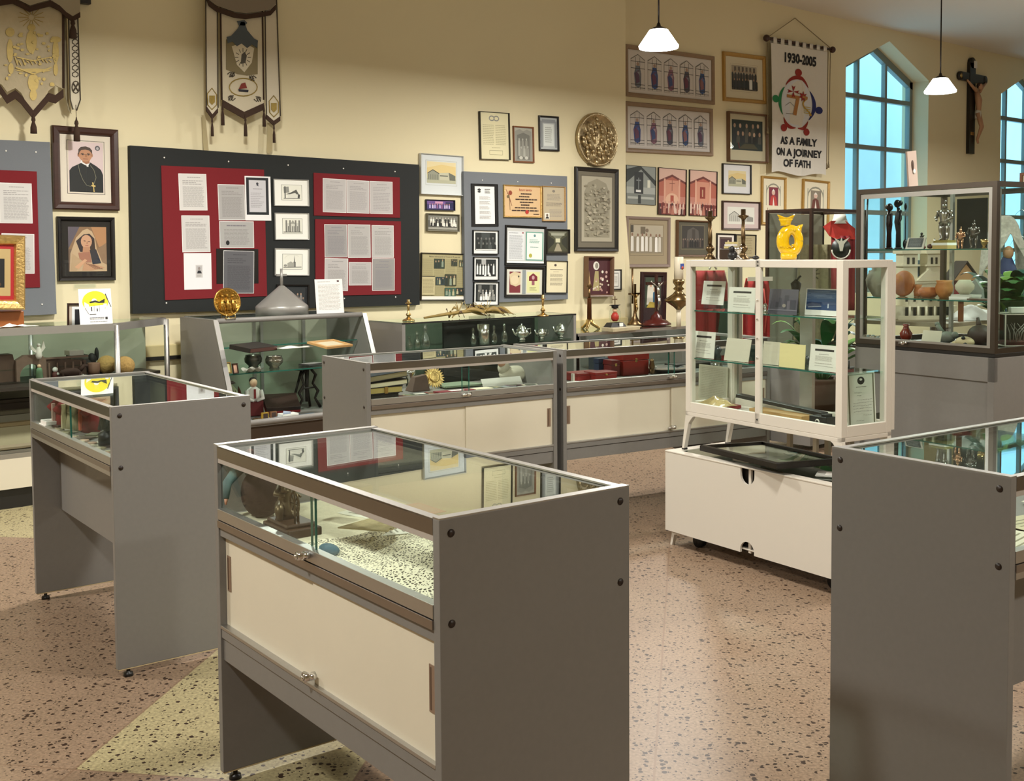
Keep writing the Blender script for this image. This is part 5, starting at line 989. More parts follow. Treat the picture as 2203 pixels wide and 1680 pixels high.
def yel(p):
    p.disc_(.5,.36,.40,.30,'#e8d824',26); p.poly([(.2,.5),(.8,.45),(.72,.95),(.25,.95)],'#f0eeec'); p.disc_(.47,.33,.08,.06,'#f0eeec'); p.poly([(.3,.36),(.5,.32),(.62,.36),(.8,.28),(.78,.4),(.6,.4),(.5,.38),(.35,.40)],'#1c1c1c')
    p.line((.82,.14),(.88,.3),.03,'#1c1c1c'); p.line((.88,.3),(.98,.52),.02,'#1c1c1c'); p.poly([(.16,.36),(.3,.44),(.28,.58),(.16,.52)],'#f0eeec'); p.line((.18,.54),(.28,.7),.012,'#1c1c1c'); p.poly([(.75,.42),(.85,.42),(.84,.56),(.74,.5)],'#f0eeec')
    p.rect(.36,.5,.39,.62,'#2a2a2a'); p.rect(.53,.55,.56,.63,'#1c1c1c'); p.line((.45,.44),(.45,.64),.008,'#555555'); p.line((.62,.44),(.62,.64),.008,'#555555'); p.lines(.3,.69,.52,.73,1,'#2a2a2a'); p.lines(.3,.79,.75,.86,2,'#3a3a3a'); p.rect(.78,.79,.85,.86,'#2a2a2a'); p.lines(.3,.9,.85,.93,1,'#8a8a8a')
card('white poster card with a yellow disc drawing, on the corner case',[(168,618),(239,620),(244,695),(175,697)],OK_,WY,.02,yel,'#ecebea',.1,zb=1.068)
b=MB(glassmat('acrylic',(.95,.97,.97),.06)); s_,z_=onn(185,615,NA-.03); b.box(-.07,-.02,-.012,.07,0,.012); one('clear_bracket','clear plastic holder on the wall above the poster card','bracket',SN(s_,NA-.005,z_),b,WY)
framed('dark framed photo leaning half hidden behind the poster card',[(143,650),(222,654),(224,702),(145,702)],7.22,WOODD,.012,.02,'#c9b8a8',(.08,.08,.08,.02),lambda p:(p.rect(.1,.15,.9,1,'#15141a'),p.disc_(.45,.45,.1,.2,'#c9a898'),p.poly([(.3,1),(.35,.6),(.6,.6),(.65,1)],'#8a6a60')),'#e0e4e6')
# --- back row tops ---
P,h=at(879,690,.967,46); candle('short brass candlestick on the wall case, left of the dried palm',P,h,.05)
P,h=at(1168,680,.967,46); candle('short brass candlestick on the wall case, right of the dried palm',P,h,.05)
P,_=at(1003,684,.967); m_=mpp(P); random.seed(11)
t=thing('dried_palm','dried palm leaves lying across the wall case','palm',P,WY)
LP=mat('dry_leaf','#8a7238',.6,noise=.35,nscale=15); LD=mat('dry_leaf_dark','#4a3316',.6,noise=.3,nscale=15)
b=MB(LP); b.tube([(-.44,-.02,.02),(-.2,0,.04),(.1,.0,.06),(.42,.02,.02)],[.008,.014,.016,.006],8); b.build('stem',t)
for k in range(15):
    b=MB(LP if k%3 else LD); x=-.20+.036*k; l=rnd(.16,.30); sg=1 if k>4 else rnd(-1,1); z=rnd(.035,.07); w=rnd(.010,.020); up_=rnd(.0,.05); yy=rnd(-.03,.03)
    b.sheet(lambda u,v:(x+sg*l*u,yy+.04*u*math.sin(k)+(v-.5)*w*.8,max(.003,z*(1-u)+up_*math.sin(u*PI)+.006+(v-.5)*2*w*math.sin(PI*min(1,u+.06)))),8,2); b.build('leaf',t,solid=.002)
for k in range(4):
    x=-.08+.10*k
    for q in range(4):
        b=MB(LP if q%2 else mat('pale_leaf','#b8a878',.6)); a=rnd(-1,1); h_=rnd(.05,.09); b.sheet(lambda u,v:(x+a*.05*u+(v-.5)*.02*math.sin(PI*min(1,u+.1)),.01*(v-.5),.05+h_*u),5,2); b.build('leaf',t,solid=.002)
# --- on the low counter ---
P,h=at(1237,704,.79,115); t=thing('altar_cross','tall thin bronze processional cross at the left end of the low counter','cross',P,WY)
b=MB(BRONZE); b.lathe([(.04,0),(.04,.01),(.012,.03)],seg=14); b.tube([(0,0,0),(0,0,h)],.011,8); b.ball((0,0,h*.47),.018); b.build('pole',t)
b=MB(BRONZE); b.box(-.085,-.01,h*.77,.085,.01,h*.77+.022); 
for (x,z) in ((-.085,h*.78),(.085,h*.78),(0,h)): b.ball((x,0,z),.02,.012,.02,8,6)
b.box(-.012,-.01,h*.6,.012,.01,h); b.build('cross',t)
P,h=at(1268,708,.79,66); t=thing('paschal_candle_stand','brass candlestick with claw feet and a reddish column on the low counter','candlestick',P,WY)
b=MB(BRASS)
for k in range(3):
    a=k*2*PI/3-.5; b.tube([(0,0,h*.35),(.03*math.cos(a),.03*math.sin(a),h*.18),(.085*math.cos(a),.085*math.sin(a),.012),(.10*math.cos(a),.10*math.sin(a),.012)],[.02,.018,.013,.012],8)
b.build('claw_foot',t); b=MB(mat('copper_column','#6e3f22',.35,.6)); b.lathe([(.022,h*.3),(.02,h*.98),(.026,h)],seg=16); b.build('column',t)
b=MB(BRONZE); b.tube([(0,0,h),(0,0,h*1.35)],.012,8); b.lathe([(.012,h*1.33),(.03,h*1.38),(.014,h*1.5),(.006,h*1.75),(.0,h*1.9)],seg=10); b.build('finial',t)
P,_=at(1335,711,.79); m_=mpp(P); b=MB(mat('marble_slab','#b5a98a',.3,noise=.3,nscale=12)); b.slab([(-.22,-.09),(.20,-.07),(.23,.05),(-.16,.09)],0,.035); one('stone_slab','pale stone slab on the low counter under the graduate doll','slab',P,b,WY+.1,bev=.004)
P=onz(1323,703,.825); m_=mpp(P); h=66*m_
t=thing('graduate_doll','small doll with a black graduation cap in a glass jar on a black base','doll',P,WY)
b=MB(BLK); b.add([(-.10,-.05,0),(.10,-.05,0),(.10,.05,0),(-.10,.05,0),(-.07,-.035,.04),(.07,-.035,.04),(.07,.035,.04),(-.07,.035,.04)],[(3,2,1,0),(4,5,6,7),(0,1,5,4),(1,2,6,5),(2,3,7,6),(3,0,4,7)]); b.build('base',t)
b=MB(PAPER); b.box(.01,-.05,.005,.055,-.046,.036); b.build('name_card',t)
b=MB(mat('doll_red','#a5281c',.5)); b.lathe([(.02,.05),(.035,.07),(.036,.10),(.02,.13)],seg=14); b.m(mat('doll_face','#d8b090',.5)); b.ball((0,0,.15),.022); b.build('figure',t)
b=MB(GLASS); b.lathe([(.042,.04),(.052,.08),(.052,.14),(.036,.17)],seg=20); b.build('jar',t)
b=MB(BLK); b.slab([(-.07,0),(0,-.05),(.07,0),(0,.05)],.195,.2); b.lathe([(.03,.168),(.034,.196)],seg=14); b.build('cap',t)
b=MB(BRONZE); crossobj(b,.075,.05,.006,flare=.006); o=b.build('cross',t); o.location=(0,0,.2)
P,h=at(1366,699,.79,88); t=thing('standing_crucifix','slim bronze crucifix on a flared foot on the low counter','crucifix',P,WY)
b=MB(BRONZE); b.lathe([(.075,0),(.075,.012),(.045,.04),(.02,.09),(.014,.14)],seg=16); b.build('base',t); b=MB(BRONZE); b.box(-.01,-.008,.12,.01,.008,h); b.box(-.085,-.008,h*.74,.085,.008,h*.74+.018); b.build('cross',t); b=MB(BRASS); corpus(b,.2,-.008,BRASS,BRASS,BRASS); o=b.build('figure',t); o.location=(0,0,h*.74-.01)
P,h=at(1412,699,.795,108); t=thing('standing_crucifix','larger dark crucifix on a stepped red base on the low counter','crucifix',P,WY)
RW=mat('red_stained_wood','#4e1712',.3); b=MB(RW); b.lathe([(.17,0),(.17,.015),(.14,.03),(.12,.045),(.07,.055),(.06,.09),(.03,.11),(.02,.13)],seg=8,sy=.7); b.build('base',t)
b=MB(mat('dark_wood','#3a1f16')); b.box(-.014,-.01,.12,.014,.01,h); b.box(-.14,-.01,h*.80,.14,.01,h*.80+.028); b.build('cross',t); b=MB(SILV); corpus(b,.28,-.012,SILV,SILV,SILV); o=b.build('figure',t); o.location=(0,0,h*.8)
framed('dark red framed holy picture standing behind the two crucifixes',[(1377,584),(1430,586),(1430,700),(1375,700)],7.55,mat('oxblood_frame','#2c0f0e',.35),.045,.03,'#2a1210',(.08,.1,.02,.3),lambda p:(p.rect(0,0,1,1,'#33402e'),p.poly([(.1,.9),(.15,.3),(.4,.1),(.6,.4),(.7,.9)],'#dcd8c8'),p.poly([(.5,.95),(.5,.5),(.8,.4),(.95,.95)],'#3a6a86'),p.disc_(.35,.25,.08,.07,'#c9a080'),p.disc_(.6,.4,.08,.07,'#c9a080'),p.poly([(.1,1),(.3,.8),(.8,.85),(.9,1)],'#b09a3a')),'#33402e')
P=onz(1460,703,.79); m_=mpp(P); t=thing('paschal_candle','fat white candle with a small emblem in a bulbous brass holder','candle',P,WY)
CW=mat('candle_wax','#e3dac2',.45); b=MB(CW); b.lathe([(.022,0),(.022,.17)],seg=14); b.build('lower_candle',t)
DB=mat('dark_brass',(.30,.21,.10),.25,1); b=MB(DB); b.lathe([(.02,.16),(.05,.19),(.13,.245),(.135,.26),(.06,.31),(.03,.345),(.055,.36),(.03,.385),(.055,.42),(.055,.45),(.04,.452)],seg=28); b.build('holder',t)
b=MB(CW); b.lathe([(.045,.44),(.045,.66),(.04,.665),(.001,.66)],seg=20); b.m(cc('#2f4a9a')); b.box(-.022,-.0475,.55,.022,-.040,.60); b.m(cc('#c0522a')); b.disc((.0,-.0485,.56),.016,depth=.004); b.build('candle',t)
b=MB(mat('roll_paper','#d8cca8',.7)); P=SN(7.99,7.75,.79); b.lathe([(.055,0),(.05,.45),(.02,1.05),(.001,1.08)],seg=18); b.m(BRONZE); b.tube([(.06,-.03,.2),(.07,-.03,.55)],.01,6); one('furled_banner','furled cream cloth banner standing in the wall corner','banner',P,b,WY,ry=-.03)
b=MB(mat('tin_blue','#2f4658',.4)); P=onz(1284,732,.42); b.box(-.07,-.04,0,.07,.04,.28); one('blue_tin','blue tin inside the low counter','tin',SN(onn(1284,732,7.4)[0],7.4,.421),b,WY,bev=.004)
# --- silver on the wall case shelf ---
def teapot(label,px,pyb,rp,open_=False):
    P=SN(onn(px,pyb,7.30)[0],7.30,.752); r=rp*mpp(P); t=thing('silver_pot',label,'pot',P,WY,'silver pots in the wall case')
    b=MB(SILV); b.lathe([(r*.5,0),(r*.5,.01),(r*.35,.02),(r*.9,r*.5),(r,r*.9),(r*.75,r*1.4),(r*.6,r*1.5),(r*.65,r*1.6)]); b.build('body',t)
    b=MB(SILV); b.tube([(r*.8,0,r*1.3),(r*1.5,0,r*1.4),(r*1.55,0,r*.8),(r*.9,0,r*.5)],r*.09,8); b.build('handle',t)
    b=MB(SILV); b.tube([(-r*.8,0,r*.6),(-r*1.3,0,r*1.0),(-r*1.5,0,r*1.5)],[r*.22,r*.13,r*.1],8); b.build('spout',t)
    if not open_: b=MB(SILV); b.lathe([(r*.62,r*1.55),(r*.4,r*1.8),(r*.08,r*1.9),(r*.12,r*2.05),(.001,r*2.1)]); b.build('lid',t)
teapot('bulbous silver pot, leftmost of three in the wall case',1122,738,17); teapot('silver pot with a looped handle, middle of three in the wall case',1165,737,13,True); teapot('silver pot nearest the right end of the wall case',1208,736,16)
for i,(px,hp,w) in enumerate(((1018,.13,.028),(1040,.16,.05),(1063,.14,.03),(1085,.15,.03),(897,.13,.03),(915,.18,.045),(880,.1,.03))):
    P=SN(onn(px,738,7.24)[0],7.24,.752); b=MB(SILV if i==1 else glassmat('cut_glass',(.75,.8,.78),.25))
    if i==1: b.lathe([(w,0),(w,hp),(w*.9,hp),(w*.9,.01)])
    else: b.lathe([(w*.8,0),(w,.03),(w*.7,hp*.5),(w*.3,hp*.65),(w*.4,hp*.8),(w*.35,hp),(w*.1,hp*1.05)])
    one('silver_mug' if i==1 else 'glass_cruet','silver mug between the glass cruets in the wall case' if i==1 else 'glass cruet in the wall case, %s'%['just left of the silver mug','','right of the silver mug','second to the right of the silver mug','near its left end, second of three','near its left end, tallest of three','near its left end, leftmost of three'][i],'mug' if i==1 else 'cruet',P,b,WY)
# ---------- on top of the white cabinet ----------
ZT=1.458
UU=Vector((math.cos(Ud),math.sin(Ud),0)); UV=Vector((-math.sin(Ud),math.cos(Ud),0)); UO=Vector((Uo[0],Uo[1],0))
def onW(px,y,z): # point on the white cabinet at depth y whose image column is px
    O=UO+UV*y; a=(px-1101.5)/CF; k=(a*O.y-O.x)/(UU.x-a*UU.y); return O+UU*k+Vector((0,0,z))
def tallcandle(label,px,y,hp):
    P=onW(px,y,ZT); h=hp*mpp(P); t=thing('tall_candlestick',label,'candlestick',P,Ud); BB=mat('dull_brass',(.15,.10,.05),.35,1,noise=.3,nscale=40)
    b=MB(BB); b.lathe([(.032,0),(.032,.006),(.02,.02),(.01,.035),(.022,.05),(.022,.06),(.009,.075)]); b.build('base',t)
    b=MB(BB); b.lathe([(.009,.07),(.011,h*.45),(.008,h*.8)]); b.build('stem',t)
    b=MB(BB); b.lathe([(.008,h*.78),(.014,h*.82),(.027,h*.86),(.027,h*.87),(.012,h*.89),(.012,h),(.009,h)]); b.build('socket',t)
tallcandle('slender brass candlestick on the white cabinet, left one',1528,.10,104)
tallcandle('darker slender brass candlestick on the white cabinet, right one',1599,.16,108)
P=onW(1566,.14,ZT); b=MB(mat('brown_leather','#3a2818',.45)); b.box(-.04,-.03,0,.045,.03,.055); one('leather_box','small brown box on the white cabinet between the candlesticks','box',P,b,Ud+.9,bev=.006)
b=MB(mat('cream_book','#d8c98a',.6)); 
for k in range(3): b.m(mat('cream_book','#d8c98a') if k!=1 else PAPER); b.box(-.03+.003*k,-.022,.0+.011*k,.03+.003*k,.022,.010+.011*k)
P2=P+Vector((.012,0,.056)); one('small_booklets','small cream booklets stacked on the brown box','booklets',P2,b,Ud+.9)
b=MB(BLK); b.ball((0,0,.02),.026,.022,.022); b.lathe([(.015,.03),(.012,.045),(.018,.06),(.001,.068)],(-.004,0,0),10); one('black_figurine','small black rounded figurine in front of the right candlestick','figurine',onW(1576,.06,ZT),b,Ud)
b=MB(SILV); b.lathe([(.02,0),(.02,.006),(.008,.012),(.006,.03),(.018,.045),(.02,.06)]); one('silver_cup','tiny silver cup beside the black figurine','cup',onW(1588,.07,ZT),b,Ud)
b=MB(BLK); b.ball((0,0,.01),.02,.014,.01); one('black_pebble','small black lens-shaped object on the white cabinet, right of the candlesticks','object',onW(1626,.08,ZT),b,Ud)
# yellow fish jug with a hole through it
P=onW(1697,.12,ZT); k=mpp(P); t=thing('fish_jug','glossy yellow fish-shaped jug standing on the white cabinet','jug',P,-.1)
YM=mat('yellow_glaze','#e8bc14',.12,coat=.5,bump=.12,nscale=60)
def px2(x,y): return ((x-1697)*k,(557-y)*k)
b=MB(YM)
n=30; ring=[]
for i in range(n+1):
    a=2*PI*i/n; cx,cz=px2(1701,517); ring.append((cx+17*k*math.cos(a),0,cz+24*k*math.sin(a)))
b.tube(ring,[k*(11.5-2.0*math.cos(2*PI*i/n)) for i in range(n+1)],14,cap=False)
b.lathe([(k*16,0),(k*17.5,k*6),(k*17,k*14)],(0,0,0),22,1,.85); b.build('body',t)
b=MB(YM)
x0,z0_=px2(1690,482)
b.lathe([(k*11,0),(k*10,k*4),(k*12,k*10),(k*15,k*14)],(x0,0,z0_-2*k),20,1,.8)
def mouth(u,v):
    a=u*2*PI; r=k*(12+4*v); return (x0+1*k+(r+k*2.5*v)*math.cos(a),.75*r*math.sin(a),z0_+k*9+v*k*(6+7*abs(math.cos(a))**1.4))
b.sheet(mouth,28,5); b.build('mouth',t,solid=.003)
b=MB(YM); tx,tz=px2(1722,487)
b.tube([px2(1717,500)[:1]+(0,)+px2(1717,500)[1:],(tx-2*k,0,tz+1*k),(tx+3*k,0,tz+4*k)],[k*6,k*5,k*2],10); b.tube([(tx-10*k,0,tz),(tx-3*k,0,tz-1*k),(tx+4*k,0,tz+5*k)],[k*2,k*4,k*1.5],8); b.build('tail',t)
b=MB(YM); 
for (xx,yy) in ((1683,497),(1707,493)): q=px2(xx,yy); b.ball((q[0],-11*k,q[1]),3.5*k,2.5*k,3.5*k,10,8)
for i in range(5): q=px2(1680+6*i,528+3*math.sin(i)); b.ball((q[0],-12*k,q[1]),3.4*k,3*k,2*k,8,6)
b.build('eye',t)
# ---------- inside the white cabinet ----------
WOx=(Uo[0],Uo[1])
def infocard(p): p.rect(.17,.16,.84,.24,'#2a2422'); p.lines(.32,.34,.68,.38,1,'#77716a',rag=.02); p.lines(.2,.42,.85,.62,6,'#a8a298'); p.line((.2,.8),(.85,.82),.006,'#77716a'); p.lines(.2,.68,.8,.74,1,'#b5afa5')
zs1,zs2,zs0=1.205,.963,.71
card('info card tilted on a clear stand, upper left in the white cabinet',[(1500,597),(1550,601),(1562,654),(1518,648)],WOx,Ud,.10,infocard,'#dbd7ce',.15,zb=zs1+.025,name='info_card')
b=MB(glassmat('acrylic',(.95,.97,.97),.06)); b.box(-.075,0,0,.075,.003,.19); b.box(-.075,-.03,0,.075,.0,.003); one('clear_sign_holder','clear plastic sign holder behind the upper left info card','holder',onW(1535,.14,zs1+.001),b,Ud,rx=-.12)
card('info card on the upper shelf next to the centre post of the white cabinet',[(1561,615),(1622,617),(1624,672),(1570,667)],WOx,Ud,.05,infocard,'#dedad0',.1,zb=zs1,name='info_card')
card('dark blurred photograph on the upper shelf right of the centre post',[(1646,619),(1710,621),(1718,677),(1658,673)],WOx,Ud,.05,lambda p:([p.rect(.05+.1*i,rnd(.1,.6),.1+.12*i,rnd(.6,.95),random.choice(['#4a4550','#5c5560','#3a3742'])) for i in range(8)],p.disc_(.55,.65,.06,.07,'#8a8078'),p.rect(0,.8,1,.85,'#6d6874')),'#4c4853',.12,zb=zs1,name='photograph',cat='photo')
card('blue panoramic harbour photograph on the upper shelf of the white cabinet',[(1727,598),(1803,601),(1803,660),(1736,655)],WOx,Ud,.12,lambda p:(p.rect(.03,.04,.97,.80,'#34517c'),p.rect(.03,.5,.97,.80,'#1f3a66'),[p.rect(rnd(.05,.8),rnd(.1,.35),rnd(.5,.95),rnd(.12,.36),'#8296b4') for _ in range(0)],[p.line((rnd(.05,.5),.1+.05*i),(rnd(.55,.95),.11+.05*i),.008,'#7388a8') for i in range(6)],p.poly([(.03,.62),(.2,.52),(.45,.56),(.5,.68),(.1,.74)],'#4a5068'),p.poly([(.5,.5),(.9,.46),(.95,.58),(.55,.6)],'#3c4c70'),p.rect(.68,.55,.72,.72,'#b0b8c4'),p.line((.1,.7),(.5,.66),.01,'#a8b0bc')),'#e3e0d8',.1,zb=zs1,name='photograph',cat='photo')
card('info card at the left end of the middle shelf in the white cabinet',[(1487,716),(1535,719),(1536,776),(1488,772)],WOx,Ud,.05,infocard,'#dcd8ce',.1,zb=zs2,name='info_card')
card('plain beige card leaning on the middle shelf, back turned',[(1552,731),(1604,735),(1616,785),(1563,781)],WOx,Ud,.06,None,'#c9c1ae',.2,zb=zs2,name='folded_card')
card('beige card right behind the centre post on the middle shelf',[(1637,738),(1675,741),(1675,789),(1640,788)],WOx,Ud,.08,lambda p:p.lines(.1,.08,.5,.13,2,'#a39a88'),'#c4bca8',.15,zb=zs2,name='folded_card')
card('pale yellow card on the middle shelf of the white cabinet',[(1676,745),(1731,748),(1731,800),(1676,796)],WOx,Ud,.04,None,'#e0d29a',.06,zb=zs2,name='folded_card')
card('info card at the right end of the middle shelf in the white cabinet',[(1736,739),(1801,744),(1801,800),(1744,796)],WOx,Ud,.05,infocard,'#dcd8ce',.12,zb=zs2,name='info_card')
card('dark green folder edge standing behind the plain beige card',[(1606,737),(1622,738),(1630,775),(1614,772)],WOx,Ud,.12,None,'#1c2a24',.15,zb=zs2,name='folder')
b=MB(mat('pewter','#5c5f60',.3,.8)); b.lathe([(.02,0),(.012,.02),(.022,.04),(.008,.06)],seg=12); one('pewter_figurine','small pewter figurine on the middle shelf between two cards','figurine',onW(1545,.12,zs2),b,Ud)
b=MB(mat('pewter','#5c5f60')); b.lathe([(.014,0),(.008,.02),(.014,.035),(.003,.05)],seg=12); one('pewter_figurine','tiny dark figurine on the middle shelf beside the yellow card','figurine',onW(1738,.16,zs2),b,Ud)
b=MB(SILV); b.lathe([(.014,0),(.014,.006),(.006,.014),(.012,.03),(.004,.042)],seg=12); one('silver_bell','little silver bell behind the dark photograph','bell',onW(1647,.16,zs1),b,Ud)
b=MB(BLK); b.lathe([(.015,0),(.012,.09),(.02,.11),(.026,.14),(.004,.16)],seg=12); b.tube([(.0,0,.15),(.02,0,.17),(.03,0,.175)],.005,6); one('black_bird_figurine','black bird-like figurine behind the dark photograph on the upper shelf','figurine',onW(1713,.2,zs1),b,Ud)
b=MB(cc('#8e1418',.4)); b.box(-.13,-.07,0,.13,.07,.018); one('red_folder','flat red folder on the floor of the white cabinet, left','folder',onW(1536,.12,zs0),b,Ud,bev=.003)
b=MB(mat('plastic_bag','#b5a070',.15,noise=.5,nscale=30,bump=.6)); b.sheet(lambda u,v:((u-.5)*.20,(v-.5)*.1,.002+.035*math.sin(PI*u)*math.sin(PI*v)*(1+.25*math.sin(u*13)*math.sin(v*9))),20,10); one('plastic_bag','crinkled clear bag of yellow items on the red folder','bag',onW(1545,.11,zs0+.018),b,Ud)
b=MB(WOODL); b.box(-.17,-.04,0,.17,.04,.035); one('wooden_box','long pale wooden box on the floor of the white cabinet','box',onW(1682,.10,zs0),b,Ud,bev=.002)
b=MB(BLK); b.box(-.28,-.022,-.009,.28,.022,.009); one('black_case','long black case lying across the wooden box','case',onW(1680,.15,zs0+.058),b,Ud,ry=.05,bev=.002)
b=MB(BLK); b.box(-.05,-.03,0,.05,.03,.05); b.m(WHT); b.tube([(0,-.034,.026),(0,-.030,.026)],.013,16); b.m(BLK); b.tube([(0,-.037,.026),(0,-.034,.026)],.008,16); b.box(.01,-.02,.05,.04,.02,.062); one('black_instrument','black instrument with a round dial in the white cabinet','instrument',onW(1772,.07,zs0),b,Ud,bev=.003)
E90=Ud+PI/2; WO2=UO+UU*(LU-.05)
def handl(p):
    p.rect(.04,.03,.96,.97,'#6a6a52'); p.rect(.09,.055,.91,.945,'#d6d8cc'); p.disc_(.5,.16,.13,.07,'#23241f'); p.disc_(.5,.14,.05,.02,'#d6d8cc'); p.lines(.32,.26,.7,.28,1,'#5a5a50')
    random.seed(4)
    for (a,v,c) in ((.25,.37,.5),(.35,.42,.5),(.35,.5,.85),(.2,.55,.85),(.18,.6,.8),(.18,.65,.8),(.18,.7,.78),(.5,.77,.75),(.25,.86,.5)):
        x=a
        while x<c: w=rnd(.03,.09); p.line((x,v+rnd(-.004,.004)),(x+w,v+rnd(-.006,.006)),.006,'#3a3a32'); x+=w+.015
card('handwritten letter in a white frame leaning in the right end of the white cabinet',[(1826,796),(1890,789),(1882,910),(1825,918)],WO2,E90,0,handl,'#e8e6dc',.06,zb=zs0,name='framed_letter',cat='letter',stand=False)
card('small dark card with a silver pin at the foot of the right end glass',[(1884,888),(1909,888),(1909,912),(1884,914)],WO2,E90,.03,lambda p:p.disc_(.5,.5,.12,.08,'#d8d8d0'),'#2a2e26',.1,zb=zs0,stand=False)
b=MB(BLK); b.tube([(-.06,0,.01),(.06,.01,.012)],.006,8); b.ball((-.04,0,.012),.015,.012,.01); b.tube([(.02,0,.01),(.02,0,.045)],.003,6); one('black_pen_set','small black pen set at the right end of the middle shelf','pen set',onW(1822,.14,zs2),b,E90)
card('tall framed certificate seen behind the cabinet glass at lower left',[(1502,782),(1563,785),(1566,858),(1503,860)],WOx,Ud,.27,lambda p:(p.rect(.04,.03,.96,.97,'#a8a490'),p.lines(.1,.06,.9,.94,18,'#98947f')),'#b8b49e',.03,zb=zs0,stand=False,name='certificate',cat='certificate')
# ---------- on the white box stand ----------
WO=Vector((Wlo[0],Wlo[1],0)); LUv=Vector((math.cos(Wd),math.sin(Wd),0)); LVv=Vector((-math.sin(Wd),math.cos(Wd),0))
def onS(x,y,z): return WO+LUv*x+LVv*y+Vector((0,0,z))
t=thing('framed_picture','black framed glazed picture lying flat and tilted on the box stand','picture',(1.232,5.33,.512),R(-67),rx=-.02,ry=-.025)
b=MB(BLKW); ringmesh(b,.63,.38,[(0,0),(0,-.022),(.004,-.026),(.022,-.026),(.025,-.012)]); b.v=[(x,z,-y) for x,y,z in b.v]; b.box(-.315,-.19,-.002,.315,.19,.002); b.build('frame',t)
b=MB(cc('#bdb9a4')); b.box(-.29,-.165,.002,.29,.165,.008); b.m(cc('#8d8a7e')); b.box(.04,-.12,.008,.24,.1,.0085); b.build('mount',t)
b=MB(TOPG); b.add([(-.291,-.166,.018),(.291,-.166,.018),(.291,.166,.018),(-.291,.166,.018)],[(0,1,2,3)]); b.build('glass',t)
b=MB(WHT); b.box(-.055,-.04,0,.055,.04,.03); one('white_carton','small white carton propping up the black framed picture','box',onS(.47,.10,.489),b,Wd,bev=.003)
for i,(x,y,c,tx) in enumerate(((.22,.30,'#2a2a2c','black and white magazine at the back left of the box stand'),(.32,.33,'#2c4466','dark blue brochure on the box stand behind the frame'),(.95,.18,'#a8a8a0','grey printed sheets on the right of the box stand'))):
    b=MB(cc(c)); b.box(-.09,-.06,0,.09,.06,.004); b.m(PAPER); b.box(-.05,-.03,.004,.04,.03,.0045); one('magazine',tx,'magazine',onS(x,y,.489+.001*i),b,Wd+.3*i)
# ---------- foreground case: lace, doll, spinning wheel ----------
def lacemat():
    m=D.materials.new('lace'); m.use_nodes=True; nt=m.node_tree; b=nt.nodes['Principled BSDF']; b.inputs['Roughness'].default_value=.9
    tc=nt.nodes.new('ShaderNodeTexCoord'); v=nt.nodes.new('ShaderNodeTexVoronoi'); v.feature='DISTANCE_TO_EDGE'; v.inputs['Scale'].default_value=115; nt.links.new(tc.outputs['Object'],v.inputs['Vector'])
    r=nt.nodes.new('ShaderNodeMapRange'); r.inputs[1].default_value=.16; r.inputs[2].default_value=.23; nt.links.new(v.outputs['Distance'],r.inputs[0])
    mx=nt.nodes.new('ShaderNodeMix'); mx.data_type='RGBA'; mx.inputs[6].default_value=(*hexc('#e8e0c6'),1); mx.inputs[7].default_value=(*hexc('#3d3524'),1); nt.links.new(r.outputs[0],mx.inputs[0]); nt.links.new(mx.outputs[2],b.inputs['Base Color'])
    bp=nt.nodes.new('ShaderNodeBump'); bp.invert=True; bp.inputs['Strength'].default_value=.5; bp.inputs['Distance'].default_value=.004; nt.links.new(r.outputs[0],bp.inputs['Height']); nt.links.new(bp.outputs[0],b.inputs['Normal']); return m
LACE=lacemat()
FU=Vector((math.cos(F_rz),math.sin(F_rz),0)); FV=Vector((-math.sin(F_rz),math.cos(F_rz),0)); FO=Vector((Fo[0],Fo[1],0))
def onF(x,y,z=.771): return FO+FU*x+FV*y+Vector((0,0,z))
def lz(u,v): return .004+.075*math.exp(-((u-.66)/.24)**2-((v-.50)/.30)**2)+.012*math.sin(u*11+1)*math.cos(v*9)*math.sin(PI*u)*math.sin(PI*v)+.006*math.sin(u*23+v*17)*math.sin(PI*v)
b=MB(LACE); b.sheet(lambda u,v:((u-.5)*(.62+.02*math.sin(v*8)),(v-.5)*(.475+.010*math.sin(u*9)),max(.002,lz(u,v))),70,50); one('lace_cloth','large cream crocheted lace cloth rumpled across the foreground case','cloth',onF(.79,.262),b,F_rz)
b=MB(mat('cream_liner','#cfc7ac',.9,noise=.12,nscale=60,bump=.3)); b.sheet(lambda u,v:((u-.5)*.46,(v-.5)*.44,.0005+.0025*abs(math.sin(u*13)*math.sin(v*9))),24,20); one('cream_liner_cloth','cream cloth spread flat under the doll and the sculpture in the foreground case','cloth',onF(.27,.262,.7705),b,F_rz)
b=MB(mat('blue_cushion','#4d6a78',.8)); b.ball((0,0,.013),.038,.02,.013); one('blue_pouch','small blue pouch peeking out under the left edge of the lace','pouch',col(Fo,F_rz,700,0.045,.771),b,F_rz)
b=MB(mat('fan_lace','#c3b48e',.8,noise=.2,nscale=60))
for i in range(12):
    a=-.2+i*.11; b.tube([(0,0,.012),(.17*math.cos(a),.17*math.sin(a),.03+.0*i)],[.002,.005],5)
b.sheet(lambda u,v:((.10+.07*v)*math.cos(-.2+1.25*u),(.10+.07*v)*math.sin(-.2+1.25*u),.018+.012*v+.003*math.sin(u*40)),40,3); one('folding_fan','open lace fan lying on the lace cloth','fan',col(Fo,F_rz,720,0.13,.79),b,F_rz+.5)
b=MB(cc('#9a8458')); b.box(-.04,-.02,0,.04,.02,.03); b.m(cc('#5a4028')); b.box(-.04,-.02,.03,.04,.02,.032); one('small_box','small tan box at the back edge of the lace','box',col(Fo,F_rz,762,0.28,.835),b,F_rz+.3,bev=.001)
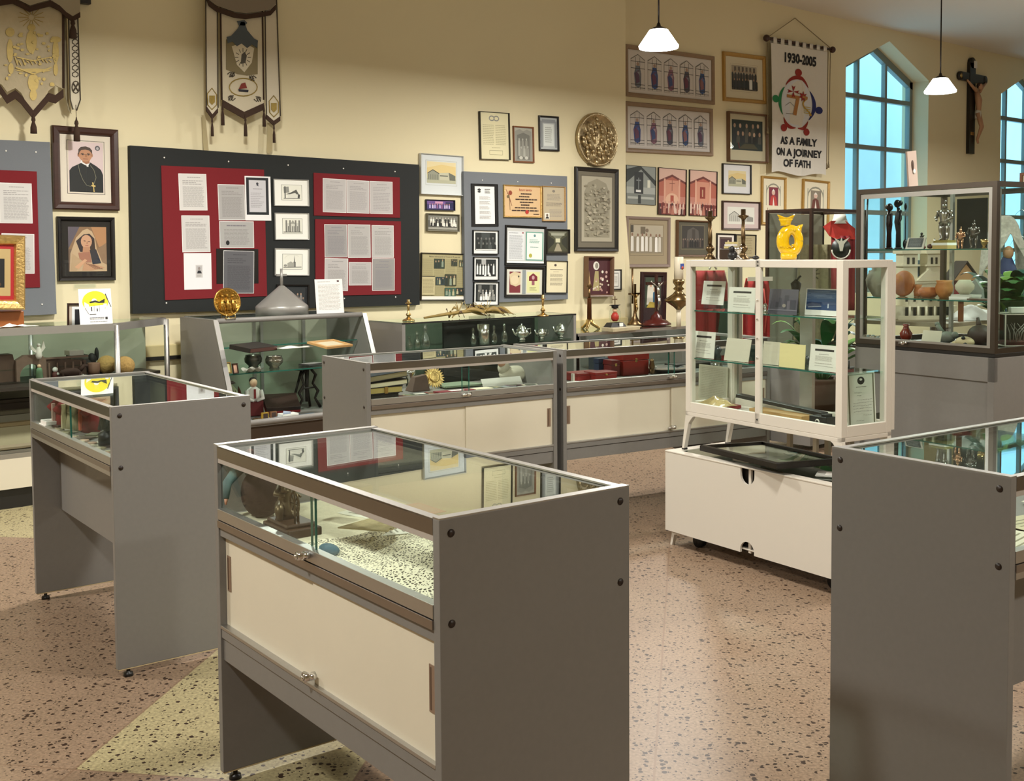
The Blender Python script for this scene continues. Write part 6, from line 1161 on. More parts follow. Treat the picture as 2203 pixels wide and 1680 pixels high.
b=MB(cc('#e6e6ea')); b.box(-.055,-.03,0,.055,.03,.002); one('white_note','white folded note lying on the lace near the small box','note',col(Fo,F_rz,825,0.2,.862),b,F_rz+.2)
b=MB(mat('twig','#6a5a42',.8)); b.ball((0,0,.015),.025,.02,.018); b.m(PAPER); b.ball((.02,.02,.008),.02,.015,.008); one('stone_specimen','small grey stone in the front right corner of the foreground case','stone',onF(1.09,.07),b,F_rz)
# doll with a dark skirt
t=thing('seated_doll','doll in a teal blouse and wide dark brown skirt, left end of the foreground case','doll',col(Fo,F_rz,541,.075,.771),F_rz)
b=MB(mat('dark_brown_velvet','#2a1410',.9)); b.ball((.018,.014,.068),.060,.060,.070,24,14); b.build('skirt',t)
b=MB(mat('teal_cloth','#5f7672',.8)); b.lathe([(.02,.10),(.032,.125),(.028,.15),(.012,.16)],(-.015,.0,0),12,1,.7); b.tube([(-.03,-.01,.145),(-.04,-.04,.12),(-.015,-.075,.10),(.0,-.085,.06)],[.014,.016,.013,.008],8); b.tube([(.0,-.01,.148),(.04,-.02,.145),(.085,-.02,.14)],[.014,.013,.009],8); b.build('blouse',t)
b=MB(mat('doll_skin','#c99a7c',.5)); b.ball((-.022,-.008,.160),.015,.014,.016,12,8); b.ball((.092,-.02,.14),.008,.006,.005,8,6); b.tube([(0,-.085,.06),(.004,-.088,.045)],[.006,.003],6); b.build('head',t)
b=MB(mat('doll_hair','#7a3a28',.7)); b.ball((-.024,-.002,.17),.017,.016,.015,12,8); b.build('hair',t)
# spinning wheel sculpture
t=thing('spinner_sculpture','dark bronze sculpture of a woman at a spinning wheel on a wooden base','sculpture',col(Fo,F_rz,617,0.07,.771),F_rz)
b=MB(mat('worn_wood','#3c2614',.5,noise=.3,nscale=15)); b.slab([(-.075,-.045),(.075,-.045),(.08,.05),(-.07,.05)],0,.024); b.slab([(-.065,-.038),(.06,-.04),(.065,.043),(-.06,.043)],.024,.034); b.build('base',t,bev=.004)
BZm=mat('bronze_patina',(.13,.095,.05),.4,.7,noise=.4,nscale=50)
b=MB(BZm); b.lathe([(.03,.034),(.034,.05),(.026,.075),(.018,.095),(.022,.115),(.012,.128)],(-.03,0,0),12,1,.8); b.ball((-.028,-.002,.142),.013,.013,.016,10,8); b.ball((-.03,.004,.15),.015,.014,.012,10,8); b.tube([(-.04,-.01,.12),(-.025,-.03,.10),(.005,-.02,.10)],[.008,.007,.004],8); b.tube([(-.015,-.01,.118),(.0,-.02,.11),(.015,-.012,.112)],[.008,.006,.004],8); b.tube([(-.03,-.015,.07),(-.005,-.03,.06),(-.003,-.028,.036)],[.014,.012,.008],8); b.build('woman',t)
b=MB(BZm); w=[(.035+.024*math.cos(i*PI/10),-.005,.082+.030*math.sin(i*PI/10)) for i in range(21)]; b.tube(w,.0035,6)
for i in range(4): a=i*PI/4; b.tube([(.035-.022*math.cos(a),-.005,.082-.028*math.sin(a)),(.035+.022*math.cos(a),-.005,.082+.028*math.sin(a))],.002,5)
b.build('wheel',t)
b=MB(BZm); b.tube([(.035,.004,.034),(.035,.004,.085)],.004,6); b.tube([(.05,-.012,.034),(.045,-.01,.15)],.003,6); b.tube([(.015,0,.112),(.06,0,.104)],.003,6); b.build('wheel_stand',t)
for i,(x,y,w,h,c,a,tx) in enumerate(((.30,.36,.20,.14,'#d8d4c4',.3,'large cream sheet at the back left under the glass of the foreground case'),(.47,.30,.16,.11,'#dfdcd0',-.3,'white sheet behind the bronze sculpture'),(.52,.42,.13,.10,'#c7b98c',.9,'tan print at the back of the foreground case'),(.62,.45,.10,.07,'#e3e0d4',1.1,'small white print at the back of the foreground case'),(.36,.47,.14,.05,'#a8484a',0,'narrow red and white leaflet along the back glass'),(.97,.42,.14,.10,'#cfc6a4',.2,'cream sheet at the right rear of the foreground case'))):
    b=MB(cc(c)); b.box(-w/2,-h/2,0,w/2,h/2,.0015); b.m(cc('#8f8a7c')); 
    for k in range(5): b.box(-w*.38,-h*.35+h*.15*k,.0015,w*.38,-h*.35+h*.15*k+h*.05,.0017)
    one('loose_sheet',tx,'paper',onF(x,y,.772+.002*i),b,F_rz+a)
b=MB(mat('shell_white','#d3c6a8',.5,noise=.3,nscale=40)); random.seed(9)
for i in range(7): b.ball((rnd(-.05,.05),rnd(-.02,.02),.012+rnd(0,.01)),rnd(.01,.022),.012,.010,8,6)
one('shell_wreath','small wreath of shells at the right rear of the foreground case','wreath',onF(.90,.40,.81),b,F_rz)
# ---------- left case: robed dolls and shards ----------
LUx=Vector((math.cos(L_rz),math.sin(L_rz),0)); LVx=Vector((-math.sin(L_rz),math.cos(L_rz),0)); LOx=Vector((Lo[0],Lo[1],0))
def onL(x,y,z=.771): return LOx+LUx*x+LVx*y+Vector((0,0,z))
def robed(label,x,y,h,c,c2,group='robed dolls in the left case',s=1):
    t=thing('robed_doll',label,'doll',col(Lo,L_rz,x,y),L_rz,group); b=MB(mat('robe_'+c.strip('#'),c,.8,noise=.25,nscale=40)); b.lathe([(.055*s,0),(.05*s,h*.3),(.04*s,h*.6),(.045*s,h*.72),(.02*s,h*.82)],seg=18,sy=.7); b.tube([(-.04*s,-.01,h*.7),(-.05*s,-.04,h*.5)],[.018,.02],8); b.tube([(.04*s,-.01,h*.7),(.05*s,-.04,h*.5)],[.018,.02],8); b.build('robe',t)
    b=MB(mat('robe_'+c2.strip('#'),c2,.8,noise=.2,nscale=40)); b.box(-.009,-.046*s,h*.05,.009,-.034*s,h*.7); b.build('stole',t)
    b=MB(mat('doll_skin','#c99a7c')); b.ball((0,0,h*.9),h*.085); b.build('head',t)
robed('doll in a dark red robe with a pale collar, leftmost in the left case',129,.085,.155,'#8c1418','#c9a79a')
robed('doll in an ivory patterned robe, between the two red dolls',157,.12,.155,'#b0a680','#cfc79c',s=1.3)
robed('doll in a dark red robe with orange trim, right of the ivory one',187,.15,.155,'#86101a','#c4583a')
b=MB(BLK); b.lathe([(.04,0),(.04,.05),(.02,.06),(.03,.08),(.032,.11),(.018,.13),(.014,.145),(.001,.155)],seg=14); b.tube([(-.02,-.01,.12),(-.045,-.02,.06)],[.014,.01],8); b.tube([(.02,-.01,.12),(.03,-.03,.07)],[.012,.01],8); one('black_statuette','black statuette near the right end of the left case','statuette',col(Lo,L_rz,227,0.1,.771),b,L_rz)
b=MB(mat('brown_red_book','#4a1a12',.5)); b.box(-.045,-.03,0,.045,.03,.02); one('brown_book','thick reddish brown book at the left of the left case','book',col(Lo,L_rz,112,.055,.771),b,L_rz+.5,bev=.003)
b=MB(PAPER); 
b.box(-.05,-.04,0,.04,.05,.02); b.box(-.045,-.035,.02,.045,.04,.035); one('paper_stack','stack of white papers in the far left corner of the left case','papers',col(Lo,L_rz,104,.045,.771),b,L_rz,bev=.001)
b=MB(glassmat('cut_glass',(.75,.8,.78),.25)); b.lathe([(.03,0),(.035,.05),(.03,.11),(.012,.13)],seg=14); one('glass_vessel','glass vessel behind the white papers in the left case','vessel',col(Lo,L_rz,142,.13,.771),b,L_rz)
b=MB(mat('mottled_cloth','#6e6a4a',.9,noise=.5,nscale=30)); b.sheet(lambda u,v:((u-.5)*.32,.02*math.sin(u*9)+.02*v,.16*v),24,6); one('patterned_cloth','mottled olive cloth hanging behind the black statuette','cloth',col(Lo,L_rz,206,0.24,.771),b,L_rz)
random.seed(21)
for i in range(16):
    b=MB(cc(random.choice(['#b5a88c','#8a8468','#a0806a','#c7bfa8','#77704f','#9a7358']),.8)); n=random.choice((4,5,6)); r=rnd(.022,.038)
    b.slab([(r*rnd(.7,1.1)*math.cos(2*PI*k/n),r*.7*rnd(.7,1.1)*math.sin(2*PI*k/n)) for k in range(n)],0,rnd(.004,.012)); x=92+8.9*i
    one('pottery_shard','flat pottery shard in the row along the front glass of the left case','shard',col(Lo,L_rz,x,.032+.022*(i%2),.771),b,L_rz+rnd(0,3),'pottery shards along the front of the left case')
for i in range(8):
    b=MB(cc(random.choice(['#8f8b78','#b8b2a0','#4a3a2c','#6c6a52']),.8)); b.box(-.035,-.025,0,.035,.025,.003); one('small_print','small flat print lying between the robed dolls of the left case','print',col(Lo,L_rz,140+11*i,.07+.03*(i%3),.772+.004*(i%2)),b,L_rz+rnd(0,3),'small prints under the dolls')
# ---------- middle case: books, monstrance, cards ----------
def frame_of(o,rz):
    u=Vector((math.cos(rz),math.sin(rz),0)); v=Vector((-math.sin(rz),math.cos(rz),0)); O=Vector((o[0],o[1],0)); return lambda x,y,z=.771:O+u*x+v*y+Vector((0,0,z))
onM=frame_of(Mo,M_rz); onN=frame_of(No,N_rz)
def book(label,P,rz,w,d,h,cov,pag='#d8cfae',tilt=0,clasp=False,group=None,fan=0):
    t=thing('old_book',label,'book',P,rz,group,ry=tilt)
    b=MB(cc(cov,.5)); b.box(-w/2,-d/2,0,w/2,d/2,h*.09); b.box(-w/2,-d/2,h*.91,w/2,d/2,h); b.box(-w/2,-d/2,h*.09,-w/2+.006,d/2,h*.91); b.build('cover',t,bev=.001)
    b=MB(cc(pag,.8)); b.box(-w/2+.006,-d/2+.004,h*.09,w/2-.005,d/2-.004,h*.91); b.build('pages',t)
    if clasp: b=MB(BRASS); b.box(-.01,-d/2-.003,-.0,.008,-d/2,h*1.0); b.build('clasp',t)
book('black-covered book at the bottom of the stack in the middle case',onM(.13,.17,.771),M_rz,.17,.22,.032,'#16140f','#1e1b14')
book('old book with yellow page edges, second from the bottom of the stack',onM(.14,.17,.804),M_rz,.19,.22,.033,'#1a1611','#b5a05c',clasp=True)
book('black book with curled cream pages, third in the stack',onM(.155,.17,.838),M_rz,.22,.22,.026,'#15130f','#d8cfae',tilt=-.05)
book('navy book at the top of the stack in the middle case',onM(.155,.17,.872),M_rz,.22,.22,.030,'#1f2733','#d3c9a8',tilt=-.09)
t=thing('sunburst_reliquary','gilt sunburst reliquary leaning on a brown block in the middle case','reliquary',col(Mo,M_rz,932,0.34,.80),M_rz)
b=MB(GOLD); b.T=Matrix.Rotation(PI/2-.4,4,'X'); n=24
b.add([((.062 if i%2 else .045)*math.cos(i*PI/n),(.062 if i%2 else .045)*math.sin(i*PI/n),0) for i in range(2*n)]+[((.062 if i%2 else .045)*math.cos(i*PI/n),(.062 if i%2 else .045)*math.sin(i*PI/n),.006) for i in range(2*n)],[list(range(2*n))[::-1],list(range(2*n,4*n))]+[(i,(i+1)%(2*n),(i+1)%(2*n)+2*n,i+2*n) for i in range(2*n)])
b.lathe([(.032,.006),(.030,.012),(.022,.01),(.001,.009)],seg=20); b.build('sunburst',t); t.location.z=.83
b=MB(GOLD); b.ball((-.06,.0,-.01),.028,.02,.03,10,8); b.ball((-.05,-.0,-.04),.02,.018,.02,10,8); b.build('ornament',t)
b=MB(cc('#5e4a40',.7)); b.add([(-.06,-.04,0),(.05,-.04,0),(.05,.04,0),(-.06,.04,0),(-.03,-.02,.075),(.04,-.02,.085),(.04,.02,.085),(-.03,.02,.075)],[(3,2,1,0),(4,5,6,7),(0,1,5,4),(1,2,6,5),(2,3,7,6),(3,0,4,7)]); one('stone_block','brown stone block beside the gilt sunburst','stone',col(Mo,M_rz,898,0.3,.771),b,M_rz,bev=.003)
b=MB(SILV); b.lathe([(.02,0),(.01,.02),(.01,.05),(.03,.08),(.028,.10)],seg=16); one('metal_chalice','small metal chalice between the book stack and the brown stone','chalice',col(Mo,M_rz,880,0.42,.771),b,M_rz)
b=MB(cc('#7a8870',.8)); b.slab([(-.13,-.07),(.12,-.08),(.09,.09),(-.10,.08)],0,.012); one('green_folder','pale green folder lying in the middle case','folder',col(Mo,M_rz,985,0.33,.775),b,M_rz,bev=.003)
b=MB(mat('doll_cloth','#cfc8b4',.8,noise=.1,nscale=20)); b.ball((0,0,.045),.095,.06,.048); b.ball((-.07,0,.085),.035,.035,.04); b.m(mat('doll_skin','#c99a7c')); b.ball((-.09,-.01,.115),.024,.024,.026); one('christening_doll','reclining doll in a cream gown at the right of the middle case','doll',col(Mo,M_rz,1105,0.33,.771),b,M_rz)
b=MB(cc('#e6e4da')); b.T=Matrix.Rotation(-.6,4,'X'); b.box(-.13,0,0,.13,.002,.05); one('white_strip_card','long white label card before the cream doll','card',col(Mo,M_rz,1082,0.22,.771),b,M_rz)
b=MB(cc('#e9e7e0')); b.box(-.10,-.04,0,.10,.04,.004); one('white_envelope','white envelope at the far right of the middle case','envelope',col(Mo,M_rz,1160,0.36,.771),b,M_rz)
random.seed(31)
CCS=['#3c4a6a','#8a3a3a','#c7bfae','#5f6a50','#a89a80','#2f3a30','#6a4a5a','#d6d0c4','#8c8f90']
for i in range(34):
    x=.27+.83*(i%17)/16.5; y=.06+.09*(i//17)+rnd(-.02,.02); b=MB(cc(random.choice(CCS))); b.box(-.042,-.028,0,.042,.028,.0012); b.m(cc(random.choice(CCS))); b.box(-.03,-.018,.0012,.03,.018,.0015)
    one('postcard','small postcard spread flat in the front of the middle case','postcard',onM(x,y,.7712+.0016*(i%4)),b,M_rz+rnd(-.5,.5),'postcards spread across the middle case')
b=MB(cc('#7a1f2c')); b.box(-.11,-.035,0,.11,.035,.006); b.m(PAPER); b.box(-.03,-.02,.006,.05,.02,.0065); one('maroon_booklet','maroon booklet lying among the postcards','booklet',onM(.56,.10,.778),b,M_rz)
b=MB(cc('#e3d8bc')); b.box(-.07,-.035,0,.07,.035,.003); b.m(cc('#7a1f2c')); b.box(-.07,-.035,0,-.062,.035,.0032); one('cream_booklet','cream booklet with a red spine edge among the postcards','booklet',onM(.72,.12,.778),b,M_rz)
# ---------- long case: red boxes, silver tray ----------
def rbox(label,x,y,w,d,h,c='#7d1512',lid=True,rz=0,nm='red_box',cat='box'):
    t=thing(nm,label,cat,col(No,N_rz,x,y),N_rz+rz); b=MB(cc(c,.45)); b.box(-w/2,-d/2,0,w/2,d/2,h*.7); b.build('box_body',t,bev=.002); b=MB(cc(c,.45)); b.box(-w/2-.002,-d/2-.002,h*.72,w/2+.002,d/2+.002,h); b.m(BRASS); b.box(-.008,-d/2-.004,h*.62,.008,-d/2-.002,h*.8); b.build('lid',t,bev=.002)
rbox('flat red box at the left in the long case',1258,.18,.20,.14,.045); rbox('flat red box overlapping in front of the tall dark red box',1292,.11,.15,.11,.05)
rbox('dark red upright box between the flat boxes and the large red box',1316,.25,.06,.08,.095,'#5f1013'); rbox('large red box with a knob, tallest in the long case',1352,.27,.19,.15,.125,'#84180f')
b=MB(SILV); b.ball((0,0,.128),.012,.012,.008,10,8); one('silver_knob_dish','small silver dish on top of the large red box','dish',col(No,N_rz,1352,.27,.771),b,N_rz)
rbox('small open navy box behind the flat red boxes',1293,.33,.07,.05,.10,'#1f2c44',nm='navy_box')
b=MB(SILV); b.lathe([(.07,0),(.13,.008),(.17,.022),(.175,.026),(.13,.014),(.001,.008)],seg=36,sy=.7); one('silver_tray','oval silver tray in the long case, right of the red boxes','tray',col(No,N_rz,1442,.24),b,N_rz)
b=MB(SILV); b.lathe([(.03,0),(.06,.01),(.075,.03),(.07,.035),(.001,.03)],seg=24,sy=.6); one('silver_dish','small silver dish beside the bronze figurine in the long case','dish',col(No,N_rz,1392,.28),b,N_rz)
b=MB(BRONZE); b.ball((0,0,.02),.02,.015,.02,10,8); b.lathe([(.014,.03),(.018,.05),(.012,.075),(.014,.085),(.001,.098)],seg=12); one('bronze_figurine','kneeling bronze figurine beside the silver tray','figurine',col(No,N_rz,1403,.17),b,N_rz)
b=MB(PAPER); b.box(-.08,-.03,0,.08,.03,.004); b.m(WHT); b.box(-.006,-.01,.004,.006,.01,.05); one('white_pad','white pad at the far left of the long case','pad',col(No,N_rz,1232,.10),b,N_rz)
b=MB(BLK); b.box(-.14,-.06,0,.14,.06,.03); one('black_tray','black lacquer tray behind the silver tray','tray',col(No,N_rz,1480,.36),b,N_rz,bev=.004)
for x,h in ((1.30,.04),(1.42,.06)): b=MB(SILV); b.lathe([(.03,0),(.03,h),(.026,h),(.026,.004)],seg=20); one('silver_cup','silver cup at the right end of the long case, %s'%('shorter' if h<.05 else 'taller'),'cup',onN(x,.2),b,N_rz)
# ---------- corner case: carved castle, figures ----------
def KP(px,py,n=None,z=.721):
    n=n or 7.55-(py-798)*.022; return SN(onn(px,py,n)[0],n,z)
WC=mat('carved_brown','#4a3426',.6,noise=.3,nscale=25); WC2=mat('carved_brown_light','#6e5648',.6,noise=.25,nscale=25)
KB=KP(40,812,7.3); k=mpp(KB); t=thing('carved_castle','carved dark wooden castle with an arched gate and long roof, in the corner case','model',(KB.x,KB.y,.721),WY)
b=MB(WC); W1=55*k/.77; b.box(-W1*.55,0,0,-W1*.1,.10,.12); b.prism([(-W1*.55,.12),(-W1*.5,.17),(-W1*.15,.17),(-W1*.1,.12)],0,.10); b.build('keep',t)
b=MB(WC2); g=[(-.02,0),(-.02,.13),(.03,.16),(.13,.16),(.16,.13),(.16,0)]+[(.14,0)]+[(.07+.07*math.cos(a*PI/8),.03+.075*math.sin(a*PI/8)) for a in range(9)]+[(.0,0)]; b.prism(g,-.03,.02); b.build('gate',t)
b=MB(WC); b.add([(.14,.0,0),(.42,.0,0),(.42,.12,0),(.14,.12,0),(.14,.0,.135),(.42,.0,.105),(.42,.12,.105),(.14,.12,.135)],[(3,2,1,0),(4,5,6,7),(0,1,5,4),(1,2,6,5),(2,3,7,6),(3,0,4,7)]); b.m(WC2); b.box(.13,-.01,.125,.43,.0,.137); 
for i in range(5): b.box(.18+.05*i,-.006,.01,.19+.05*i,.0,.10)
b.build('long_hall',t)
for (px,h,lab) in ((72,.10,'white winged figurine standing on the castle gate'),): 
    P=KP(85,812); b=MB(mat('bisque','#d8cdc4',.6)); b.lathe([(.012,0),(.02,.02),(.016,.06),(.006,.08)],(0,0,0),12); b.ball((0,0,.088),.011); b.prism([(-.01,.05),(-.055,.10),(-.045,.06),(-.01,.035)],-.004,.004); b.prism([(.01,.05),(.03,.115),(.04,.07),(.012,.035)],-.004,.004); one('winged_figurine',lab,'figurine',P+Vector((0,0,.135)),b,WY)
b=MB(cc('#6f9470',.6)); b.lathe([(.02,0),(.022,.02),(.018,.075),(.01,.085)],seg=12); b.m(mat('doll_face','#d8b090')); b.ball((0,0,.095),.012); one('green_figurine','small figurine in a green robe in front of the castle','figurine',KP(85,814),b,WY)
b=MB(cc('#5a2a24',.6)); b.lathe([(.022,0),(.018,.035),(.01,.045)],seg=12); b.m(PAPER); b.ball((0,0,.058),.017); b.ball((.012,-.01,.03),.01); one('white_capped_figurine','small figurine with a white head in a brown robe','figurine',KP(119,810),b,WY)
for (px,py,s,c,lab) in ((70,814,.012,'#e8e4da','tiny white ball figure at the castle foot'),(178,811,.010,'#e8e4da','tiny white figure at the right of the brown donkey')): b=MB(cc(c)); b.ball((0,0,s),s); b.tube([(0,0,s),(.03,0,.006)],s*.6,6); one('tiny_figure',lab,'figurine',KP(px,py),b,WY)
b=MB(mat('donkey_brown','#3a231a',.8)); b.ball((0,0,.04),.07,.028,.028); 
for x in (-.05,.05):
    for y in (-.012,.012): b.tube([(x,y,.04),(x,y,0)],.008,6)
b.tube([(.06,0,.05),(.085,0,.08),(.11,0,.075)],[.016,.014,.009],8); b.tube([(.08,-.006,.09),(.078,-.008,.115)],.004,5); b.tube([(.08,.006,.09),(.078,.008,.115)],.004,5); one('donkey_figurine','small brown donkey figurine lying among the crib figures','figurine',KP(152,813),b,WY)
b=MB(mat('charred','#1c1814',.7)); b.ball((0,0,.05),.06,.04,.05); b.ball((.05,.0,.09),.03,.03,.04); b.ball((-.05,0,.10),.02,.02,.05); b.ball((.09,.02,.12),.014,.014,.045); one('dark_carving','tangled dark animal carving behind the brown pouch','carving',KP(182,800),b,WY)
b=MB(cc('#7d5a48',.7)); b.lathe([(.035,0),(.04,.03),(.042,.075),(.038,.08),(.036,.01)],seg=16,sy=.7); one('leather_pouch','small brown leather pouch in the corner case','pouch',KP(202,807),b,WY)
b=MB(BLK); b.tube([(-.06,0,.0),(-.05,0,.06),(0,0,.09),(.05,0,.06),(.055,0,0)],.012,8); one('black_strap','black arched strap between the two coconuts','strap',KP(238,806),b,WY)
COC=mat('coconut_fibre','#a5834c',.9,noise=.35,nscale=60,bump=.5)
for (px,py,r,lab) in ((230,806,21,'tan coconut shell left of the case post'),(268,814,22,'tan coconut shell right of the case post')):
    P=KP(px,py); r_=r*mpp(P); b=MB(COC); b.ball((0,0,r_*.9),r_,r_,r_*.95,20,12); one('coconut',lab,'coconut',P,b,WY,'coconut shells in the corner case')
b=MB(cc('#2b2723')); b.box(-.06,-.05,0,.06,.05,.03); b.m(cc('#54564a')); b.box(-.05,-.05,.03,.06,.05,.055); b.m(PAPER); b.box(-.06,-.05,.055,.03,.05,.085); t=one('stacked_books','dark books with a white box on top at the back of the corner case','books',KP(165,790,7.42,.799),b,WY)
b=MB(SHELF); b.slab([tuple((SN(.3,7.3))[:2]),tuple(SN(2.5,7.3)[:2]),tuple(SN(2.5,7.58)[:2]),tuple(SN(.3,7.58)[:2])],.79,.798); o=b.build('glass_shelf'); o.parent=D.objects['corner_display_case']
random.seed(8)
for i,(x0,c,z,lab) in enumerate(((-60,'#2c1f18',.19,'dark brown framed picture leaning on the lower shelf of the corner case, rearmost'),(-50,'#5a5440',.13,'olive framed picture leaning on the lower shelf of the corner case'),(-45,'#7a6a4a',.07,'gold brown framed picture leaning frontmost on the lower shelf'))):
    t=thing('framed_painting',lab,'picture',SN(1.95-.02*i,7.32-.10*i,.326),WY,rx=-.35); b=MB(cc(c,.4)); h=z+.10; ringmesh(b,.75,h*1.0,[(0,0),(0,-.02),(.01,-.028),(.028,-.02),(.03,-.008)]); b.v=[(x,y,z_+h/2) for x,y,z_ in b.v]; b.build('frame',t)
    b=MB(cc(('#54463a','#777058','#8d8464')[i])); b.box(-.345,-.008,.03,.345,-.004,h-.03); b.build('print',t)
# ---------- slanted case ----------
def SP(px,py,z,dn=0): return onz(px,py,z)
b=MB(mat('tarnished_silver',(.38,.35,.30),.25,1,noise=.5,nscale=60,bump=.5)); TS=mat('tarnished_silver','#000000')
def bowl(lab,px,py,rp,z,m):
    P=SP(px,py,z); r=rp*mpp(P); b=MB(m); b.lathe([(r*.6,0),(r*.5,r*.15),(r*.95,r*.6),(r,r*1.0),(r*.85,r*1.35),(r*.9,r*1.4),(r*.8,r*1.35),(r*.85,r*.7),(.001,r*.3)]); one('silver_bowl',lab,'bowl',P,b,WY,'bowls in the slanted case')
bowl('dark tarnished bowl under the tilted black book in the slanted case',545,790,19,.702,mat('dark_silver',(.16,.15,.13),.3,1)); bowl('bright embossed silver bowl in the slanted case',590,792,19,.702,TS)
b=MB(cc('#211e1b',.5)); b.box(-.13,-.09,0,.13,.09,.03); b.m(cc('#4a2c24')); b.box(-.125,-.092,.004,.125,-.088,.026); P=SP(545,752,.872); one('dark_book','dark framed book lying tilted on the upper shelf of the slanted case','book',P,b,WY+.35,rx=.12)
b=MB(cc('#dcdad0')); b.sheet(lambda u,v:((u-.5)*.24,(v-.5)*.14,.004+.006*math.sin(u*9)*math.sin(v*5)),12,6); one('white_papers','white papers on the upper shelf of the slanted case','papers',SP(632,748,.873),b,WY)
b=MB(WOODL); ringmesh(b,.26,.18,[(0,0),(0,-.014),(.02,-.016),(.024,-.006)]); b.m(cc('#b8b094')); b.box(-.11,-.006,-.07,.11,-.003,.07); one('framed_print','light wooden frame lying on the upper shelf, right end of the slanted case','frame',SP(710,742,.885),b,WY+.3,rx=-1.4)
for (px,py,w,h,c,c2,lab) in ((491,803,.05,.075,'#8a6a2c','#d8cf9a','small gilt framed card at the left of the lower shelf'),(507,804,.045,.07,'#3a1f16','#c99a84','small dark framed portrait at the left of the lower shelf')):
    P=SP(px,py,.702); t=thing('framed_photo',lab,'frame',P,WY+.2,rx=-.2); b=MB(cc(c,.4)); ringmesh(b,w,h,[(0,0),(0,-.008),(.007,-.008),(.007,-.003)]); b.v=[(x,y,z+h/2) for x,y,z in b.v]; b.build('frame',t); b=MB(cc(c2)); b.box(-w/2+.006,-.003,.006,w/2-.006,-.001,h-.006); b.build('print',t)
b=MB(mat('shell_dish','#b5b3a8',.3)); b.sheet(lambda u,v:(.12*(u-.5)*(1+.2*v),(v-.5)*.08,.006+.02*(2*abs(v-.5))**2+.006*math.sin(u*14)),24,8); one('scalloped_dish','pale scalloped dish on the lower shelf of the slanted case','dish',SP(545,800,.703),b,WY)
b=MB(cc('#2c2a28')); b.box(-.08,-.05,0,.08,.05,.012); b.m(cc('#8c8c88')); b.box(-.07,-.04,.012,.07,.04,.014); one('album','flat grey album on the lower shelf at the right of the slanted case','album',SP(670,785,.703),b,WY+.3)
P=SP(505,880,.385); h=.13
t=thing('framed_certificate','red-brown framed certificate on the floor of the slanted case','picture',P+EN*.03,WY+.25,rx=-.2); b=MB(cc('#5a2418',.4)); ringmesh(b,.17,.20,[(0,0),(0,-.015),(.02,-.018),(.024,-.006)]); b.v=[(x,y,z+.10) for x,y,z in b.v]; b.build('frame',t); pc=Pic(.13,.16,'#d8cda8'); people(pc,.1,.3,.9,.8,1,5,['#8a6a4a','#6a5a30'],['#7a5a34']); o=pc.build('print',t); o.location=(0,-.009,.10)
P=SP(546,893,.385); t=thing('bust_figurine','half-length figurine of a man in a white coat and red tie in the slanted case','figurine',P,WY-.2)
b=MB(cc('#6a1418',.6)); b.box(-.06,-.035,0,.06,.035,.10); b.build('base',t); b=MB(cc('#e3dfd8',.6)); b.lathe([(.05,.10),(.055,.14),(.045,.18),(.018,.20)],seg=16,sy=.7); b.tube([(-.05,-.01,.17),(-.055,-.04,.12),(-.01,-.05,.105)],[.016,.015,.01],8); b.tube([(.05,-.01,.17),(.055,-.04,.12),(.01,-.05,.105)],[.016,.015,.01],8); b.m(cc('#8a1c20')); b.box(-.007,-.042,.12,.007,-.036,.185); b.build('torso',t)
b=MB(mat('doll_face','#d8b090')); b.ball((0,-.004,.228),.027,.027,.032); b.build('head',t); b=MB(cc('#241a16')); b.ball((0,.004,.24),.028,.027,.026); b.build('hair',t)
b=MB(cc('#2c1c14',.5)); b.box(-.12,-.09,0,.12,.09,.03); b.m(cc('#8a1418')); b.box(-.12,-.09,-.02,.12,.09,0); one('dark_red_book','large dark leather book propped open at an angle in the slanted case','book',SP(605,890,.385)+Vector((0,.0,.07)),b,WY-.3,rx=.45,bev=.003)
for (px,py,w,h,c,lab) in ((570,903,.05,.05,'#a8842c','small gilt triptych on the floor of the slanted case'),(588,899,.05,.045,'#7a5030','small wooden icon beside the gilt triptych'),):
    b=MB(cc(c,.4)); b.box(-w/2,-.008,0,w/2,.008,h); b.m(cc('#3a2418')); b.box(-w*.35,-.0095,h*.15,w*.35,-.008,h*.85); one('small_icon',lab,'icon',SP(px,py,.385),b,WY+.1)
b=MB(PAPER); b.box(-.06,-.04,0,.06,.04,.03); b.m(cc('#a8b4cc')); b.slab([(-.06,-.04),(.0,-.04),(-.02,.03)],.03,.045); one('white_box','white box with a pale blue paper on it in the slanted case','box',SP(620,898,.385),b,WY,bev=.002)
for (px,py,c,lab) in ((575,912,'#9ab0c4','pale blue doily at the front of the slanted case'),(650,905,'#3a6a8c','blue cloth at the front of the slanted case')): b=MB(cc(c,.8)); b.sheet(lambda u,v:((u-.5)*.22,(v-.5)*.09,.003+.004*math.sin(u*12)*math.sin(v*6)),16,6); one('blue_cloth',lab,'cloth',SN(onn(px,py,6.83)[0],6.83,.386),b,WY)
b=MB(BRASS); b.lathe([(.03,0),(.034,.012),(.02,.016)],seg=14); one('brass_dish','tiny brass dish at the front left of the slanted case','dish',SP(553,905,.385),b,WY)
t=thing('iron_stand','ornate dark cast-iron stand at the right of the slanted case','stand',SP(672,880,.385)+EN*.05,WY+.2); 
IR=mat('cast_iron','#1e1712',.5,.3)
for sx in (-1,1):
    b=MB(IR); b.tube([(sx*.03,0,.28),(sx*.07,0,.24),(sx*.04,0,.18),(sx*.09,0,.12),(sx*.06,0,.07),(sx*.11,0,.0)],[.01,.012,.009,.012,.009,.012],8); b.tube([(sx*.03,.04,.28),(sx*.05,.07,.15),(sx*.09,.09,.0)],[.01,.009,.01],8); b.build('leg',t)
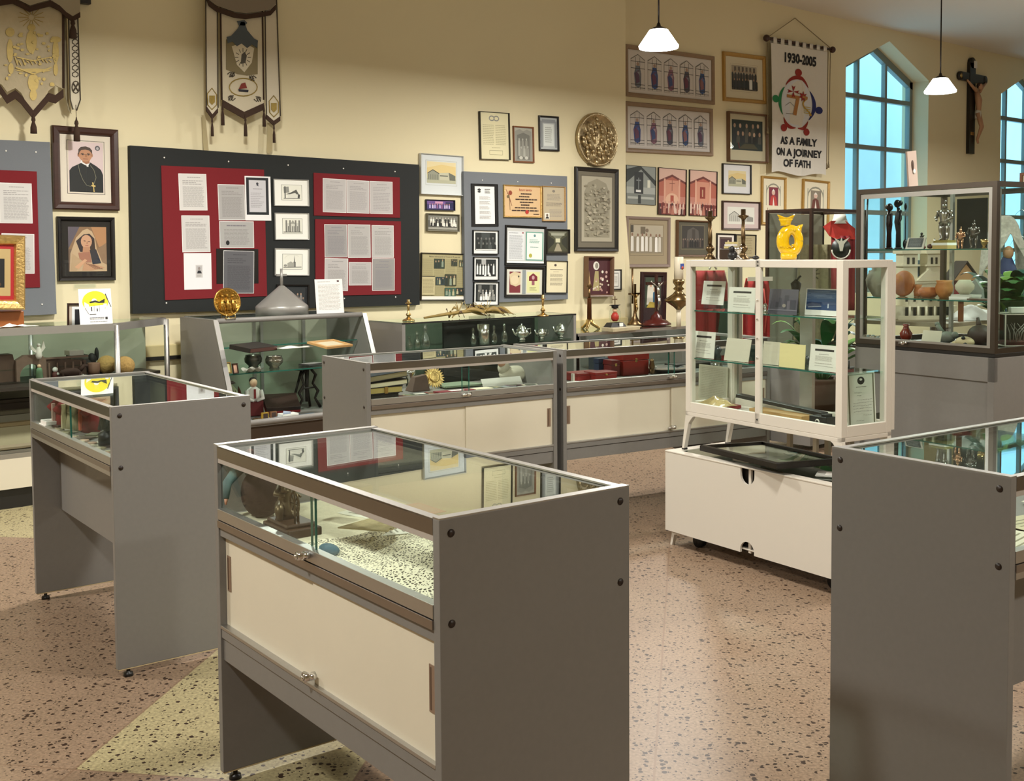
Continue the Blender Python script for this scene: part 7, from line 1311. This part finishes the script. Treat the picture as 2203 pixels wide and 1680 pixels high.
b=MB(IR); b.tube([(0,.02,.29),(0,.02,.05)],.012,8); b.tube([(-.06,0,.15),(.06,0,.15)],.007,6); b.box(-.11,-.03,.285,.11,.09,.295); b.build('top',t)
# ---------- tall case: statues, pottery ----------
Bu=Vector((math.cos(Bd),math.sin(Bd),0)); Bv=Vector((-math.sin(Bd),math.cos(Bd),0)); BO=Vector((Bo[0],Bo[1],0))
def onB(px,y,z):
    O=BO+Bv*y; a=(px-1101.5)/CF; k_=(a*O.y-O.x)/(Bu.x-a*Bu.y); return O+Bu*k_+Vector((0,0,z))
z1_,z2_,z3_=BZ[0]+.001,BZ[1]+.001,.966
EB=mat('ebony','#0d0c0b',.35)
def african(lab,px,y,h,fl=1):
    P=onB(px,y,z1_); b=MB(EB); b.lathe([(.022,0),(.022,.01)],seg=14); b.tube([(0,0,.01),(0,0,h*.35),(fl*.004,-.004,h*.55),(0,0,h*.72),(0,-.003,h*.84)],[.016,.014,.019,.018,.008],10); b.ball((fl*.006,-.004,h*.92),.019,.021,.024,12,8); b.ball((fl*-.012,.0,h*.93),.014,.014,.016,10,8); b.tube([(.02,-.004,h*.78),(.026,-.012,h*.6),(.016,-.022,h*.5)],[.007,.006,.005],8); one('ebony_statue',lab,'statue',P,b,Bd,'ebony statues in the tall case')
african('tall thin ebony statue, left of a pair in the tall case',1912,.20,.27); african('tall thin ebony statue, right of a pair in the tall case',1932,.18,.29,-1)
b=MB(EB); b.tube([(0,0,0),(0,0,.27)],.003,6); b.ball((0,0,.25),.008,.008,.02,8,6); b.ball((0,0,.03),.014,.014,.03,8,6); one('thin_spear','thin dark spear beside the ebony statues','spear',onB(1947,.22,z1_),b,Bd)
b=MB(EB); b.tube([(0,0,0),(.03,0,.585)],.005,6); one('dark_rod','long dark rod leaning at the left inside the tall case','rod',onB(1857,.04,BZ[1]+.001),b,Bd)
def knight(lab,px,y,h,m,z=None,nm='knight_figurine'):
    P=onB(px,y,z if z else z1_); t=thing(nm,lab,'figurine',P,Bd,'knight figurines')
    b=MB(m)
    for sx in (-1,1): b.tube([(sx*h*.09,0,h*.45),(sx*h*.10,-.004,h*.27),(sx*h*.085,0,h*.05),(sx*h*.10,-h*.06,h*.01)],[h*.07,h*.055,h*.035,h*.03],8)
    b.build('legs',t)
    b=MB(m); b.lathe([(h*.16,h*.40),(h*.12,h*.5),(h*.15,h*.62),(h*.155,h*.7),(h*.09,h*.78),(h*.04,h*.80)],seg=16,sy=.7)
    for sx in (-1,1): b.ball((sx*h*.17,0,h*.7),h*.06); b.tube([(sx*h*.18,0,h*.68),(sx*h*.24,-h*.02,h*.56),(sx*h*.15,-h*.12,h*.5)],[h*.045,h*.04,h*.03],8)
    b.build('armour',t); b=MB(m); b.ball((0,0,h*.85),h*.06,h*.06,h*.07,12,8); b.tube([(0,h*.02,h*.9),(0,h*.03,h*.97),(0,h*.02,h*1.02)],[h*.03,h*.025,h*.005],8); b.build('helmet',t)
b=MB(cc('#b59a5c')); b.box(-.05,-.04,0,.05,.04,.02); b.m(PAPER); b.box(-.055,-.042,.02,.05,.042,.034); b.m(cc('#8a7a3a')); b.box(-.045,-.036,.034,.048,.036,.048); one('booklet_pile','pile of booklets under the large armoured knight','books',onB(2031,.22,z1_),b,Bd)
knight('large armoured knight with hands on hips, on the booklet pile',2031,.22,.225,mat('armour_steel',(.45,.44,.43),.18,1),z1_+.049)
knight('small knight with a red and gold shield in front of the black cloth',2066,.14,.12,mat('armour_red',(.55,.30,.18),.25,.9)); knight('dark knight standing before the black cloth',2094,.2,.155,mat('armour_dark',(.16,.15,.14),.3,1))
b=MB(cc('#0f1116',.9)); b.box(-.10,-.004,0,.10,.004,.29); one('velvet_screen','black velvet panel standing at the back right of the upper shelf','panel',onB(2090,.46,z1_),b,Bd)
b=MB(BRASS); b.lathe([(.014,0),(.006,.012),(.016,.03),(.018,.05)],seg=14); b.tube([(.016,0,.045),(.03,0,.035),(.014,0,.02)],.003,6); one('gilt_cup','small gilt cup at the right end of the upper shelf','cup',onB(2116,.18,z1_),b,Bd)
t=thing('open_book_plaque','grey inscribed plaque tilted on a white stand on the upper shelf','plaque',onB(1966,.16,z1_),Bd,rx=-.35); b=MB(cc('#d8d2c8')); b.box(-.062,0,0,.062,.006,.07); b.build('stand',t); pc=Pic(.10,.055,'#55585c'); pc.lines(.08,.1,.92,.9,6,'#8f9296'); o=pc.build('plate',t); o.location=(0,-.001,.038)
b=MB(EB); b.lathe([(.008,0),(.008,.035),(.011,.05),(.007,.06)],seg=10); b.ball((0,0,.068),.008); b.tube([(.008,0,.05),(.02,-.004,.058)],.003,5); b.m(cc('#6a2c20')); b.ball((0,0,-.012),.028,.02,.014); one('tiny_soldier','tiny dark figure with a raised arm on a reddish mound','figurine',onB(1982,.34,z1_+.022),b,Bd)
b=MB(SILV); b.lathe([(.012,0),(.006,.02),(.01,.035),(.004,.06)],seg=10); b.m(cc('#4a2418')); b.ball((-.03,0,.015),.02,.016,.014); one('silver_trinket','small silver trinket between the plaque and the knight','trinket',onB(2010,.34,z1_),b,Bd)
def pot(lab,px,y,z,prof,m,nm='clay_pot',handles=0,s=1):
    P=onB(px,y,z); b=MB(m); b.lathe([(r*s,h*s) for r,h in prof],seg=28)
    for i in range(handles):
        sx=(-1)**i; b.tube([(sx*.03*s,0,.15*s),(sx*.065*s,0,.15*s),(sx*.07*s,0,.11*s),(sx*.05*s,0,.095*s)],.006*s,8)
    one(nm,lab,'pot',P,b,Bd)
CLG=mat('grey_clay','#8f8876',.7,noise=.15,nscale=15)
pot('large grey clay jar at the left of the middle shelf in the tall case',1890,.12,z2_,[(.03,0),(.035,.01),(.065,.06),(.072,.1),(.055,.145),(.036,.16),(.042,.185),(.036,.186)],CLG,handles=2)
t=onB(1944,.28,z2_); b=MB(TERRA); b.T=Matrix.Translation((0,0,.075))@Matrix.Rotation(PI/2-.1,4,'X'); b.lathe([(.075,-.01),(.078,0),(.07,.008),(.001,.012)],seg=32); one('clay_plate','round terracotta plate standing upright on the middle shelf','plate',t,b,Bd)
pot('small terracotta cup left of the low bowl',1975,.3,z2_,[(.02,0),(.024,.03),(.018,.05),(.026,.07)],TERRA); pot('low wide terracotta bowl on the middle shelf',1998,.22,z2_,[(.035,0),(.055,.02),(.058,.04),(.045,.055),(.03,.06)],TERRA); pot('rounded orange clay pot right of the low bowl',2032,.24,z2_,[(.025,.0),(.045,.03),(.05,.06),(.04,.085),(.045,.10),(.038,.10)],mat('orange_clay','#b5743c',.6,noise=.15,nscale=20))
pot('pale clay pot on the right of the middle shelf',2076,.2,z2_+.026,[(.025,0),(.05,.03),(.052,.05),(.035,.075),(.03,.08)],mat('pale_clay','#c9c2ac',.7)); b=MB(PAPER); b.box(-.07,-.05,0,.06,.05,.013); b.m(cc('#c9c7bc')); b.box(-.06,-.045,.013,.07,.045,.025); one('white_books','white books under the pale clay pot','books',onB(2078,.2,z2_),b,Bd)
b=MB(cc('#8a9088',.8)); b.prism([(-.05,0),(.05,0),(.045,.05),(.0,.11),(-.04,.06)],-.01,.01); one('stone_fragment','pointed grey stone fragment behind the pale clay pot','stone',onB(2100,.34,z2_),b,Bd)
b=MB(cc('#5a4030')); b.box(-.06,-.04,0,.06,.04,.008); one('dark_tray','thin dark tray at the right end of the middle shelf','tray',onB(2112,.12,z2_),b,Bd)
random.seed(14)
for i in range(16): 
    b=MB(mat(('shell_a','shell_b','shell_c')[i%3],('#7d6a54','#a39078','#8f9a98')[i%3],.6,noise=.3,nscale=60)); b.ball((0,0,.015),rnd(.012,.024),rnd(.01,.02),rnd(.012,.02),8,6); b.tube([(0,0,.01),(rnd(.01,.02),0,.025)],[.01,.003],6); one('seashell','shell in the pile on the floor of the tall case, left','shell',onB(1862+3.6*i,.045+.04*(i%2)+rnd(0,.01),z3_+.002),b,rnd(0,6),'seashell pile in the tall case')
pot('red glazed jug on the floor of the tall case',1951,.2,z3_,[(.02,0),(.032,.02),(.036,.045),(.02,.07),(.014,.085),(.02,.10)],cc('#7a2c1c',.25),nm='red_jug')
b=MB(cc('#dcd6c0')); b.T=Matrix.Rotation(-.25,4,'X'); b.box(-.062,0,0,.062,.002,.085); one('cream_label_card','blank cream card standing at the front of the tall case','card',onB(2003,.05,z3_),b,Bd)
b=MB(mat('bone','#cbb890',.6,noise=.15,nscale=30)); b.ball((0,0,.03),.055,.04,.032); b.ball((-.05,-.01,.018),.025,.02,.018); b.m(BLK); b.ball((.012,-.03,.055),.012,.008,.010); b.ball((.03,-.038,.02),.014,.006,.012); one('animal_skull','yellowed bone skull at the front of the tall case','skull',onB(2078,.07,z3_),b,Bd)
b=MB(mat('gourd_brown','#3f2e24',.6,noise=.2,nscale=20)); b.ball((0,0,.06),.075,.06,.062); b.tube([(-.01,0,.11),(-.02,0,.16)],[.015,.008],8); one('brown_gourd','large dark brown gourd in the right corner of the tall case','gourd',onB(2112,.20,z3_),b,Bd)
b=MB(mat('duck_grey','#77776c',.6,noise=.2,nscale=20)); b.ball((0,0,.035),.05,.03,.034); b.tube([(-.03,0,.05),(-.055,0,.085),(-.065,0,.10)],[.02,.013,.014],8); b.ball((-.068,0,.105),.016,.014,.014); b.ball((.05,0,.05),.02,.02,.02); one('grey_duck','grey carved duck beside the cream card','carving',onB(2040,.25,z3_),b,Bd)
# ---------- behind the tall case ----------
CHW=mat('model_white','#d6cfb6',.7); TBL=mat('table_top','#8a7f68',.5)
t=thing('model_table','table behind the tall case carrying the white church model','table',SN(8.75,4.85,0),WY)
b=MB(TBL); b.box(-.62,-.40,.90,.62,.42,.93); b.build('tabletop',t); 
for x in (-.58,.58):
    for y in (-.36,.38): b=MB(LAM); b.box(x-.025,y-.025,0,x+.025,y+.025,.90); b.build('leg',t)
P=onz(1985,686,.93); k=mpp(P); t=thing('church_model','white model of a twin-towered church with a dome','model',P,.10)
def X(px): return (px-1985)*k
def Z(py): return (688-py)*k
DK=mat('model_opening','#2a261e',.7)
b=MB(CHW); b.box(X(1925),.0,0,X(2062),.30,Z(660)); b.box(X(1950),-.03,Z(662),X(2050),.25,Z(612)); b.box(X(1935),-.04,Z(612),X(2055),.28,Z(604)); b.prism([(X(1965),Z(606)),(X(1993),Z(580)),(X(2022),Z(606))],-.05,0); b.build('facade',t)
for (a,c) in ((1938,1970),(1992,2020)):
    b=MB(CHW); b.box(X(a),-.02,Z(606),X(c),.12,Z(548)); b.box(X(a)-.015,-.035,Z(575),X(c)+.015,.13,Z(571)); b.box(X(a)-.02,-.04,Z(548),X(c)+.02,.14,Z(540)); b.m(DK); w=(c-a)
    for q in (.25,.62): b.box(X(a+w*q),-.024,Z(570),X(a+w*(q+.16)),-.019,Z(556))
    b.build('tower',t)
b=MB(DK)
for xx in (1942,1960,1978,1996,2014,2034): b.box(X(xx),-.035,Z(682),X(xx+6),-.029,Z(662)); b.box(X(xx),-.035,Z(650),X(xx+5),-.029,Z(636))
b.m(CHW)
for xx in (1950,1969,1987,2006,2026,2044): b.tube([(X(xx),-.05,0),(X(xx),-.05,Z(660))],.010,8)
b.box(X(1922),-.09,0,X(2064),-.07,Z(680)); b.build('colonnade',t)
b=MB(mat('model_blue','#6f8fa8',.6)); b.box(X(1978),.14,Z(608),X(2045),.2,Z(562)); b.build('blue_roof',t)
P=onz(2056,690,.93); t=thing('birdhouse','small wooden birdhouse with a dark pitched roof and red front','birdhouse',P+Vector((0,-.1,0)),.15); k=mpp(P)
b=MB(cc('#b08a5c')); b.prism([(-28*k,88*k),(0,122*k),(28*k,88*k)],-.07,.07); b.build('gable',t); b=MB(cc('#2e2622')); b.add([(-36*k,-.09,82*k),(0,-.09,128*k),(0,.09,128*k),(-36*k,.09,82*k),(36*k,-.09,82*k),(36*k,.09,82*k)],[(0,1,2,3),(1,4,5,2)]); b.build('roof',t,solid=.008)
b=MB(cc('#8a2430')); b.box(-18*k,-.05,45*k,22*k,.06,88*k); b.m(cc('#2c1f1a')); b.box(14*k,-.052,52*k,20*k,.0,84*k); b.build('front',t); b=MB(WOODM); b.box(-5*k,-.01,0,5*k,.01,45*k); b.build('post',t)
b=MB(mat('white_cloth','#d8dcd8',.85)); b.sheet(lambda u,v:((u-.5)*.42,(v-.5)*.28,.004+.10*math.sin(PI*u)*math.sin(PI*v)*(1+.3*math.sin(u*12+v*7))),24,14); one('white_cloth','crumpled white cloth at the right of the church model','cloth',onz(2095,688,.93),b,.1)
b=MB(GLASS); b.lathe([(.035,0),(.04,.10),(.02,.16),(.018,.22)],seg=14); one('glass_bottle','clear bottle in front of the church model','bottle',onz(2028,690,.93)+Vector((0,-.12,0)),b)
# red vestment in the second case, other vestments below
Gu=Vector((math.cos(R(40)),math.sin(R(40)),0)); Gv=Vector((-math.sin(R(40)),math.cos(R(40)),0)); GO=Vector((Go[0],Go[1],0))
def onG(px,y,z):
    O=GO+Gv*y; a=(px-1101.5)/CF; k_=(a*O.y-O.x)/(Gu.x-a*Gu.y); return O+Gu*k_+Vector((0,0,z))
def zat(py,P): d=ray(1101.5,py); return CH+(P.y)*(d.z/d.y)
P=onG(1805,.18,1.42); k=mpp(P); t=thing('red_vestment','red cape with a white collar and an embroidered emblem in the vestment case','vestment',P,-.1)
VR=mat('red_cloth','#a8241c',.8,noise=.1,nscale=20); VD=mat('crimson_cloth','#7d1520',.8,noise=.15,nscale=12)
def zz(py): return (zat(py,P)-1.42)
b=MB(VR); b.add([((1770-1805)*k,-.02,zz(492)),((1785-1805)*k,-.05,zz(480)),((1815-1805)*k,-.05,zz(480)),((1837-1805)*k,-.02,zz(497)),((1836-1805)*k,-.05,zz(520)),((1795-1805)*k,-.07,zz(520)),((1782-1805)*k,-.04,zz(512))],[(0,1,2,3,4,5,6)]); b.build('cape',t,solid=.01)
b=MB(VD); b.sheet(lambda u,v:((1787-1805+50*u)*k,-.03-.03*math.sin(PI*u)+.008*math.sin(u*25),zz(512+160*v)),30,8); b.build('robe',t,solid=.004)
b=MB(PAPER); b.lathe([(.07,zz(486)),(.05,zz(474)),(.045,zz(466))],(0,-.02,0),18,1,.7); b.build('collar',t)
b=MB(cc('#c9c2b4')); b.prism([((1790-1805)*k,zz(516)),((1800-1805)*k,zz(530)),((1803-1805)*k,zz(545)),((1808-1805)*k,zz(545)),((1811-1805)*k,zz(530)),((1822-1805)*k,zz(516)),((1808-1805)*k,zz(524)),((1806-1805)*k,zz(516)),((1803-1805)*k,zz(524))],-.085,-.078); b.tube([((1805-1805)*k+.07*math.cos(a),-.08,zz(542)+.07*math.sin(a)) for a in [PI+i*PI/10 for i in range(11)]],.006,6); b.m(BLK); b.disc(((1805-1805)*k,-.078,zz(538)),.075,'y',.004); b.build('emblem',t)
# bust stand
b=MB(WOODD); b.lathe([(.12,.74-1.42),(.1,.76-1.42),(.02,.8-1.42),(.02,zz(520))],seg=14); b.build('stand',t)
t=thing('lace_vestment','beige lace vestment hanging left in the vestment case','vestment',onG(1757,.30,1.30),.2); b=MB(mat('beige_lace','#8f8566',.9,noise=.3,nscale=50,bump=.4)); b.sheet(lambda u,v:((u-.5)*.30*(1+.3*v),.015*math.sin(u*22),.25-.75*v),24,10); b.build('cloth',t); b=MB(cc('#4a4030')); 
for i in range(12): a=i*PI/6; b.tube([(.03*math.cos(a)-.06,-.02,.02+.03*math.sin(a)),(.075*math.cos(a)-.06,-.02,.02+.075*math.sin(a))],.004,5)
b.build('sunburst',t)
# tall garment rack case seen through the white cabinet, left
def vest(lab,q0,q1,py0,py1,Zd,c,fn=None,nm='hanging_vestment'):
    xa=(q0-1101.5)/CF*Zd; xb=(q1-1101.5)/CF*Zd; za=CH-(py0-541)/CF*Zd; zb=CH-(py1-541)/CF*Zd; t=thing(nm,lab,'vestment',((xa+xb)/2,Zd,zb),.25); w=xb-xa
    b=MB(mat('vest_'+c.strip('#'),c,.85,noise=.12,nscale=10)); b.sheet(lambda u,v:((u-.5)*w*(.8+.2*min(1,v*5)),.02*math.sin(u*20)-.03*math.sin(PI*u),(za-zb)*(1-v)),28,10); b.build('cloth',t,solid=.006)
    if fn: b=MB(); fn(b,w,za-zb); b.build('trim',t)
    return t
def tr(b,w,h): b.m(cc('#16301f')); b.prism([(w*.1,h*.1),(w*.45,h*.05),(w*.42,h*.6),(w*.2,h*.6)],-.07,-.062); b.m(WHT); b.tube([(-w*.1,-.05,h+.01),(0,-.05,h+.05),(w*.1,-.05,h+.01)],.008,6)
vest('dark red vestment with a green panel seen through the left half of the white cabinet',1484,1572,580,744,8.42,'#7a0d10',tr)
def tr2(b,w,h): b.m(cc('#cfc8b8')); b.box(-w*.45,-.05,h*.96,w*.45,-.045,h*1.02); b.m(cc('#b04038')); b.tube([(w*.1,-.06,h*.85),(w*.2,-.065,h*.5),(w*.12,-.07,h*.2)],.006,5)
vest('bright red vestment with white top edge seen behind the centre post',1597,1662,597,744,8.5,'#8f0f12',tr2)
t=thing('garment_stand','low taupe cabinet under the red vestments behind the white cabinet','cabinet',(1.58,8.55,0),.25); b=MB(LAM); b.box(-.35,-.12,.05,.30,.12,.782); b.m(BLK); b.box(-.35,-.11,0,.30,.11,.05); b.build('body',t)
# plants
LG=mat('leaf_green','#2c5a2c',.4,noise=.3,nscale=8); LG2=mat('leaf_light','#5f8a3c',.45,noise=.3,nscale=8); LG3=mat('leaf_teal','#1f4a40',.35,noise=.2,nscale=8)
def plant(lab,P,h,spread,n,kind=0,pot_='#5a4030',zp=.0,seed=1):
    random.seed(seed); t=thing('potted_plant',lab,'plant',P,0); b=MB(cc(pot_,.6)); b.lathe([(.09,0),(.12,.20),(.13,.22),(.115,.22),(.1,.18),(.001,.18)],seg=20); b.build('pot',t)
    b=MB(LG3); st=MB(mat('stem_green','#3c5a2c',.6))
    for i in range(n):
        a=i*2.4+rnd(-.3,.3); l=spread*rnd(.6,1); hh=h*rnd(.35,1); b.m((LG,LG2,LG3,LG)[i%4]); w=(.05 if kind else .022)*rnd(.8,1.3); x0,z0=.02*math.cos(a),.2
        px_=lambda u:(x0+l*u*math.cos(a),.02*math.sin(a)+l*u*math.sin(a),z0+hh*math.sin(min(PI*.62,u*PI*.62)))
        def lf_(u,v,w=w): c=px_(.25+.75*u); ww=w*math.sin(PI*min(.98,u+.02))**.7; return (c[0]-math.sin(a)*(v-.5)*2*ww,c[1]+math.cos(a)*(v-.5)*2*ww,c[2]-.3*abs(v-.5)*ww+.02)
        b.sheet(lf_,8,2); st.tube([px_(u/4*.3) for u in range(5)],.005,5)
    b.build('leaves',t); st.build('stems',t)
t=thing('plant_stand','dark stand beyond the tall case carrying the bushy plant','stand',(3.17,7.12,0),R(-20)); b=MB(mat('stand_dark','#2a2622',.6)); b.box(-.17,-.17,.77,.17,.17,.80); b.build('top',t)
for x in (-.14,.14):
    for y in (-.14,.14): b=MB(mat('stand_dark','#2a2622')); b.box(x-.015,y-.015,0,x+.015,y+.015,.77); b.build('leg',t)
plant('bushy potted plant with broad leaves to the right of the tall case',Vector((3.17,7.12,.80)),.36,.30,46,1,seed=3)
plant('tall spiky potted plant near the right window',Vector((4.35,8.75,0)),1.75,.42,60,0,seed=5)
plant('potted plant with long light green leaves seen through the white cabinet',Vector((2.10,7.55,.42)),.42,.34,30,1,seed=8)
t=thing('plant_table','low table behind the white cabinet under a potted plant','table',(2.10,7.55,0),WY); b=MB(TBL); b.box(-.18,-.18,.40,.18,.18,.42); b.build('tabletop',t)
for x in (-.15,.15):
    for y in (-.15,.15): b=MB(TBL); b.box(x-.015,y-.015,0,x+.015,y+.015,.40); b.build('leg',t)
Z8=7.6; xs=(2166-1101.5)/CF*Z8
t=thing('lace_covered_statue','statue in blue draped with a grey lace veil, right of the tall case','statue',(xs,Z8,.93),0)
b=MB(cc('#1c2f5a',.7)); b.lathe([(.09,0),(.08,.25),(.07,.42),(.03,.52)],seg=16); b.build('robe',t); b=MB(mat('statue_face','#a8805c')); b.ball((0,-.02,.55),.034,.034,.045); b.lathe([(.01,.3),(.026,.33),(.02,.37),(.001,.39)],(-.03,-.085,0),10); b.build('head',t)
b=MB(cc('#8a4a2c')); b.lathe([(.02,.22),(.035,.30),(.012,.36)],(.02,-.085,0),10); b.build('child',t)
b=MB(mat('grey_lace','#a5a498',.9,noise=.45,nscale=45,bump=.4)); 
def veil(u,v): a=PI*(.95*u-.475)-PI/2+PI; r=.03+.10*min(1,v*2.2)+.04*v; return (r*math.sin(PI*(u*1.5-.75)),.05+r*-.6*math.cos(PI*(u*1.5-.75)),.80-.12*min(1,v*3)**2-.62*max(0,v-.25)*(abs(u-.5)*2)**.8)
b.sheet(veil,30,16); b.build('lace_veil',t,solid=.003)
b=MB(LAM); b.box(-.16,-.14,0,.16,.14,.93); one('statue_pedestal','taupe pedestal under the veiled statue','pedestal',(xs,Z8,0),b,WY)
# small tank at the right edge
P=BO+Bu*.76+Bv*.44; t=thing('glass_tank','small glass tank with branching coral in the right rear of the tall case','tank',(P.x,P.y,.966),-.02)
b=MB(WHT); railbox(b,-.10,-.08,0,.16,.12,.18,.006); b.m(PAPER); b.box(-.06,-.06,.185,.04,-.02,.215); b.build('frame',t); b=MB(GLASS); b.box(-.098,-.078,.005,.158,-.076,.176); b.box(-.098,-.078,.005,-.096,.118,.176); b.build('glass_panes',t)
random.seed(2); b=MB(mat('coral','#a89c94',.7)); 
for i in range(14):
    x,y=rnd(-.06,.12),rnd(-.04,.08); b.tube([(x,y,.02),(x+rnd(-.03,.03),y,.07),(x+rnd(-.05,.05),y,.12)],[.004,.003,.002],5)
b.build('coral',t); b=MB(cc('#5a2420')); b.box(-.094,-.074,.006,.154,.114,.022); b.m(BLK); b.box(-.094,.112,.006,.154,.116,.17); b.build('gravel',t)
# board in front of the window, small frame on top
t=thing('upright_picture','pinkish picture with a small figure, standing on top of the tall case before the window','panel',SN(0,0,0),0)
P=onB(1962,.06,1.859); t.location=P; t.rotation_euler=(0,-.10,.5)
b=MB(cc('#bfa89a',.7)); b.box(-.036,-.006,0,.036,.006,.20); b.build('panel',t); b=MB(cc('#5a4438')); b.ball((0,-.009,.12),.008,.004,.03); b.m(PAPER); b.ball((.008,-.009,.085),.010,.004,.014); b.build('figure',t)
P=BO+Bu*.72+Bv*.60; t=thing('framed_photo','small dark frame standing on top of the tall case','picture',(P.x,P.y,1.858),Bd); b=MB(WOODM); ringmesh(b,.12,.075,[(0,0),(0,-.012),(.014,-.012),(.016,-.004)]); b.v=[(x,y,z+.0375) for x,y,z in b.v]; b.build('frame',t); b=MB(cc('#d8ceb4')); b.box(-.048,-.004,.014,.048,-.001,.062); b.build('print',t)
# ---------- right foreground case ----------
onR=frame_of(Ro,R_rz); random.seed(17)
for i,(x,y,w,h,c,a,tx) in enumerate(((.16,.12,.22,.16,'#d8d2bc',.2,'cream document at the front corner of the right-hand case'),(.40,.14,.24,.17,'#cfc6a4',-.1,'yellowed document in the middle of the right-hand case'),(.22,.34,.20,.15,'#b8b29c',.4,'grey document toward the rear of the right-hand case'),(.70,.22,.25,.2,'#dcd8ca',.1,'large document farther along the right-hand case'))):
    b=MB(cc(c)); b.box(-w/2,-h/2,0,w/2,h/2,.0015); b.m(cc('#8a8468')); 
    for k_ in range(6): b.box(-w*.4,-h*.38+h*.13*k_,.0015,w*.38,-h*.38+h*.13*k_+h*.035,.0017)
    one('old_document',tx,'document',onR(x,y,.772+.002*i),b,R_rz+a)
b=MB(mat('leaf_shape','#3a3428',.7)); b.slab([(-.04,0),(0,-.008),(.045,0),(0,.009)],0,.003); one('pressed_leaf','dark pressed leaf on a document in the right-hand case','leaf',onR(.10,.10,.778),b,R_rz+.3)
# ---------- turn the finished room so that its walls run along the axes ----------
bpy.context.view_layer.update()
RT_=Matrix.Rotation(-WY,4,'Z')
for o in list(D.objects):
    if o.parent is None: o.matrix_world=RT_@o.matrix_world
